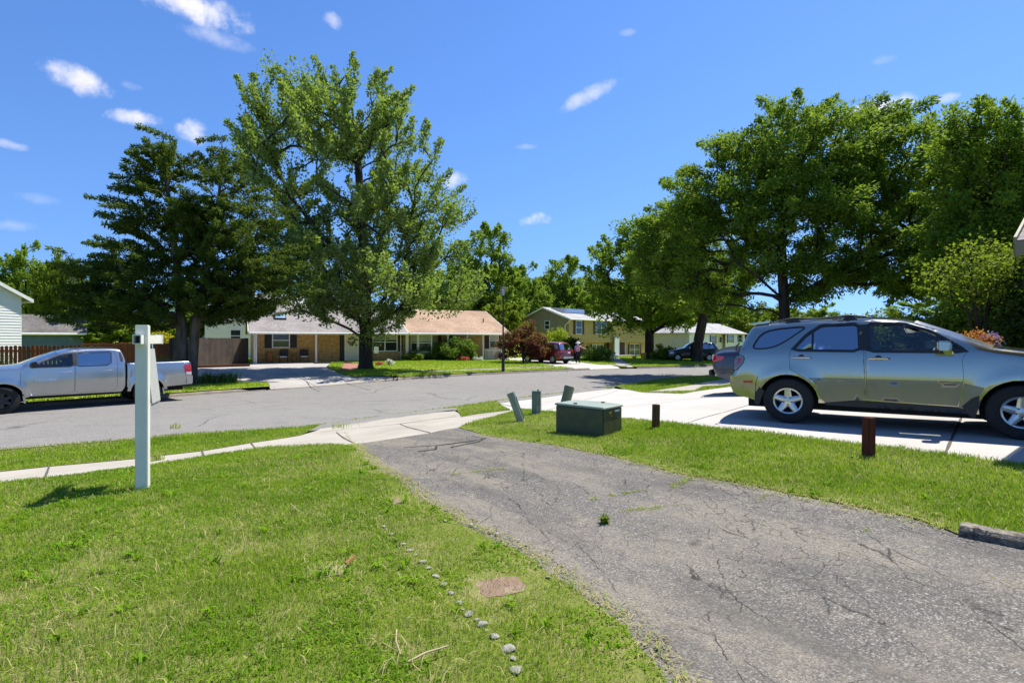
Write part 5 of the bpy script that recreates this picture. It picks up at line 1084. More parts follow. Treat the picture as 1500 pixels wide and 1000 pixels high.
HS = thing('garden_shed', 'low blue-sided shed with weathered grey roof behind the red fence', 'shed', (*O5, z5), rad(40))
zs = F5.zz(489, 3); x5 = F5.x(122); lap('wall', [(0,0),(x5,0),(x5,zs),(0,zs)], MAT['blueside'], HS, lambda u, o, z: (u, -o, z), .2); MB().box(.02,x5-.02,.11,4.5,-.2,zs).build('wall', MAT['blueside'], HS)
gable_roof(HS, -.2, x5+.2, -.25, 2.3, 4.8, zs+.1, F5.zz(461.5, 3, 2.3), 'shindark')
O6 = ((300-750)/FPX*52, 52.0); z6 = float(zF(*O6)); F6 = Frame(O6, rad(26), z6)
HC = thing('sided_house', 'cream clapboard house half hidden behind the dark fence and cedar', 'house', (*O6, z6), rad(26)); x6 = 9.0; zc = F6.zz(449, 3)
lap('wall', [(0,0),(x6,0),(x6,zc),(0,zc)], MAT['cream'], HC, lambda u, o, z: (u, -o, z), .2); MB().box(.02,x6-.02,.11,7,-.2,zc).build('wall', MAT['cream'], HC); gable_roof(HC, -.3, x6+.3, -.3, 3.5, 7.3, zc+.1, zc+1.6, 'shinpale')
window(HC, 2.2, 3.2, 1.6, 2.9, -.03, 0, True)

# ---- the corner of the house at the right edge of the view: eave, fascia and wall
zE = float(zN(9, 5)); HE = thing('sided_house', 'grey eave corner of the next house poking in at the right edge', 'house', (5.86, 6.1, zE), rad(-52))
yo = CAMZ + (497-372)/FPX*6.1 - zE
MB().box(1.0,9,1.0,8,-.3,yo-.05).build('wall', MAT['greyandshade'], HE)
m = MB(); hh = 1.15
m.add([(0,0,yo),(9.5,0,yo),(9.5,4.5,yo+2.2),(0,4.5,yo+2.2),(0,0,yo+.16),(9.5,0,yo+.16),(9.5,4.5,yo+2.36),(0,4.5,yo+2.36)],[(0,3,2,1),(4,5,6,7),(0,1,5,4),(1,2,6,5),(2,3,7,6),(3,0,4,7)]); r = m.build('roof', MAT['shingrey'], HE)
m = MB().add([(-.03,0,yo-.03),(-.003,0,yo-.03),(-.003,4.5,yo+2.17),(-.03,4.5,yo+2.17),(-.03,0,yo+.2),(-.003,0,yo+.2),(-.003,4.5,yo+2.4),(-.03,4.5,yo+2.4)],[(0,1,2,3),(7,6,5,4),(0,4,5,1),(1,5,6,2),(2,6,7,3),(3,7,4,0)]); m.box(0,9.5,-.10,-.003,yo-.02,yo+.13); m.build('fascia', MAT['taupeandshade'], r)

# ------------------------------------------------------------------ fences
def fence(name, label, P, h, mat, zf=zF, bw=.14, gap=.012, round_top=True, postevery=2.4, thick=.022, name_board='boards', jitter=.02):
    T = thing(name, label, 'fence', (P[0][0], P[0][1], 0)); ox, oy = P[0]; m = MB(); tv = []
    Q = resample(P, bw+gap, False); pm = MB(); rail = MB(); acc = 0
    for a, b in zip(Q[:-1], Q[1:]):
        t = Vector((b[0]-a[0], b[1]-a[1])).normalized(); n = Vector((-t.y, t.x)); z = float(zf(*a)) - .02; hh = h + random.uniform(-jitter, jitter); x0, y0 = a[0]-ox, a[1]-oy
        prof = [(0,0),(bw,0),(bw,hh-.05),(bw*.78,hh),(bw*.22,hh),(0,hh-.05)] if round_top else [(0,0),(bw,0),(bw,hh),(0,hh)]
        V = [(x0+t.x*u, y0+t.y*u, z+v) for u, v in prof]; k = len(V); V += [(p[0]+n.x*thick, p[1]+n.y*thick, p[2]) for p in V]
        m.add(V, [tuple(range(k)), tuple(range(2*k-1,k-1,-1))] + [(i,i+k,(i+1)%k+k,(i+1)%k) for i in range(k)]); tv += [random.random()]*(2*k)
        acc += bw+gap
    bo = m.build(name_board, MAT[mat], T); at_ = bo.data.attributes.new('tint', 'FLOAT', 'POINT'); at_.data.foreach_set('value', np.array(tv, np.float32))
    for k, p in enumerate(resample(P, postevery, False)):
        z = float(zf(*p)); j = min(k, len(P)-2); t = Vector((P[-1][0]-P[0][0], P[-1][1]-P[0][1])).normalized(); n = Vector((-t.y, t.x))*.09
        MB().box(p[0]-ox+n.x-.05,p[0]-ox+n.x+.05,p[1]-oy+n.y-.05,p[1]-oy+n.y+.05,z-.05,z+h-.04).build('fence_post', MAT[mat], T)
    for f in (.25, .8):
        R = resample(P, 2.0, False)
        for a, b in zip(R[:-1], R[1:]):
            t = Vector((b[0]-a[0], b[1]-a[1])).normalized(); n = Vector((-t.y, t.x))*.045
            rail.bar((a[0]-ox+n.x,a[1]-oy+n.y,float(zf(*a))+h*f),(b[0]-ox+n.x,b[1]-oy+n.y,float(zf(*b))+h*f),.04,.09)
    rail.build('rail', MAT[mat], T)
    return T
Yd = lambda px, Y: ((px-750)/FPX*Y, Y)
fence('picket_fence', 'red-brown picket fence behind the pickup cab, below the white gable', [Yd(-40,26.8),Yd(132,28.6)], 1.52, 'redfence', gap=.035)
fence('board_fence', 'red-brown board fence between the blue shed and the yellow shrub', [Yd(120,33.5),Yd(175,32.5),Yd(252,30.6)], 1.62, 'redfence', gap=.006)
fence('board_fence', 'tall dark weathered board fence beside the brick house', [Yd(252,30.4),Yd(262,31.2),Yd(305,35.3),Yd(364,39.9)], 1.95, 'greyfence', gap=.004, round_top=False)
# ------------------------------------------------------------------ trees
def leafmat(n, *a, **k): MAT[n] = m_leaf(n, *a, **k)
leafmat('silver_leaf', (0.081,0.167,0.021), (0.287,0.391,0.075), under=(.30,.36,.18), trans=.46); leafmat('oak_leaf', (0.057,0.138,0.014), (0.230,0.345,0.046), trans=.42, rough=.42); leafmat('cedar_leaf', (.022,.054,.016), (.10,.155,.026), trans=.22, rough=.6, extra=(.10,.085,.02), extra_at=.95)
leafmat('street_leaf', (0.086,0.172,0.018), (0.247,0.367,0.041), trans=.43); leafmat('far_leaf', (0.105,0.194,0.026), (0.276,0.389,0.060), trans=.42); leafmat('pale_leaf', (0.110,0.171,0.015), (0.209,0.264,0.033), trans=.42); leafmat('dark_leaf', (0.018,0.042,0.012), (0.046,0.081,0.016), trans=.2)
leafmat('red_leaf', (.120,.016,.024), (.27,.040,.048), under=(.15,.06,.07), trans=.3); leafmat('lime_leaf', (.20,.27,.012), (.33,.38,.02), trans=.4); leafmat('gold_leaf', (.45,.38,.02), (.60,.50,.03), trans=.35); leafmat('shrub_leaf', (0.052,0.117,0.016), (0.169,0.260,0.046), trans=.3, rough=.35)
leafmat('iris_leaf', (.04,.085,.018), (.13,.19,.045), trans=.3); leafmat('hedge_leaf', (.11,.17,.015), (.19,.25,.03), trans=.35); leafmat('pink_flower', (.42,.05,.08), (.7,.14,.18), trans=.3); leafmat('orange_flower', (.42,.07,.03), (.50,.13,.05), trans=.3); leafmat('white_flower', (.6,.6,.55), (.75,.74,.7), trans=.3); leafmat('purple_flower', (.22,.10,.32), (.35,.2,.45), trans=.3)

from mathutils import noise as mnoise
def sample_env(ells, n, dmin, rng, shell=.75, gap=0.0, gscale=1.0, spike=.16):
    ells = np.array(ells, float); vol = (ells[:,3]*ells[:,4]*ells[:,5])**.6; pr = vol/vol.sum(); P = []
    tries = 0
    while len(P) < n and tries < n*60:
        tries += 1; e = ells[rng.choice(len(ells), p=pr)]; v = rng.normal(size=3); v /= np.linalg.norm(v); r = rng.random()**(1/3)
        if rng.random() > (1-shell) + shell*r**2.2: continue
        p = e[:3] + v*r*(1 + spike*rng.random()**2.5*2 - spike*.5)*e[3:6]
        if gap and mnoise.noise(Vector(p*gscale + 17.3)) < gap - .35*(rng.random()): continue
        if P and np.min(np.linalg.norm(np.array(P)-p, axis=1)) < dmin: continue
        P.append(p)
    return np.array(P)
def skeleton(trunks, C, rng, rise=.35, step=.55, trunk_top=.8):
    """grow branches from the trunks out to every clump centre"""
    N_ = []; par = []
    for tr in trunks:
        tr = [Vector(p) for p in tr]; last = -1
        for a, b in zip(tr[:-1], tr[1:]):
            k = max(2, int((b-a).length/.4))
            for i in range(k):
                N_.append(tuple(a.lerp(b, i/k))); par.append(last); last = len(N_)-1
    nt = len(N_); start = min(p[2] for p in N_); A = np.array(N_)
    order = np.argsort([np.min(np.linalg.norm(A - c, axis=1)) for c in C]); tips = {}
    N_ = list(N_); depth = [0]*nt
    for ci in order:
        c = C[ci]; A = np.array(N_); d = A - c; L = np.linalg.norm(d, axis=1); h = np.hypot(d[:,0], d[:,1])
        cost = L + 1.6*np.maximum(0, A[:,2] + rise*h - c[2]) + .10*np.array(depth)
        j = int(np.argmin(cost)); a = A[j]; k = max(2, int(L[j]/step)); last = j
        for i in range(1, k+1):
            t = i/k; p = a*(1-t) + c*t; p[2] += .10*L[j]*math.sin(t*PI)*(1 if rise > 0 else -.3); p = p + rng.normal(0, .05*L[j]/k, 3)*(t < 1)
            N_.append(tuple(p)); par.append(last); depth.append(depth[last]+L[j]/k); last = len(N_)-1
        tips[ci] = last
    return np.array(N_), par, nt, tips
def branch_mesh(name, Nn, par, nt, mat, parent, rt, rtip=.012, expo=.5, minr=.006, flare=1.5, sides=6):
    w = np.zeros(len(Nn)); ch = np.zeros(len(Nn), int)
    for i, p in enumerate(par):
        if p >= 0: ch[p] += 1
    w[ch == 0] = 1
    for i in range(len(Nn)-1, -1, -1):
        if par[i] >= 0: w[par[i]] += w[i]
    R = np.maximum(minr, rtip*w**expo); R *= rt/max(R[:max(nt,1)].max(), 1e-6) if nt else 1; R = np.maximum(R, minr)
    rootn = [i for i in range(nt) if par[i] < 0]
    if len(rootn) > 1 and parent.name.split('.')[0] not in ('cedar_tree', 'small_tree'): R[rootn[1]:nt] *= .5
    z0 = Nn[:nt,2].min() if nt else 0
    V = []; F = []; b = 0
    for i, p in enumerate(par):
        if p < 0: continue
        a = Vector(Nn[p]); c = Vector(Nn[i]); d = c-a
        if d.length < 1e-5: continue
        d.normalize(); u = d.orthogonal().normalized(); u = (Vector((1,0,0)) - d*d.x).normalized() if abs(d.x) < .9 else u; v = d.cross(u); ra, rc = R[p], R[i]; n = 12 if i < nt else (5 if rc < .04 else sides)
        if i >= nt and p < nt: ra = min(ra, rc*1.5)
        f0 = 1 + (flare-1)*math.exp(-(a.z-z0)/.28) if i < nt else 1; f1 = 1 + (flare-1)*math.exp(-(c.z-z0)/.28) if i < nt else 1
        for q, r in ((a, ra*f0), (c, rc*f1)):
            for k in range(n):
                t = 2*PI*k/n; lump = 1 + (.07*math.sin(3*t+1)+.05*math.sin(5*t+q.z)) if i < nt else 1
                V.append(q + (u*math.cos(t)+v*math.sin(t))*r*lump)
        F += [(b+k, b+(k+1)%n, b+n+(k+1)%n, b+n+k) for k in range(n)]; b += 2*n
    return mesh_obj(name, V, F, MAT[mat], parent, True)
def leaf_mesh(name, P, D, size, width, tint, mat, parent, rng, up=.9, fold=.12):
    n = len(P); D = D/np.linalg.norm(D, axis=1, keepdims=True); nrm = rng.normal(0, .75, (n,3)); nrm[:,2] += up
    S = np.cross(D, nrm); S /= np.linalg.norm(S, axis=1, keepdims=True) + 1e-9; U = np.cross(S, D); s = size[:,None]; w = (size*width)[:,None]*.5
    V = np.stack([P, P + D*s*.45 + S*w + U*s*fold*rng.uniform(-1,1,(n,1)), P + D*s - U*s*.1, P + D*s*.45 - S*w + U*s*fold], 1).reshape(-1,3)
    k = np.arange(n)*4
    return np_mesh(name, V, np.stack([k,k+1,k+2,k+3], 1), np.zeros((0,3), int), MAT[mat], np.repeat(tint, 4), parent)
def foliage(C, rc, per, size, rng, outward=None, flat=.75, droop=.0, elong=1.0, spread=.55, shape='ball'):
    """leaves scattered round clump centres; returns points, directions, sizes, tints"""
    n = (per*(rc/np.mean(rc))**2).astype(int); i = np.repeat(np.arange(len(C)), n); m = len(i)
    v = rng.normal(0, 1, (m,3)); v /= np.linalg.norm(v, axis=1, keepdims=True); r = rng.random(m)**spread; o = v*(r*rc[i])[:,None]; o[:,2] *= flat
    if outward is not None:
        a = outward[i]; along_ = (o*a).sum(1, keepdims=True); o = o + a*along_*(elong-1)
        o[:,2] -= droop*np.abs(along_[:,0])*.6
    if shape != 'ball':
        a = outward[i]; q = rng.random(m)**.85; L = (rc[i]*elong)[:,None]; u = v*(rng.random(m)**.6)[:,None]
        if shape == 'shoot':
            u = u - a*(u*a).sum(1, keepdims=True); so = a*(q[:,None]-.15)*L + u*(rc[i]*.56*(1-.62*q))[:,None]; o = np.where((i % 5 < 3)[:,None], so, o*.95)
        if shape == 'plume':
            tg = np.stack([-a[:,1], a[:,0], np.zeros(m)], 1); o = a*(q[:,None]-.3)*L + tg*(u[:,:1]*(rc[i]*.62*(1-.6*q))[:,None]); o[:,2] += u[:,2]*rc[i]*.16 - q*q*droop*L[:,0]*.5
    D = v*.6 + rng.normal(0, .6, (m,3)); D[:,2] -= droop
    if outward is not None: D += outward[i]*.9
    ct = rng.random(len(C))*.55
    return C[i]+o, D, size*rng.uniform(.6, 1.3, m), np.clip(ct[i] + rng.random(m)*.45, 0, 1)
def ellp(Y, base, l, depth=1.0):
    """crown lobes measured in the photograph at distance Y, as ellipsoids relative to the base of the trunk"""
    k = Y/FPX; R = []
    for px, py, rx, ry, *dy in l:
        R.append(((px-750)*k - base[0], (dy[0] if dy else 0), CAMZ - (py-HOR)*k - base[2], rx*k, rx*k*depth, ry*k))
    return R
def make_tree(name, label, base, trunks, ells, n, dmin, rc, per, lsize, leaf, bark, rt, seed, group=None, width=.62, rise=.35, flat=.75, droop=.15, shell=.75, radial=False, elong=1.0, expo=.5, up=.9, rcvar=.35, flare=1.5, spread=.7, gap=.08, gscale=.55, spike=.16, upright=0, shape='ball'):
    rng = np.random.default_rng(seed); T = thing(name, label, 'tree' if 'shrub' not in name else 'shrub', base, 0, group)
    C = sample_env(ells, n, dmin, rng, shell, gap, gscale, spike)
    Nn, par, nt, tips = skeleton(trunks, C, rng, rise)
    branch_mesh('trunk', Nn, par, nt, bark, T, rt, expo=expo, flare=flare)
    rcs = rc*rng.uniform(1-rcvar, 1+rcvar, len(C)); out = None
    if radial:
        ax = np.array([np.array(t) for tr in trunks for t in tr]); out = np.array([c - ax[np.argmin(np.linalg.norm(ax-c, axis=1))] for c in C]); out[:,2] *= .25; out /= np.linalg.norm(out, axis=1, keepdims=True)+1e-6; out[:,2] += upright; out /= np.linalg.norm(out, axis=1, keepdims=True)+1e-6
    P, D, S, t = foliage(C, rcs, per, lsize, rng, out, flat, droop, elong, spread, shape)
    # leaves along the outer twigs too
    tw = np.array([Nn[par[tips[c]]] for c in range(len(C))]); k = rng.integers(0, len(C), len(C)*per//5); q = tw[k]*(1-(u := rng.random(len(k)))[:,None]) + C[k]*u[:,None] + rng.normal(0, rc*.22, (len(k),3))
    P = np.concatenate([P, q]); D = np.concatenate([D, rng.normal(0,1,(len(k),3))]); S = np.concatenate([S, lsize*rng.uniform(.6,1.2,len(k))]); t = np.concatenate([t, rng.random(len(k))*.7])
    leaf_mesh('crown', P, D, S, width, t, leaf, T, rng, up)
    return T
def rel(base, px, py, Y, dy=0): k = Y/FPX; return ((px-750)*k - base[0], dy, CAMZ-(py-HOR)*k - base[2])

# silver maple on the lawn opposite
b = at3(535, 541, zF); Y = b[1]; B = lambda px, py, dy=0: rel(b, px, py, Y, dy)
make_tree('maple_tree', 'tallest tree, airy silver-green maple on the lawn before the brick houses', b, [[(0,0,-.1),B(536,480),B(534,430,.2),B(531,350,.1),B(525,250),B(515,150)],[B(534,440),B(495,370,-.5),B(430,290,-.8),B(400,220)],[B(535,430),B(580,375,.8),B(600,300)],[B(536,470),B(575,430,-1),B(610,400,-1.5)]],
  ellp(Y, b, [(500,165,88,64),(480,240,118,110),(408,190,46,88),(565,255,84,105),(612,340,70,95),(645,390,40,60),(600,420,92,58,-1.5),(520,380,100,90),(420,330,62,75),(386,235,26,56),(675,425,40,36,.5),(470,430,66,40,-1),(560,462,55,30,-1.5),(515,455,30,26,-2.2)], .95), 680, .50, .66, 165, .18, 'silver_leaf', 'bark', .40, 3, rise=.5, shell=.45, flat=1.0, droop=-.1, up=.45, radial=True, elong=1.9, upright=.95, gap=.10, gscale=.42, spike=.15, spread=.75, shape='shoot')
# double-trunked red cedar behind the pickup
b = at3(272, 556, zF); Y = b[1]; B = lambda px, py, dy=0: rel(b, px, py, Y, dy)
make_tree('cedar_tree', 'dark double-trunked cedar with ragged tips behind the pickup bed', b, [[(-.12,0,-.1),B(266,480),B(258,380),B(246,280),B(238,190)],[(.22,.05,-.1),B(284,480,.1),B(300,380,.3),B(318,280,.2),B(326,195)]],
  ellp(Y, b, [(238,212,15,32),(238,235,24,26),(236,262,42,26),(222,280,34,22),(228,318,56,34),(225,368,88,38),(195,412,80,38),(220,455,100,30),(240,252,44,26),(265,300,62,32),(300,280,30,30),(326,228,16,34),(326,250,24,26),(325,280,44,30),(335,325,68,36),(350,378,84,36),(365,420,66,34),(300,420,90,40),(330,452,62,20),(385,400,45,30),(150,440,42,34),(280,345,60,50)], .85), 900, .34, .48, 150, .15, 'cedar_leaf', 'barkgrey', .23, 5, rise=.02, shell=.35, flat=.42, droop=.18, radial=True, elong=2.0, width=.36, up=1.1, rcvar=.45, upright=.28, gap=.03, gscale=.6, spike=.24, spread=.8, shape='plume')
# big oak behind the SUV
b = (13.45, 26.0, float(zN(13.45, 26.0))); Y = 26.0; B = lambda px, py, dy=0: rel(b, px, py, Y, dy)
make_tree('oak_tree', 'broad dark oak rising behind the silver SUV, widest crown of all', b, [[(0,0,-.1),B(1149,455),B(1146,400),B(1150,320,.4),B(1170,220)],[B(1149,445),B(1200,410,-.6),B(1270,365,-1),B(1340,330)],[B(1149,440),B(1100,405,-.5),B(1060,370)],[B(1146,400),B(1100,320,1),B(1085,250)]],
  ellp(Y, b, [(1185,216,92,62),(1105,255,92,72,2),(1040,320,66,66,4.5),(1235,240,105,80),(1320,255,88,78),(1380,310,90,70),(1090,360,98,62,3),(1190,330,120,100),(1290,360,110,55),(1020,385,48,48,5),(1070,415,70,34,4),(1180,410,70,30),(1350,385,66,40),(1000,300,30,40,5),(1075,300,84,74,1),(1150,265,100,90,.5),(985,345,34,50,5),(1240,204,60,40),(1145,196,60,34),(1265,190,36,28),(1110,205,44,34,2),(1380,400,30,28),(1300,395,74,34,-1),(1240,424,46,24,-.5),(1340,412,56,30,-1),(1420,395,60,45),(1110,440,46,20,3),(1400,330,60,60)], .95), 900, .52, .70, 190, .185, 'oak_leaf', 'bark', .27, 9, rise=.15, shell=.5, flat=.8, droop=.35, width=.42, up=.7, radial=True, elong=1.4, upright=.22, gap=.0, gscale=.5, spike=.07, spread=.75, shape='shoot')
b = (20.2, 19.5, float(zN(20.2, 19.5))); Y = 19.5; B = lambda px, py, dy=0: rel(b, px, py, Y, dy)
make_tree('oak_tree', 'green oak at the right edge, its branches reaching in over the bonnet', b, [[(0,0,-.1),B(1548,430),B(1535,330),B(1510,220)],[B(1545,400),B(1470,330,-.6),B(1430,280)]],
  ellp(Y, b, [(1440,215,56,62),(1480,250,66,70),(1500,320,80,70),(1440,320,60,50),(1540,245,80,80),(1475,385,66,40),(1560,350,90,90),(1425,195,24,28),(1450,270,50,50),(1440,410,50,36),(1410,350,40,50)], .95), 380, .50, .62, 190, .165, 'oak_leaf', 'bark', .26, 12, rise=.15, shell=.5, flat=.8, droop=.35, width=.42, radial=True, elong=1.4, upright=.22, gap=.0, gscale=.55, spike=.10, shape='shoot')
# two street trees down the road
b = at3(951, 526, zF); Y = b[1]; B = lambda px, py, dy=0: rel(b, px, py, Y, dy)
make_tree('street_tree', 'dense round-crowned tree on the lawn by the yellow bins', b, [[(0,0,-.1),B(951,490),B(950,440),B(945,370)],[B(951,470),B(925,430,-1),B(905,400)],[B(951,465),B(980,430,.6)]],
  ellp(Y, b, [(940,400,66,70),(905,395,36,42),(955,355,46,36),(930,450,58,38),(985,440,44,46),(890,430,22,30),(1000,380,30,40)], .95), 200, .95, 1.0, 190, .25, 'street_leaf', 'bark', .40, 15, rise=.3, shell=.5, flat=.85, droop=.2, radial=True, elong=1.3, upright=.5, gap=.12, gscale=.35, spike=.13, shape='shoot')
b = at3(1021, 529.5, zF); Y = b[1]; B = lambda px, py, dy=0: rel(b, px, py, Y, dy)
make_tree('street_tree', 'leaning dark-trunked tree beside the black SUV and the white house', b, [[(0,0,-.1),B(1023,500),B(1029,470),B(1036,430),B(1030,380)],[B(1027,478),B(1055,450,.3),B(1075,440)]],
  ellp(Y, b, [(1030,395,50,55),(1055,422,38,34),(1005,425,34,38),(1070,440,20,16),(1015,350,30,36),(1030,450,26,14)], .95), 110, .9, .95, 190, .25, 'street_leaf', 'bark', .40, 17, rise=.3, shell=.5, flat=.85, droop=.2, radial=True, elong=1.3, upright=.4, gap=.12, gscale=.35, spike=.13, shape='shoot')
# trees behind the houses: three grown once each, then copied
proto = []
for i, (lf, sd_, ell, nm) in enumerate([('far_leaf', 31, [(0,0,6.5,3.4,3.4,3.6),(-1.8,.6,5.2,2.4,2.4,2.4),(2.0,-.5,5.4,2.5,2.4,2.6),(.3,0,9.2,1.9,1.9,1.8),(.4,-1.6,4.2,2.5,1.8,1.6)], 'tree'),
                                        ('far_leaf', 33, [(0,0,7.5,2.5,2.5,4.0),(-1.3,.4,6.0,2.2,2.0,2.6),(1.3,-.6,5.2,2.2,2.0,2.8),(0,-1,3.6,2.4,1.8,1.6)], 'tree'),
                                        ('pale_leaf', 35, [(0,0,5.5,3.6,3.2,2.8),(-2.2,.3,4.4,2.0,2.0,1.9),(2.3,-.4,4.8,2.0,2.0,2.2),(.8,-1.4,3.2,2.6,1.6,1.5)], 'tree')]):
    t = make_tree(nm, 'x', (0,0,0), [[(0,0,-.1),(.05,0,2.0),(0,.1,4.5),(.1,0,8.0)],[(.0,0,2.4),(-1.4,.2,5.0)],[(0,0,2.8),(1.5,-.2,5.4)]], ell, 240, .50, .68, 125, .26, lf, 'bark', .24, sd_, rise=.35, shell=.5, flat=.9, droop=.1, radial=True, elong=1.15, upright=.6, gap=.04, spike=.12, shape='shoot'); proto.append(t)
BT = [ # px, base distance, top row in the photo, half width in px, prototype, label
 (38,62,352,52,0,'leafy green tree above the grey shed roof at the left'), (95,58,372,36,2,'paler tree between the shed and the dark cedar'), (-60,66,370,60,1,'tree behind the white clapboard gable'),
 (160,50,430,60,1,'dim tree behind the left side of the cedar'), (250,54,425,60,0,'dim tree behind the cedar trunks'), (335,60,420,50,1,'dim tree above the cream house roof'),
 (452,66,425,42,2,'yellow-green tree peeping over the grey roof'), (545,74,428,60,0,'tree hidden behind the maple trunk'), (640,78,392,52,1,'tree showing over the pink roof behind the maple'),
 (715,74,330,48,1,'tall feathery tree with the highest top behind the pink roof'), (772,96,384,44,0,'round tree over the tan gable peak'), (826,104,376,42,1,'pointed tree behind the solar panels'),
 (868,112,388,40,0,'tree behind the right end of the tan roof'), (915,118,402,44,2,'far tree between the tan house and the street tree'), (738,60,438,34,2,'golden-green tree beside the pink roof corner'),
 (985,120,420,50,0,'tree behind the gap between tan and white houses'), (1060,124,432,46,1,'tree above the white house hip roof'), (1108,112,446,40,2,'pale tree at the right of the white house'), (1160,92,455,46,0,'tree behind the oak trunk'), (676,86,366,40,0,'tree between the maple and the tall feathery one'), (805,112,398,44,2,'pale round tree low behind the solar panels'), (748,100,388,36,1,'narrow tree left of the tan gable peak'), (848,118,402,44,0,'farthest round tree over the tan roof ridge'), (1150,62,446,38,2,'low tree filling the view left of the oak trunk'), (1205,66,444,56,0,'low tree behind the oak limb, right of its trunk'), (1350,60,442,66,1,'low tree under the right half of the oak crown'), (1445,54,418,60,0,'tree behind the small stemmed tree'), (1262,90,464,48,2,'farthest pale tree in the sky gap under the oak')]
for i, (px, Y, top, hw, k, lab) in enumerate(BT):
    t = copy_tree(proto[k]); x = (px-750)/FPX*Y; z = float(zF(x, Y)) if Y < 160 else -1; H = CAMZ-(top-HOR)*Y/FPX - z; wN = hw*1.18*Y/FPX
    t.location = (x, Y, z); t.rotation_euler = (0,0,random.random()*6.28); pw = (5.0,3.9,4.8)[k]; ph = (11.3,11.9,8.9)[k]
    t.scale = (wN/pw, wN/pw, H/ph); tag(t, lab, 'tree', 'trees behind the houses')
for t in proto:
    for ch in list(t.children): bpy.data.objects.remove(ch)
    bpy.data.objects.remove(t)
# small trees and shrubs
def shrub(name, label, base, ells, n, rc, per, ls, leaf, seed, dmin=.2, rt=.03, trunks=None, group=None, cat='shrub', **k):
    t = make_tree(name, label, base, trunks or [[(0,0,-.05),(0,0,.25)],[(0,0,.05),(.12,0,.3)],[(0,0,.05),(-.12,.05,.3)]], ells, n, dmin, rc, per, ls, leaf, 'bark', rt, seed, group, rise=.5, flare=1, gap=0, **k); t['category'] = cat; return t
def shrub_px(name, label, px, py, w, h, leaf, seed, zf=zF, n=60, per=60, ls=.09, **k):
    b = at3(px, py, zf); s = b[1]/FPX; rx = w*s/2; H = h*s
    return shrub(name, label, b, [(0,0,H*.5,rx,rx*.8,H*.5),(-rx*.4,0,H*.42,rx*.6,rx*.6,H*.42),(rx*.4,-.1,H*.45,rx*.6,rx*.6,H*.42)], n, max(.12, H*.2), per, ls, leaf, seed, dmin=max(.08, H*.10), **k)
b = at3(767, 531.5, zF); Y = b[1]; B = lambda px, py, dy=0: rel(b, px, py, Y, dy)
shrub('japanese_maple', 'purple-red laceleaf maple on the lawn beside the lamp post', b, ellp(Y, b, [(768,500,34,15),(750,505,22,14),(785,512,18,12),(762,488,20,12),(742,520,14,6),(775,478,10,8),(790,500,12,10)], .9), 150, .34, 60, .15, 'red_leaf', 51, .18, .09, [[(0,0,-.05),B(766,522),B(764,505)],[B(766,524),B(752,510)],[B(766,522),B(780,506)]], cat='tree', droop=.3)
shrub_px('shrub', 'big glossy green shrub left of the pink-roofed house porch', 622, 527.5, 46, 24, 'shrub_leaf', 52, n=70, per=70, ls=.15); shrub_px('shrub', 'largest flowering shrub under the porch of the pink-roofed house', 668, 528, 62, 32, 'shrub_leaf', 53, n=90, per=75, ls=.16); shrub_px('shrub', 'low lime-tinted shrub in front of the bay window', 606, 528.5, 34, 12, 'hedge_leaf', 54, n=40, ls=.11)
shrub_px('shrub', 'small green shrub before the white porch railing', 726, 524, 18, 24, 'shrub_leaf', 55, n=40, per=60, ls=.14); shrub_px('shrub', 'bright lime shrub behind the dark red crossover', 812, 524, 56, 42, 'lime_leaf', 56, n=80, per=60, ls=.2); shrub_px('shrub', 'dark bush at the corner of the tan house', 838, 527, 28, 32, 'dark_leaf', 57, n=50, ls=.18)
shrub_px('shrub', 'leafy shrub right of the gardening person, under the lower windows', 874, 529, 44, 22, 'shrub_leaf', 58, n=60, ls=.16); shrub_px('shrub', 'rounded bright green shrub beside the street tree trunk', 972, 527.5, 34, 22, 'hedge_leaf', 59, n=60, ls=.18); shrub_px('shrub', 'rounded darker shrub next to the bright green one', 990, 527.5, 20, 15, 'street_leaf', 60, n=40, ls=.18)
b = (*Yd(226, 33.8), float(zF(*Yd(226, 33.8)))); s = b[1]/FPX
shrub('shrub', 'golden yellow shrub showing over the red fence', b, [(0,0,1.7,.95,.6,.75),(-.5,0,1.5,.6,.5,.7),(.55,0,1.8,.5,.5,.6)], 70, .26, 60, .10, 'gold_leaf', 61, .16)
for i, (px, py, lab, mt, w, h) in enumerate([(678,529,'pink flowers at the foot of the largest shrub','pink_flower',20,7),(701,528.5,'white flowers at the right end of the shrub bed','white_flower',16,6),(571,535,'white flowers in the bed under the double window','white_flower',12,8),(556,535.5,'pinkish flowers in the bed beside the maple trunk','pink_flower',10,6),(893,528.5,'pale blossoms before the white porch screen','white_flower',18,12)]):
    shrub_px('flower_clump', lab, px, py, w, h, mt, 70+i, n=22, per=26, ls=.09, cat='flowers')
# right side of the neighbour's garden
b = (13.6, 15.2, float(zN(13.6, 15.2))); Y = b[1]; B = lambda px, py, dy=0: rel(b, px, py, Y, dy)
shrub('small_tree', 'airy multi-stemmed small tree behind the bonnet of the silver SUV', b, ellp(Y, b, [(1425,400,52,28),(1395,420,34,26),(1455,420,40,34),(1430,375,36,20),(1480,390,30,30)], .9), 80, .40, 34, .115, 'pale_leaf', 81, .22, .055, [[(0,0,-.05),B(1432,470),B(1425,440),B(1410,400)],[(.05,0,0),B(1445,465),B(1452,430),B(1460,400)],[(-.05,0,0),B(1420,460),B(1400,430)],[(0,.05,0),B(1438,450),B(1435,400)]], cat='tree')
b = (14.6, 14.4, float(zN(14.6, 14.4))); Y = b[1]
shrub('evergreen_shrub', 'tall dark evergreen at the right edge beside the bonnet', b, ellp(Y, b, [(1515,450,38,70),(1510,490,36,40),(1525,400,26,40)], .9), 130, .36, 75, .10, 'dark_leaf', 82, .22, .06)
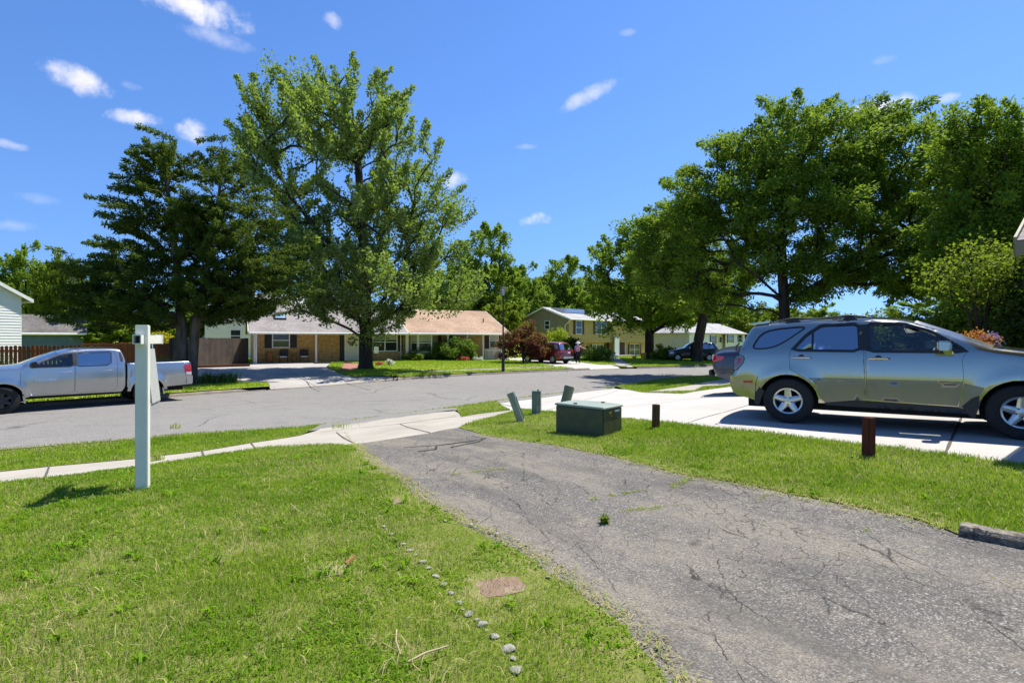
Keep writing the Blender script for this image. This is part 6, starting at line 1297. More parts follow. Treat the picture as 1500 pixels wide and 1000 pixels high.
for i, (px, py, w, h, mt, lab, dist) in enumerate([(1300,500,130,46,'hedge_leaf','pale hedge seen over the roof of the silver SUV',19),(1400,505,90,60,'pale_leaf','yellow-green bush between the oak and the small stemmed tree',17.5),(1465,505,70,70,'shrub_leaf','green bush behind the red flowers at the right',17),(1240,500,90,34,'dark_leaf','dark bush under the oak beyond the SUV roof',21)]):
    x = (px-750)/FPX*dist; s = dist/FPX; z = float(zN(x, dist)); H = CAMZ-(py-h-HOR)*s - z; rx = w*s/2
    shrub('shrub', lab, (x, dist, z), [(0,0,H*.5,rx,rx*.6,H*.5),(-rx*.5,0,H*.45,rx*.5,rx*.5,H*.42),(rx*.5,.1,H*.42,rx*.5,rx*.5,H*.45)], 110, .36, 70, .12, mt, 90+i, .2, .05)
for i, (px, mt, lab, w) in enumerate([(1428,'orange_flower','orange-red flowers seen over the bonnet',.62),(1449,'purple_flower','purple flowers beside the orange-red ones',.36)]):
    dist = 13.2; x = (px-750)/FPX*dist; z = float(zN(x, dist)); H = CAMZ-((485 if i == 0 else 489)-HOR)*dist/FPX - z
    shrub('flower_bush', lab, (x, dist, z), [(0,0,H*.86,w*.5,w*.5,H*.14),(0,0,H*.5,w*.25,w*.25,H*.4)], 40, .13, 40, .06, mt, 96+i, .06, cat='flowers')
# strap-leaved clumps
def strap_plant(label, px, py, h, n, zf=zF, spread=.35, mat='iris_leaf'):
    b = at3(px, py, zf); rng = np.random.default_rng(int(px*7)); P = np.column_stack([rng.normal(0, spread*.5, n), rng.normal(0, spread*.35, n), np.zeros(n)])
    v, q, t, k = blades(P, np.full(n, h), np.full(n, .035), np.clip(rng.random(n), 0, .85), .75); o = np_mesh('strap_leaf_plant', v, q, t, MAT[mat], k); o.location = b; return tag(o, label, 'plant', 'strap-leaved plants by the far drive')
strap_plant('spiky green plant nearest the cedar trunk, behind the tailgate', 304, 560.5, .55, 130); strap_plant('spiky green plant at the right end of the mulch bed', 332, 560.5, .6, 150, spread=.5)
strap_plant('tall spiky plant above the pickup bed side, before the red fence', 240, 549, 1.15, 170, spread=.6); strap_plant('yellowish spiky plant at the far left before the picket fence', 4, 560, 1.25, 160, spread=.8)
# ------------------------------------------------------------------ things on the lawns
def upright(px, py, zf=zN): b = at3(px, py, zf); return b, b[1]/FPX
# sign post with its arm and hanging panel
b, s = upright(209, 717); ad = Vector((-.39,.92)).normalized(); ang = math.atan2(ad.y, ad.x) - PI/2     # local y = along the arm, away from the viewer
T = thing('sign_post', 'tall white square post with cross arm and hanging sign panel on the front lawn', 'sign post', b, ang)
H = CAMZ - (476-HOR)*s - b[2]; w = .054
MB().box(-w,w,-w,w,-.1,H).build('post', MAT['vinyl'], T, bevel=.006)
za = CAMZ - (497-HOR)*s - b[2]; m = MB()
for x0, x1, z0, z1_ in ((-.035,.035,za-.045,za-.037),(-.035,.035,za+.037,za+.045),(-.035,-.027,za-.037,za+.037),(.027,.035,za-.037,za+.037)):
    m.box(x0-.012,x1-.012,-.17,-w-.001,z0,z1_); 
m.box(-.047,.023,w+.001,.74,za-.045,za+.045)
arm = m.build('arm', MAT['vinyl'], T); MB().box(-.038,.014,-w-.02,-w-.003,za-.036,za+.036).build('socket', MAT['black'], arm)
MB().box(-.054,.030,.742,.77,za-.052,za+.052).build('end_cap', MAT['white'], arm)
pn = MB(); V = []
tilt = .055
for y0, y1, z0_, z1_ in ((.09,.46,za-.10,za-.66),):
    V = [(-.004,y0,z0_),(-.004,y1,z0_),(-.004+tilt,y1,z1_),(-.004+tilt,y0,z1_),(.010,y0,z0_),(.010,y1,z0_),(.010+tilt,y1,z1_),(.010+tilt,y0,z1_)]
    pn.add(V, [(0,1,2,3),(7,6,5,4),(0,4,5,1),(1,5,6,2),(2,6,7,3),(3,7,4,0)])
p = pn.build('sign_panel', MAT['signgrey'], T)
pn = MB().add([(.003+tilt,.09,za-.67),(.003+tilt,.46,za-.67),(.01+tilt,.46,za-.82),(.01+tilt,.09,za-.82)], [(0,1,2,3)]); MAT['rider'] = m_glass('clear_rider', (.82,.84,.84), 1.2)
pn.box(.0+tilt,.006+tilt,.09,.46,za-.685,za-.665); pn.build('rider_panel', MAT['rider'], T)
hk = MB(); 
for yy in (.15,.40): hk.tube([(.0,yy,za-.045),(.004,yy,za-.10)], .006, 6)
hk.build('hanger', MAT['chrome'], T)

# transformer box
A = Vector(at(814,634)); Bc = Vector(at(884,640)); Cc = Vector(at(911,632)); D = A + (Cc-Bc); zb = float(zN(*Bc)) - .03; hh = (600-594.8) ; H = 39.5*A.y/FPX
T = thing('utility_box', 'squat dark green steel utility box with pale lid on the strip of lawn', 'utility box', (Bc.x, Bc.y, zb)); q = [tuple(v - Bc) for v in (A, Bc, Cc, D)]
MB().prism(q, -.05, H).build('body', MAT['utility'], T, bevel=.012)
f0 = Vector(q[0]); f1 = Vector(q[1]); f2 = Vector(q[2]); f3 = Vector(q[3]); cen = (f0+f1+f2+f3)/4
lid = [cen + (v-cen)*1.035 for v in (f0, f0.lerp(f1,.30), f1, f2, f2.lerp(f3,.45)+ (f3-f0).normalized()*.10, f3)]
m = MB(); n = len(lid); up_ = [.0,.004,.0,.0,.01,.0]
m.add([(v.x,v.y,H+.002) for v in lid] + [(v.x,v.y,H+.028) for v in lid] + [((cen+(v-cen)*.93).x,(cen+(v-cen)*.93).y,H+.040) for v in lid], [tuple(range(n))[::-1], tuple(range(2*n,3*n))] + [(i,(i+1)%n,(i+1)%n+n,i+n) for i in range(n)] + [(n+i,n+(i+1)%n,2*n+(i+1)%n,2*n+i) for i in range(n)])
L = m.build('lid', MAT['utilitytop'], T, bevel=.006)
fd = (f1-f0).normalized(); fn = Vector((fd.y,-fd.x))
def face_strip(name, u, w_, z0_, z1_, out, mat, par):
    a = f0 + fd*u + fn*.001; c = a + fd*w_; m = MB(); m.add([(a.x,a.y,z0_),(c.x,c.y,z0_),(c.x,c.y,z1_),(a.x,a.y,z1_)] + [(v.x+fn.x*out,v.y+fn.y*out,z) for v, z in ((a,z0_),(c,z0_),(c,z1_),(a,z1_))], [(3,2,1,0),(4,5,6,7),(0,1,5,4),(1,2,6,5),(2,3,7,6),(3,0,4,7)]); return m.build(name, MAT[mat], par)
W_ = (f1-f0).length; face_strip('door_panel', W_*.335, W_*.655, .03, H-.012, .012, 'utility', T)
MB().box(-.03,.03,-.012,.012,0,.022).build('latch', MAT['black'], L, loc=tuple((f0.lerp(f1,.38) + (f3-f0)*.12).to_tuple()) + (H+.036,)); MB().box(-.03,.03,-.012,.012,0,.022).build('latch', MAT['black'], L, loc=tuple((f2.lerp(f3,.35) - (f3-f0)*.10).to_tuple()) + (H+.036,))
sd_ = (f2-f1).normalized(); sn = Vector((sd_.y,-sd_.x))
for k, (u, w_, z0_, z1_, mt) in enumerate([(.30,.14,H-.075,H-.045,'yellow'),(.46,.10,H-.085,H-.05,'black'),(.60,.26,H-.06,H-.03,'white'),(.36,.10,H-.12,H-.10,'amber')]):
    Ls = (f2-f1).length; a = f1 + sd_*Ls*u + sn*.002; c = a + sd_*Ls*w_; MB().add([(a.x,a.y,z0_),(c.x,c.y,z0_),(c.x,c.y,z1_),(a.x,a.y,z1_)], [(0,1,2,3)]).build('sticker', MAT[mt], T)
# leaning pedestals
def pedestal(label, px, py, toppx, toppy, r, mat, dy=0):
    b, s = upright(px, py); top = Vector(((toppx-750)*s - b[0], dy, CAMZ-(toppy-HOR)*s - b[2])); L = top.length; T = thing('utility_pedestal', label, 'utility pedestal', b); d = top.normalized()
    T.rotation_mode = 'QUATERNION'; T.rotation_quaternion = Vector((0,0,1)).rotation_difference(d)
    prof = [(math.cos(a)*r*(1 if math.sin(a) > -.2 else 1), math.sin(a)*r*.86) for a in np.linspace(0, 2*PI, 25)[:-1]]
    MB().prism(prof, -.08, L-.07).build('body', MAT[mat], T, smooth=True)
    m = MB(); p2 = [(x*1.09, y*1.09) for x, y in prof]; m.prism(p2, L-.085, L-.01); m.prism([(x*.96, y*.96) for x, y in prof], L-.009, L+.006); m.build('cap', MAT[mat], T, smooth=True, bevel=.004)
    MB().box(r*.80,r*1.04,-.035,.035,.05,L-.10).build('cable_cover', MAT['pedestal2'], T, bevel=.006); return T
pedestal('pale green pedestal leaning left beside the grey-green one', 763.5, 617.5, 748, 575, .078, 'pedestal'); pedestal('olive green pedestal leaning right behind the big green box', 824, 604, 834.5, 565.5, .105, 'pedestal3')
b, s = upright(786, 606.5); T = thing('utility_pedestal', 'upright square grey-green pedestal with vent slots', 'utility pedestal', b, rad(-12)); H = 33*s; w = .098
MB().box(-w,w,-w*.8,w*.8,-.08,H).build('body', MAT['pedestal2'], T, bevel=.012); MB().box(-w*1.06,w*1.06,-w*.87,w*.87,H,H+.022).build('cap', MAT['pedestal2'], T, bevel=.008)
for k in range(4): MB().box(.015,w*.82,-w*.8-.006,-w*.8-.0005,H-.075-.034*k,H-.058-.034*k).build('vent', MAT['pedestal'], T)
MB().box(.01,w*.85,-w*.8-.005,-w*.8-.0005,.03,.20).build('label_plate', MAT['pedestal'], T); MB().box(.02,.05,-.02,.02,H+.022,H+.05).build('knob', MAT['black'], T)
def wood_post(label, px, py, toppy, wpx, mat, lean=(0,0), rot=.3):
    b, s = upright(px, py); H = (py-toppy)*s; w = wpx*s/2/1.2; T = thing('wooden_post', label, 'post', b, rot); T.rotation_euler = (lean[0], lean[1], rot)
    o = MB().box(-w,w,-w,w,-.1,H).build('post', MAT[mat], T, bevel=.008); m = MB(); m.box(-w*.55,w*.35,-.002,.002,H+.0005,H+.004); m.build('split', MAT['black'], T); return T
wood_post('short brown wooden post on the lawn right of the green box', 960.5, 628, 592, 10.5, 'brownpost', (0,.02)); wood_post('short red-stained wooden post in front of the silver SUV', 1272, 671, 611, 15.5, 'redpost', (0,.015), .2)
# broken kerb stone beside the drive
a = Vector(at(1404,784)); c = Vector(at(1500,803)) + (Vector(at(1500,803))-a)*.9; d = (c-a).normalized(); n = Vector((-d.y,d.x)); L = (c-a).length; m = MB(); V = []; K = 70; rng = random.Random(4)
for i in range(K+1):
    u = i/K*L; base = a + d*u; w = [rng.uniform(-.004,.004) for _ in range(6)]; t = .062 + .003*math.sin(i*.21) + rng.uniform(-.003,.003)*(1 if 0 < i < K else 2.5)
    for o_, z in ((0+w[0], -.06),(.0+w[1], t*.6),(.02+w[2], t),(.11+w[3], t+w[4]*.5),(.15+w[5], t*.5),(.15, -.06)): p = base + n*o_; V.append((p.x-a.x, p.y-a.y, float(zN(p.x,p.y)) - float(zN(a.x,a.y)) + z))
m.add(V, [(i*6+k,i*6+k+1,(i+1)*6+k+1,(i+1)*6+k) for i in range(K) for k in range(5)] + [tuple(range(6))[::-1], tuple(K*6+k for k in range(6))])
o = m.build('kerb_stone', MAT['stonedark'], None); o.location = (a.x, a.y, float(zN(a.x,a.y))); tag(o, 'rough broken length of concrete kerb at the right edge of the drive', 'kerb stone')
# stones set in the lawn
def stone(name, label, x, y, r, mat, group, squash=.45, sink=.42, seed=0):
    rng = random.Random(seed); bm = bmesh.new(); bmesh.ops.create_icosphere(bm, subdivisions=3, radius=r); k = [Vector((rng.gauss(0,1), rng.gauss(0,1), rng.gauss(0,1))).normalized() for _ in range(9)]
    for v in bm.verts:
        d = v.co.normalized(); 
        f = min(1.0, min((.62+.1*((i*37) % 5)/2)/max(.05, d.dot(kk)) if d.dot(kk) > .3 else 9 for i, kk in enumerate(k)))
        v.co = d*r*f*(1+.03*math.sin(d.x*17+seed)*math.sin(d.y*13)); v.co.z *= squash; v.co.x *= rng.uniform(.99,1.01)*1.15
    me = bpy.data.meshes.new(name); bm.to_mesh(me); bm.free(); me.materials.append(MAT[mat]); me.shade_smooth(); o = bpy.data.objects.new(name, me); link(o); o.rotation_euler = (rng.uniform(-.2,.2), rng.uniform(-.2,.2), rng.uniform(0,6)); o.location = (x, y, float(zN(x,y)) + r*squash*(1-sink) + .008); return tag(o, label, 'stone', group)
SP = [(562,773,4),(573,784,4),(582,792,4),(590,799,5),(601,808,5),(609,815,4),(619,825,6),(627,834,5),(638,846,6),(649,859,6),(661,871,6),(673,885,6),(686,902,7),(706,917,8),(724,934,8),(745,953,10),(757,984,10)]
SP2 = []
for (ax, ay, ar), (bx, by, br) in zip(SP[:-1], SP[1:]):
    SP2 += [(ax, ay, ar)]
    if random.random() < .45: SP2.append(((ax+bx)/2+random.uniform(-4,4), (ay+by)/2+random.uniform(-2,2), (ar+br)/2*random.uniform(.35,.7)))
SP = SP2 + [SP[-1]]
for i, (px, py, r) in enumerate(SP):
    x, y = at(px, py); stone('edging_stone', 'pale rough stone in the curved row across the front lawn' , x, y, r*1.05*y/FPX, 'stone', 'pale stones in a row across the lawn', seed=i, squash=.36, sink=.5)
GP = [(652,765),(640,743),(697,774),(718,781),(690,771),(741,800),(803,848),(759,793),(635,745),(667,755),(712,776),(728,784),(1007,778),(1010,776)]
for i, (px, py) in enumerate(GP[:12]):
    x, y = at(px, py); stone('loose_stone', 'small loose pale stone on the crumbling left edge of the asphalt', x, y, random.uniform(.012,.026), 'stone', 'loose stones along the asphalt edge', seed=40+i, sink=.1)
# crumbs of asphalt and gravel along the broken edge: nobody could count them
rng = np.random.default_rng(8); Le = np.array(resample(LEFT, .01, False)); n = 900; i = rng.integers(0, len(Le), n); q = Le[i] + rng.normal(0, .06, (n,2)) + np.array([.03,.02]); zz_ = zN(q[:,0], q[:,1]); V = []; F = []
ico = [(0,0,1),(.9,0,.4),(.3,.85,.4),(-.7,.5,.45),(-.7,-.5,.4),(.3,-.85,.45),(0,0,-.6)]; fi = [(0,1,2),(0,2,3),(0,3,4),(0,4,5),(0,5,1),(6,2,1),(6,3,2),(6,4,3),(6,5,4),(6,1,5)]
for k in range(n):
    r = rng.choice([.004,.006,.008,.013], p=[.45,.3,.18,.07]); a = rng.random()*6.28; b_ = len(V); sq = rng.uniform(.5,.9)
    for x_, y_, z_ in ico: V.append((q[k,0]+(x_*math.cos(a)-y_*math.sin(a))*r*rng.uniform(.8,1.2), q[k,1]+(x_*math.sin(a)+y_*math.cos(a))*r*rng.uniform(.8,1.2), zz_[k]+z_*r*sq+.003))
    F += [tuple(v_+b_ for v_ in f_) for f_ in fi]
o = mesh_obj('gravel', V, F, MAT['stone']); o['kind'] = 'stuff'
# overgrown red paving pads
def pad(label, px, py, w, h, ang, r):
    x, y = at(px, py); T = MB(); n = 22; V = []
    for i in range(n):
        t = 2*PI*i/n; k = (abs(math.cos(t))**4 + abs(math.sin(t))**4)**(-1/4)*random.uniform(.93,1.05); V.append((math.cos(t)*k*w/2, math.sin(t)*k*h/2))
    o = T.prism(V, -.04, .009).build('paving_pad', MAT['paver'], bevel=.006); o.location = (x, y, float(zN(x,y))); o.rotation_euler = (0,0,ang); return tag(o, label, 'paving stone', 'overgrown red paving pads in the lawn')
pad('larger reddish paving pad sunk in the lawn near the asphalt edge', 734, 860, .30, .24, .35, 1); pad('smaller reddish paving pad sunk in the lawn, at the far end of the stone row', 572, 735, .22, .20, .35, 1)
# the weed in the drive and dry sticks in the grass
x, y = at(886, 765); rng = np.random.default_rng(5); n = 60; P = np.column_stack([rng.normal(0,.014,n), rng.normal(0,.014,n), np.zeros(n)]); v, q, t, k = blades(P, np.full(n,.085), np.full(n,.016), np.clip(rng.random(n)*.8, 0, .8), 1.0)
o = np_mesh('weed', v, q, t, MAT['hedge_leaf'], k); o.location = (x, y, float(zN(x,y))); tag(o, 'single leafy green weed growing out of the asphalt drive', 'weed')
for i, (l, r, lab) in enumerate([([(598,983),(625,972),(657,959)],.005,'longest dry stick lying in the grass near the stone row'),([(581,935),(580,955),(587,972)],.004,'thin bent dry stick left of the longest one'),([(426,745),(438,758)],.004,'short dry twig in the middle of the front lawn'),([(506,835),(520,826)],.009,'brown bark chip on the bare patch of lawn')]):
    P = [at3(a, c_) for a, c_ in l]; o0 = P[0]; o = MB().tube([(p[0]-o0[0], p[1]-o0[1], p[2]-o0[2]+.045+.01*(j % 2)) for j, p in enumerate(P)], [r*(1-.3*j/len(P)) for j in range(len(P))], 6).build('dry_stick', MAT['straw'] if i < 3 else MAT['terracotta'], smooth=True); o.location = o0; tag(o, lab, 'stick')
# lamp post
b, s = upright(737, 544, zF); T = thing('lamp_post', 'slim black lamp post with a frosted lantern on the far lawn', 'lamp post', b); H = CAMZ-(418-HOR)*s - b[2]
MB().lathe([(.10,-.1),(.10,.75),(.065,.85),(.052,1.0),(.045,H-.78),(.06,H-.76),(.06,H-.70),(.04,H-.69)], 14).build('post', MAT['black'], T, smooth=True)
h = MB().lathe([(.04,H-.69),(.11,H-.66),(.11,H-.64),(.0,H-.63)], 6); h.lathe([(.205,H-.215),(.215,H-.20),(.10,H-.08),(.035,H-.05),(.03,H+.0),(0,H+.02)], 6)
for k in range(6): a = 2*PI*k/6; h.bar((.10*math.cos(a),.10*math.sin(a),H-.65),(.20*math.cos(a),.20*math.sin(a),H-.21),.018)
lt = h.build('lantern', MAT['black'], T); MB().lathe([(.085,H-.63),(.18,H-.22)], 6, cap=False).build('glass', MAT['lampglass'], lt)
# porch furniture
def local(F, x, y, z): p = F.O + F.d*x + F.n*y; return (p.x, p.y, F.z + z)
def patio_chair(label, px, rot):
    x = F1_.x(px, .75); T = thing('patio_chair', label, 'chair', local(F1_, x, .55, .05), F1_.ang+rot, 'patio chairs on the brick house porch')
    m = MB()
    for sx in (-1, 1): m.bar((sx*.29,-.28,0),(sx*.29,-.28,.66),.045); m.bar((sx*.29,.30,0),(sx*.29,.34,1.0),.045); m.bar((sx*.29,-.30,.66),(sx*.29,.34,.66),.055,.035)
    m.bar((-.29,-.28,.40),(.29,-.28,.40),.04); m.bar((-.29,.30,.40),(.29,.30,.40),.04); m.build('frame', MAT['black'], T); bk = MB()
    bk.add([(-.28,.31,.45),(.28,.31,.45),(.28,.37,1.02),(-.28,.37,1.02),(-.28,.33,.45),(.28,.33,.45),(.28,.39,1.02),(-.28,.39,1.02)], [(0,1,2,3),(7,6,5,4),(0,4,5,1),(1,5,6,2),(2,6,7,3),(3,7,4,0)]); bk.build('backrest', MAT['blackplastic'], T)
    MB().box(-.27,.27,-.29,.29,.42,.50).build('cushion', MAT['cushion'], T, bevel=.02); return T
patio_chair('black patio chair with white cushion under the left window of the brick house', 415, -.15); patio_chair('black patio chair with white cushion nearer the middle porch post', 445, -.1)
x = F1_.x(395, .7); o = MB().lathe([(.17,0),(.24,.35),(.26,.62),(.18,.80),(.20,.86),(.17,.86),(.15,.80)], 18).build('clay_urn', MAT['terracotta'], smooth=True); o.location = local(F1_, x, .75, .05); tag(o, 'brown clay urn on the porch left of the chairs', 'urn')
x = F1_.x(430, .8); T = thing('patio_table', 'small dark round table between the two patio chairs', 'table', local(F1_, x, .7, .05)); MB().lathe([(.24,.50),(.25,.51),(.25,.53),(0,.53)], 18).build('table_top', MAT['black'], T); m = MB(); [m.bar((math.cos(a)*.20,math.sin(a)*.20,0),(math.cos(a)*.16,math.sin(a)*.16,.5),.025) for a in (0,2.1,4.2)]; m.build('leg', MAT['black'], T)
x = F1_.x(483, .3); T = thing('planting_border', 'mulched border edged with dark timber in front of the middle porch post', 'flower bed', local(F1_, x, -.6, -.1), F1_.ang); MB().box(-1.4,1.3,-1.0,.45,0,.13).build('mulch', MAT['brickpath'], T); MB().box(-1.45,1.35,-1.1,-1.0,-.02,.20).build('edging', MAT['greyfence'], T)
x = F1_.x(550.5, -.4); T = thing('garden_flag', 'small white garden flag before the double window', 'flag', local(F1_, x, -.5, -.05), F1_.ang); MB().bar((-.2,0,0),(-.2,0,1.35),.015).bar((-.2,0,1.33),(.22,0,1.33),.015).build('stand', MAT['black'], T); MB().box(-.17,.20,-.006,.006,.78,1.31).build('flag', MAT['white'], T)
x = F1_.x(313, -.2); o = MB().prism([(-2.2,0),(2.0,.0),(2.0,.35),(-2.2,.35)], 0, .16).build('timber_edging', MAT['brownpost'], bevel=.01); pp = Yd(318, 34.4); o.location = (pp[0], pp[1], float(zF(*pp))); o.rotation_euler = (0,0,rad(42)); tag(o, 'low timber edging at the foot of the dark fence', 'edging')
# yellow bins by the tan house
for px, py, w_, h_, lab in ((942.5,527,8,10.5,'taller yellow bin beside the street tree trunk'),(929,526.5,6,5,'shorter yellow tub left of the taller bin')):
    b, s = upright(px, py, zF); T = thing('yellow_bin', lab, 'bin', b); r = w_*s/2; h = h_*s; MB().lathe([(r*.82,0),(r,h*.86),(r*1.08,h*.87),(r*1.08,h*.92)], 20).build('body', MAT['yellow'], T, smooth=True); MB().lathe([(r*1.1,h*.92),(r*1.06,h*.98),(0,h)], 20).build('lid', MAT['yellow'], T, smooth=True)

# ------------------------------------------------------------------ the person at the flower bed
def skin(name, J, E, R, mat, parent, root=0, sub=2):
    me = bpy.data.meshes.new(name); me.from_pydata(J, E, []); o = bpy.data.objects.new(name, me); link(o, parent); me.materials.append(mat)
    md = o.modifiers.new('skin', 'SKIN'); md.use_smooth_shade = True; sv = me.skin_vertices[0].data
    for i, r in enumerate(R): sv[i].radius = (r if isinstance(r, tuple) else (r, r)); sv[i].use_root = (i == root)
    s_ = o.modifiers.new('sub', 'SUBSURF'); s_.levels = sub; s_.render_levels = sub
    dg = bpy.context.evaluated_depsgraph_get(); m2 = bpy.data.meshes.new_from_object(o.evaluated_get(dg)); o.modifiers.clear(); o.data = m2; m2.materials.clear(); m2.materials.append(mat); m2.shade_smooth(); return o
b, s = upright(846.5, 532.2, zF); T = thing('person', 'person in white hat, pink patterned top and dark trousers tending plants by the tan house', 'person', b, rad(-15))
SK = M('skin', (.52,.33,.25), (.46,.28,.21), 20, .55)
J = [(0,0,.93),(0,.03,1.12),(0,.05,1.32),(0,.07,1.44),(0,.10,1.50),(0,.13,1.60),(.17,.06,1.38),(.34,.16,1.24),(.52,.30,1.18),(-.17,.06,1.38),(-.24,.02,1.12),(-.20,.16,.92),(.09,0,.88),(.11,.03,.48),(.11,-.02,.08),(.12,.12,.03),(-.09,0,.88),(-.11,.01,.48),(-.12,-.04,.08),(-.12,.10,.03)]
Eg = [(0,1),(1,2),(2,3),(3,4),(4,5),(2,6),(6,7),(7,8),(2,9),(9,10),(10,11),(0,12),(12,13),(13,14),(14,15),(0,16),(16,17),(17,18),(18,19)]
R = [(.15,.12),(.13,.10),(.16,.11),(.07,.07),(.05,.05),(.085,.10),.055,.042,.03,.055,.042,.03,.085,.055,.04,.035,.085,.055,.04,.035]
body = skin('body', J, Eg, R, SK, T)
PT, NTp = new_mat('pink_print'); v = NTp.obj(); PT = finish(PT, NTp, pbr(NTp, color=NTp.mix(NTp.ramp(NTp.noise(v, 16, 3), 0, 1, .48, .56), (.62,.09,.22), (.78,.66,.68)), rough=.8))
top = skin('top', [(0,0,.90),(0,.03,1.12),(0,.05,1.32),(0,.07,1.42),(.18,.06,1.38),(.27,.11,1.30),(-.18,.06,1.38),(-.22,.03,1.24)], [(0,1),(1,2),(2,3),(2,4),(4,5),(2,6),(6,7)], [(.185,.15),(.165,.13),(.19,.135),(.085,.085),.078,.068,.078,.068], PT, body)
skin('trousers', [(0,0,.92),(.09,0,.86),(.11,.03,.48),(.11,-.02,.10),(-.09,0,.86),(-.11,.01,.48),(-.12,-.04,.10)], [(0,1),(1,2),(2,3),(0,4),(4,5),(5,6)], [(.17,.14),.105,.08,.07,.105,.08,.07], M('dark_trousers', (.02,.02,.03), None, 10, .9), body)
hat = MB(); hat.lathe([(.21,1.60),(.19,1.625),(.125,1.64),(.12,1.71),(.08,1.75),(0,1.76)], 20, (0,.13,0), cap=False); hat.build('sun_hat', MAT['cushion'], body, smooth=True)
skin('hair', [(0,.06,1.62),(0,.04,1.52),(0,.03,1.42)], [(0,1),(1,2)], [.10,.09,.06], M('white_hair', (.72,.70,.66), None, 14, .8), body)
for sx, c_ in ((1, (.52,.30,1.18)), (-1, (-.20,.16,.92))):
    cc = Vector(c_); d = (cc - Vector(J[7] if sx > 0 else J[10])).normalized(); u = d.cross(Vector((0,0,1))).normalized(); m = MB(); m.tube([cc - d*.01, cc + d*.03, cc + d*.085, cc + d*.10], [.028,.036,.040,.030], 8)
    for k, (of, ln) in enumerate(((-.030,.065),(-.010,.078),(.011,.074),(.030,.058))): a0 = cc + d*.09 + u*of; m.tube([a0, a0 + d*ln*.5 - Vector((0,0,.008)), a0 + d*ln - Vector((0,0,.03))], [.010,.009,.007], 6)
    a0 = cc + d*.035 - u*.035; m.tube([a0, a0 - u*.03 + d*.03, a0 - u*.035 + d*.06], [.012,.010,.008], 6); m.build('hand', SK, body, smooth=True)
# ------------------------------------------------------------------ sky, sun, camera
SUN = Vector((.78*math.cos(rad(63)), .62*math.cos(rad(63)), math.sin(rad(63)))); SUN.normalize()
sun = bpy.data.lights.new('sun', 'SUN'); sun.energy = 4.4; sun.angle = rad(.5); sun.color = (1, .955, .88)
so = link(bpy.data.objects.new('sun', sun)); so.rotation_euler = (-SUN).to_track_quat('-Z', 'Y').to_euler(); so.location = (0,0,60)
W = bpy.data.worlds.new('World'); SC.world = W; W.use_nodes = True; W.node_tree.nodes.clear(); N = NT(W.node_tree)
sky = N.t.nodes.new('ShaderNodeTexSky'); sky.sky_type = 'NISHITA'; sky.sun_disc = False
sky.sun_elevation = rad(63); sky.sun_rotation = math.atan2(.78, .62); sky.altitude = 200; sky.air_density = 1.0; sky.dust_density = .25; sky.ozone_density = 4.5
dirn = N.n('ShaderNodeTexCoord', out=0)
sx = N.t.nodes.new('ShaderNodeSeparateXYZ'); N.t.links.new(dirn, sx.inputs[0])
lift = N.n('ShaderNodeCombineXYZ', {0: sx.outputs[0], 1: sx.outputs[1], 2: N.math('ADD', N.math('MULTIPLY', N.math('MAXIMUM', sx.outputs[2], 0.0), .58), .16)})
N.t.links.new(N.n('ShaderNodeVectorMath', {0: lift}, operation='NORMALIZE'), sky.inputs[0])
def dot(v): return N.n('ShaderNodeVectorMath', {0: dirn, 1: tuple(v)}, out=1, operation='DOT_PRODUCT')
wob = N.noise(dirn, 17, 6, .62); wob2 = N.noise(dirn, 60, 4, .6)
wsum = N.math('ADD', N.math('MULTIPLY', N.math('SUBTRACT', wob, .5), 2.6), N.math('MULTIPLY', N.math('SUBTRACT', wob2, .5), 1.1))
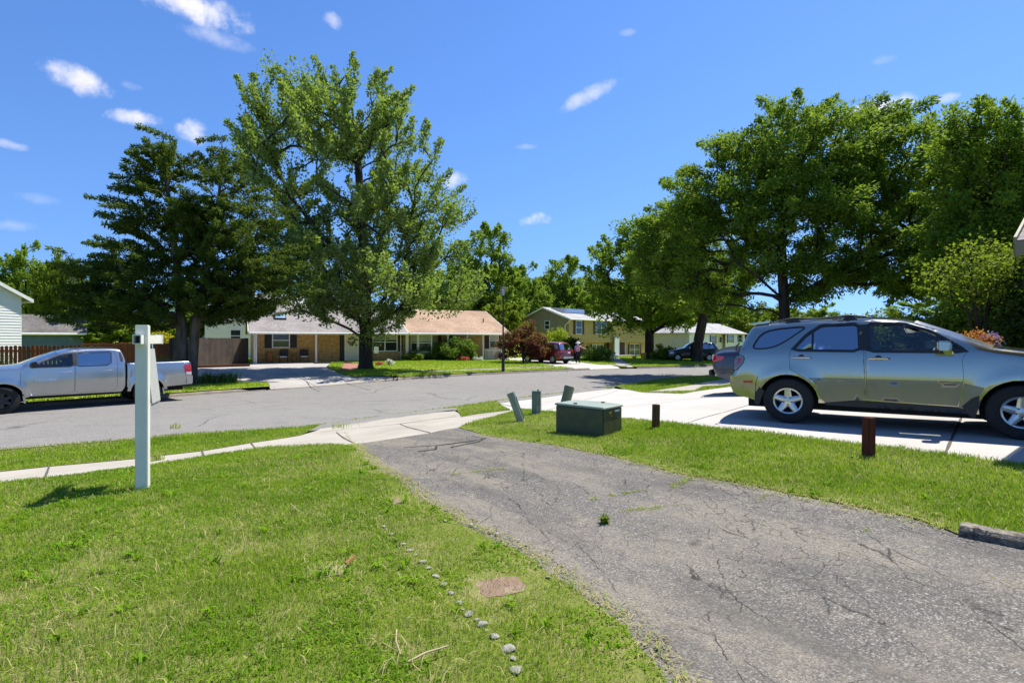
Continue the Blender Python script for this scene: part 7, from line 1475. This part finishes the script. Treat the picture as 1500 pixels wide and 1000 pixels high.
CL = [(290,12,92,30,6,.95),(318,55,58,16,4,.35),(108,116,56,25,8,.9),(197,172,40,15,-6,.85),(284,194,28,22,0,.9),(14,212,26,9,0,.45),(866,138,52,14,-22,.55),(787,321,32,13,-10,.8),(668,263,24,16,-8,.8),(1282,160,50,17,-4,.9),(488,30,18,13,0,.5),(20,330,34,13,0,.3),(1384,144,18,8,0,.4),(920,48,16,6,0,.2),(770,215,20,5,0,.2),(190,126,18,8,0,.2),(60,292,40,10,0,.16),(1296,88,20,8,0,.14)]
tot = None
for px, py, w, h, r, op in CL:
    C = Vector(((px-750)/FPX, 1, (HOR-py)/FPX)).normalized(); R0 = C.cross(Vector((0,0,1))).normalized(); U0 = R0.cross(C)
    r = rad(-r); Rr = R0*math.cos(r) + U0*math.sin(r); Ur = U0*math.cos(r) - R0*math.sin(r); k = FPX/Vector(((px-750)/FPX, 1, (HOR-py)/FPX)).length
    k = FPX*1.0/ (1.0)
    sc = Vector(((px-750)/FPX, 1, (HOR-py)/FPX)).length
    a = N.math('MULTIPLY', dot(Rr), FPX*sc/w*1.05); b = N.math('MULTIPLY', dot(Ur), FPX*sc/h*1.05); c = N.math('GREATER_THAN', dot(C), .2)
    d2 = N.math('ADD', N.math('MULTIPLY', a, a), N.math('MULTIPLY', b, b))
    m = N.ramp(N.math('ADD', N.math('SUBTRACT', 1.0, d2), wsum), 0, op, .05, 1.45, 'S'); m = N.math('MULTIPLY', m, c)
    tot = m if tot is None else N.math('MAXIMUM', tot, m)
skyc = N.n('ShaderNodeHueSaturation', {'Hue': .509, 'Saturation': 1.2, 'Value': .77, 'Color': sky.outputs[0]})
mixc = N.mix(N.math('MULTIPLY', tot, .92), skyc, (4.6, 4.4, 4.6))
bg = N.n('ShaderNodeBackground', {0: mixc, 1: .13})
N.t.links.new(bg, N.t.nodes.new('ShaderNodeOutputWorld').inputs[0])
cam = bpy.data.cameras.new('camera'); co = link(bpy.data.objects.new('camera', cam)); co.location = (0, 0, CAMZ); co.rotation_euler = (PI/2, 0, 0)
cam.sensor_width = 36; cam.lens = 36*FPX/1500; cam.shift_y = -.002; cam.clip_start = .05; cam.clip_end = 6000; SC.camera = co
vs = SC.view_settings; vs.view_transform = 'Standard'; vs.look = 'None'; vs.gamma = 1; vs.use_curve_mapping = False; vs.exposure = 1.0
SC.cycles.max_bounces = 8; SC.cycles.transparent_max_bounces = 16; SC.cycles.use_denoising = True; SC.cycles.caustics_reflective = False; SC.cycles.caustics_refractive = False
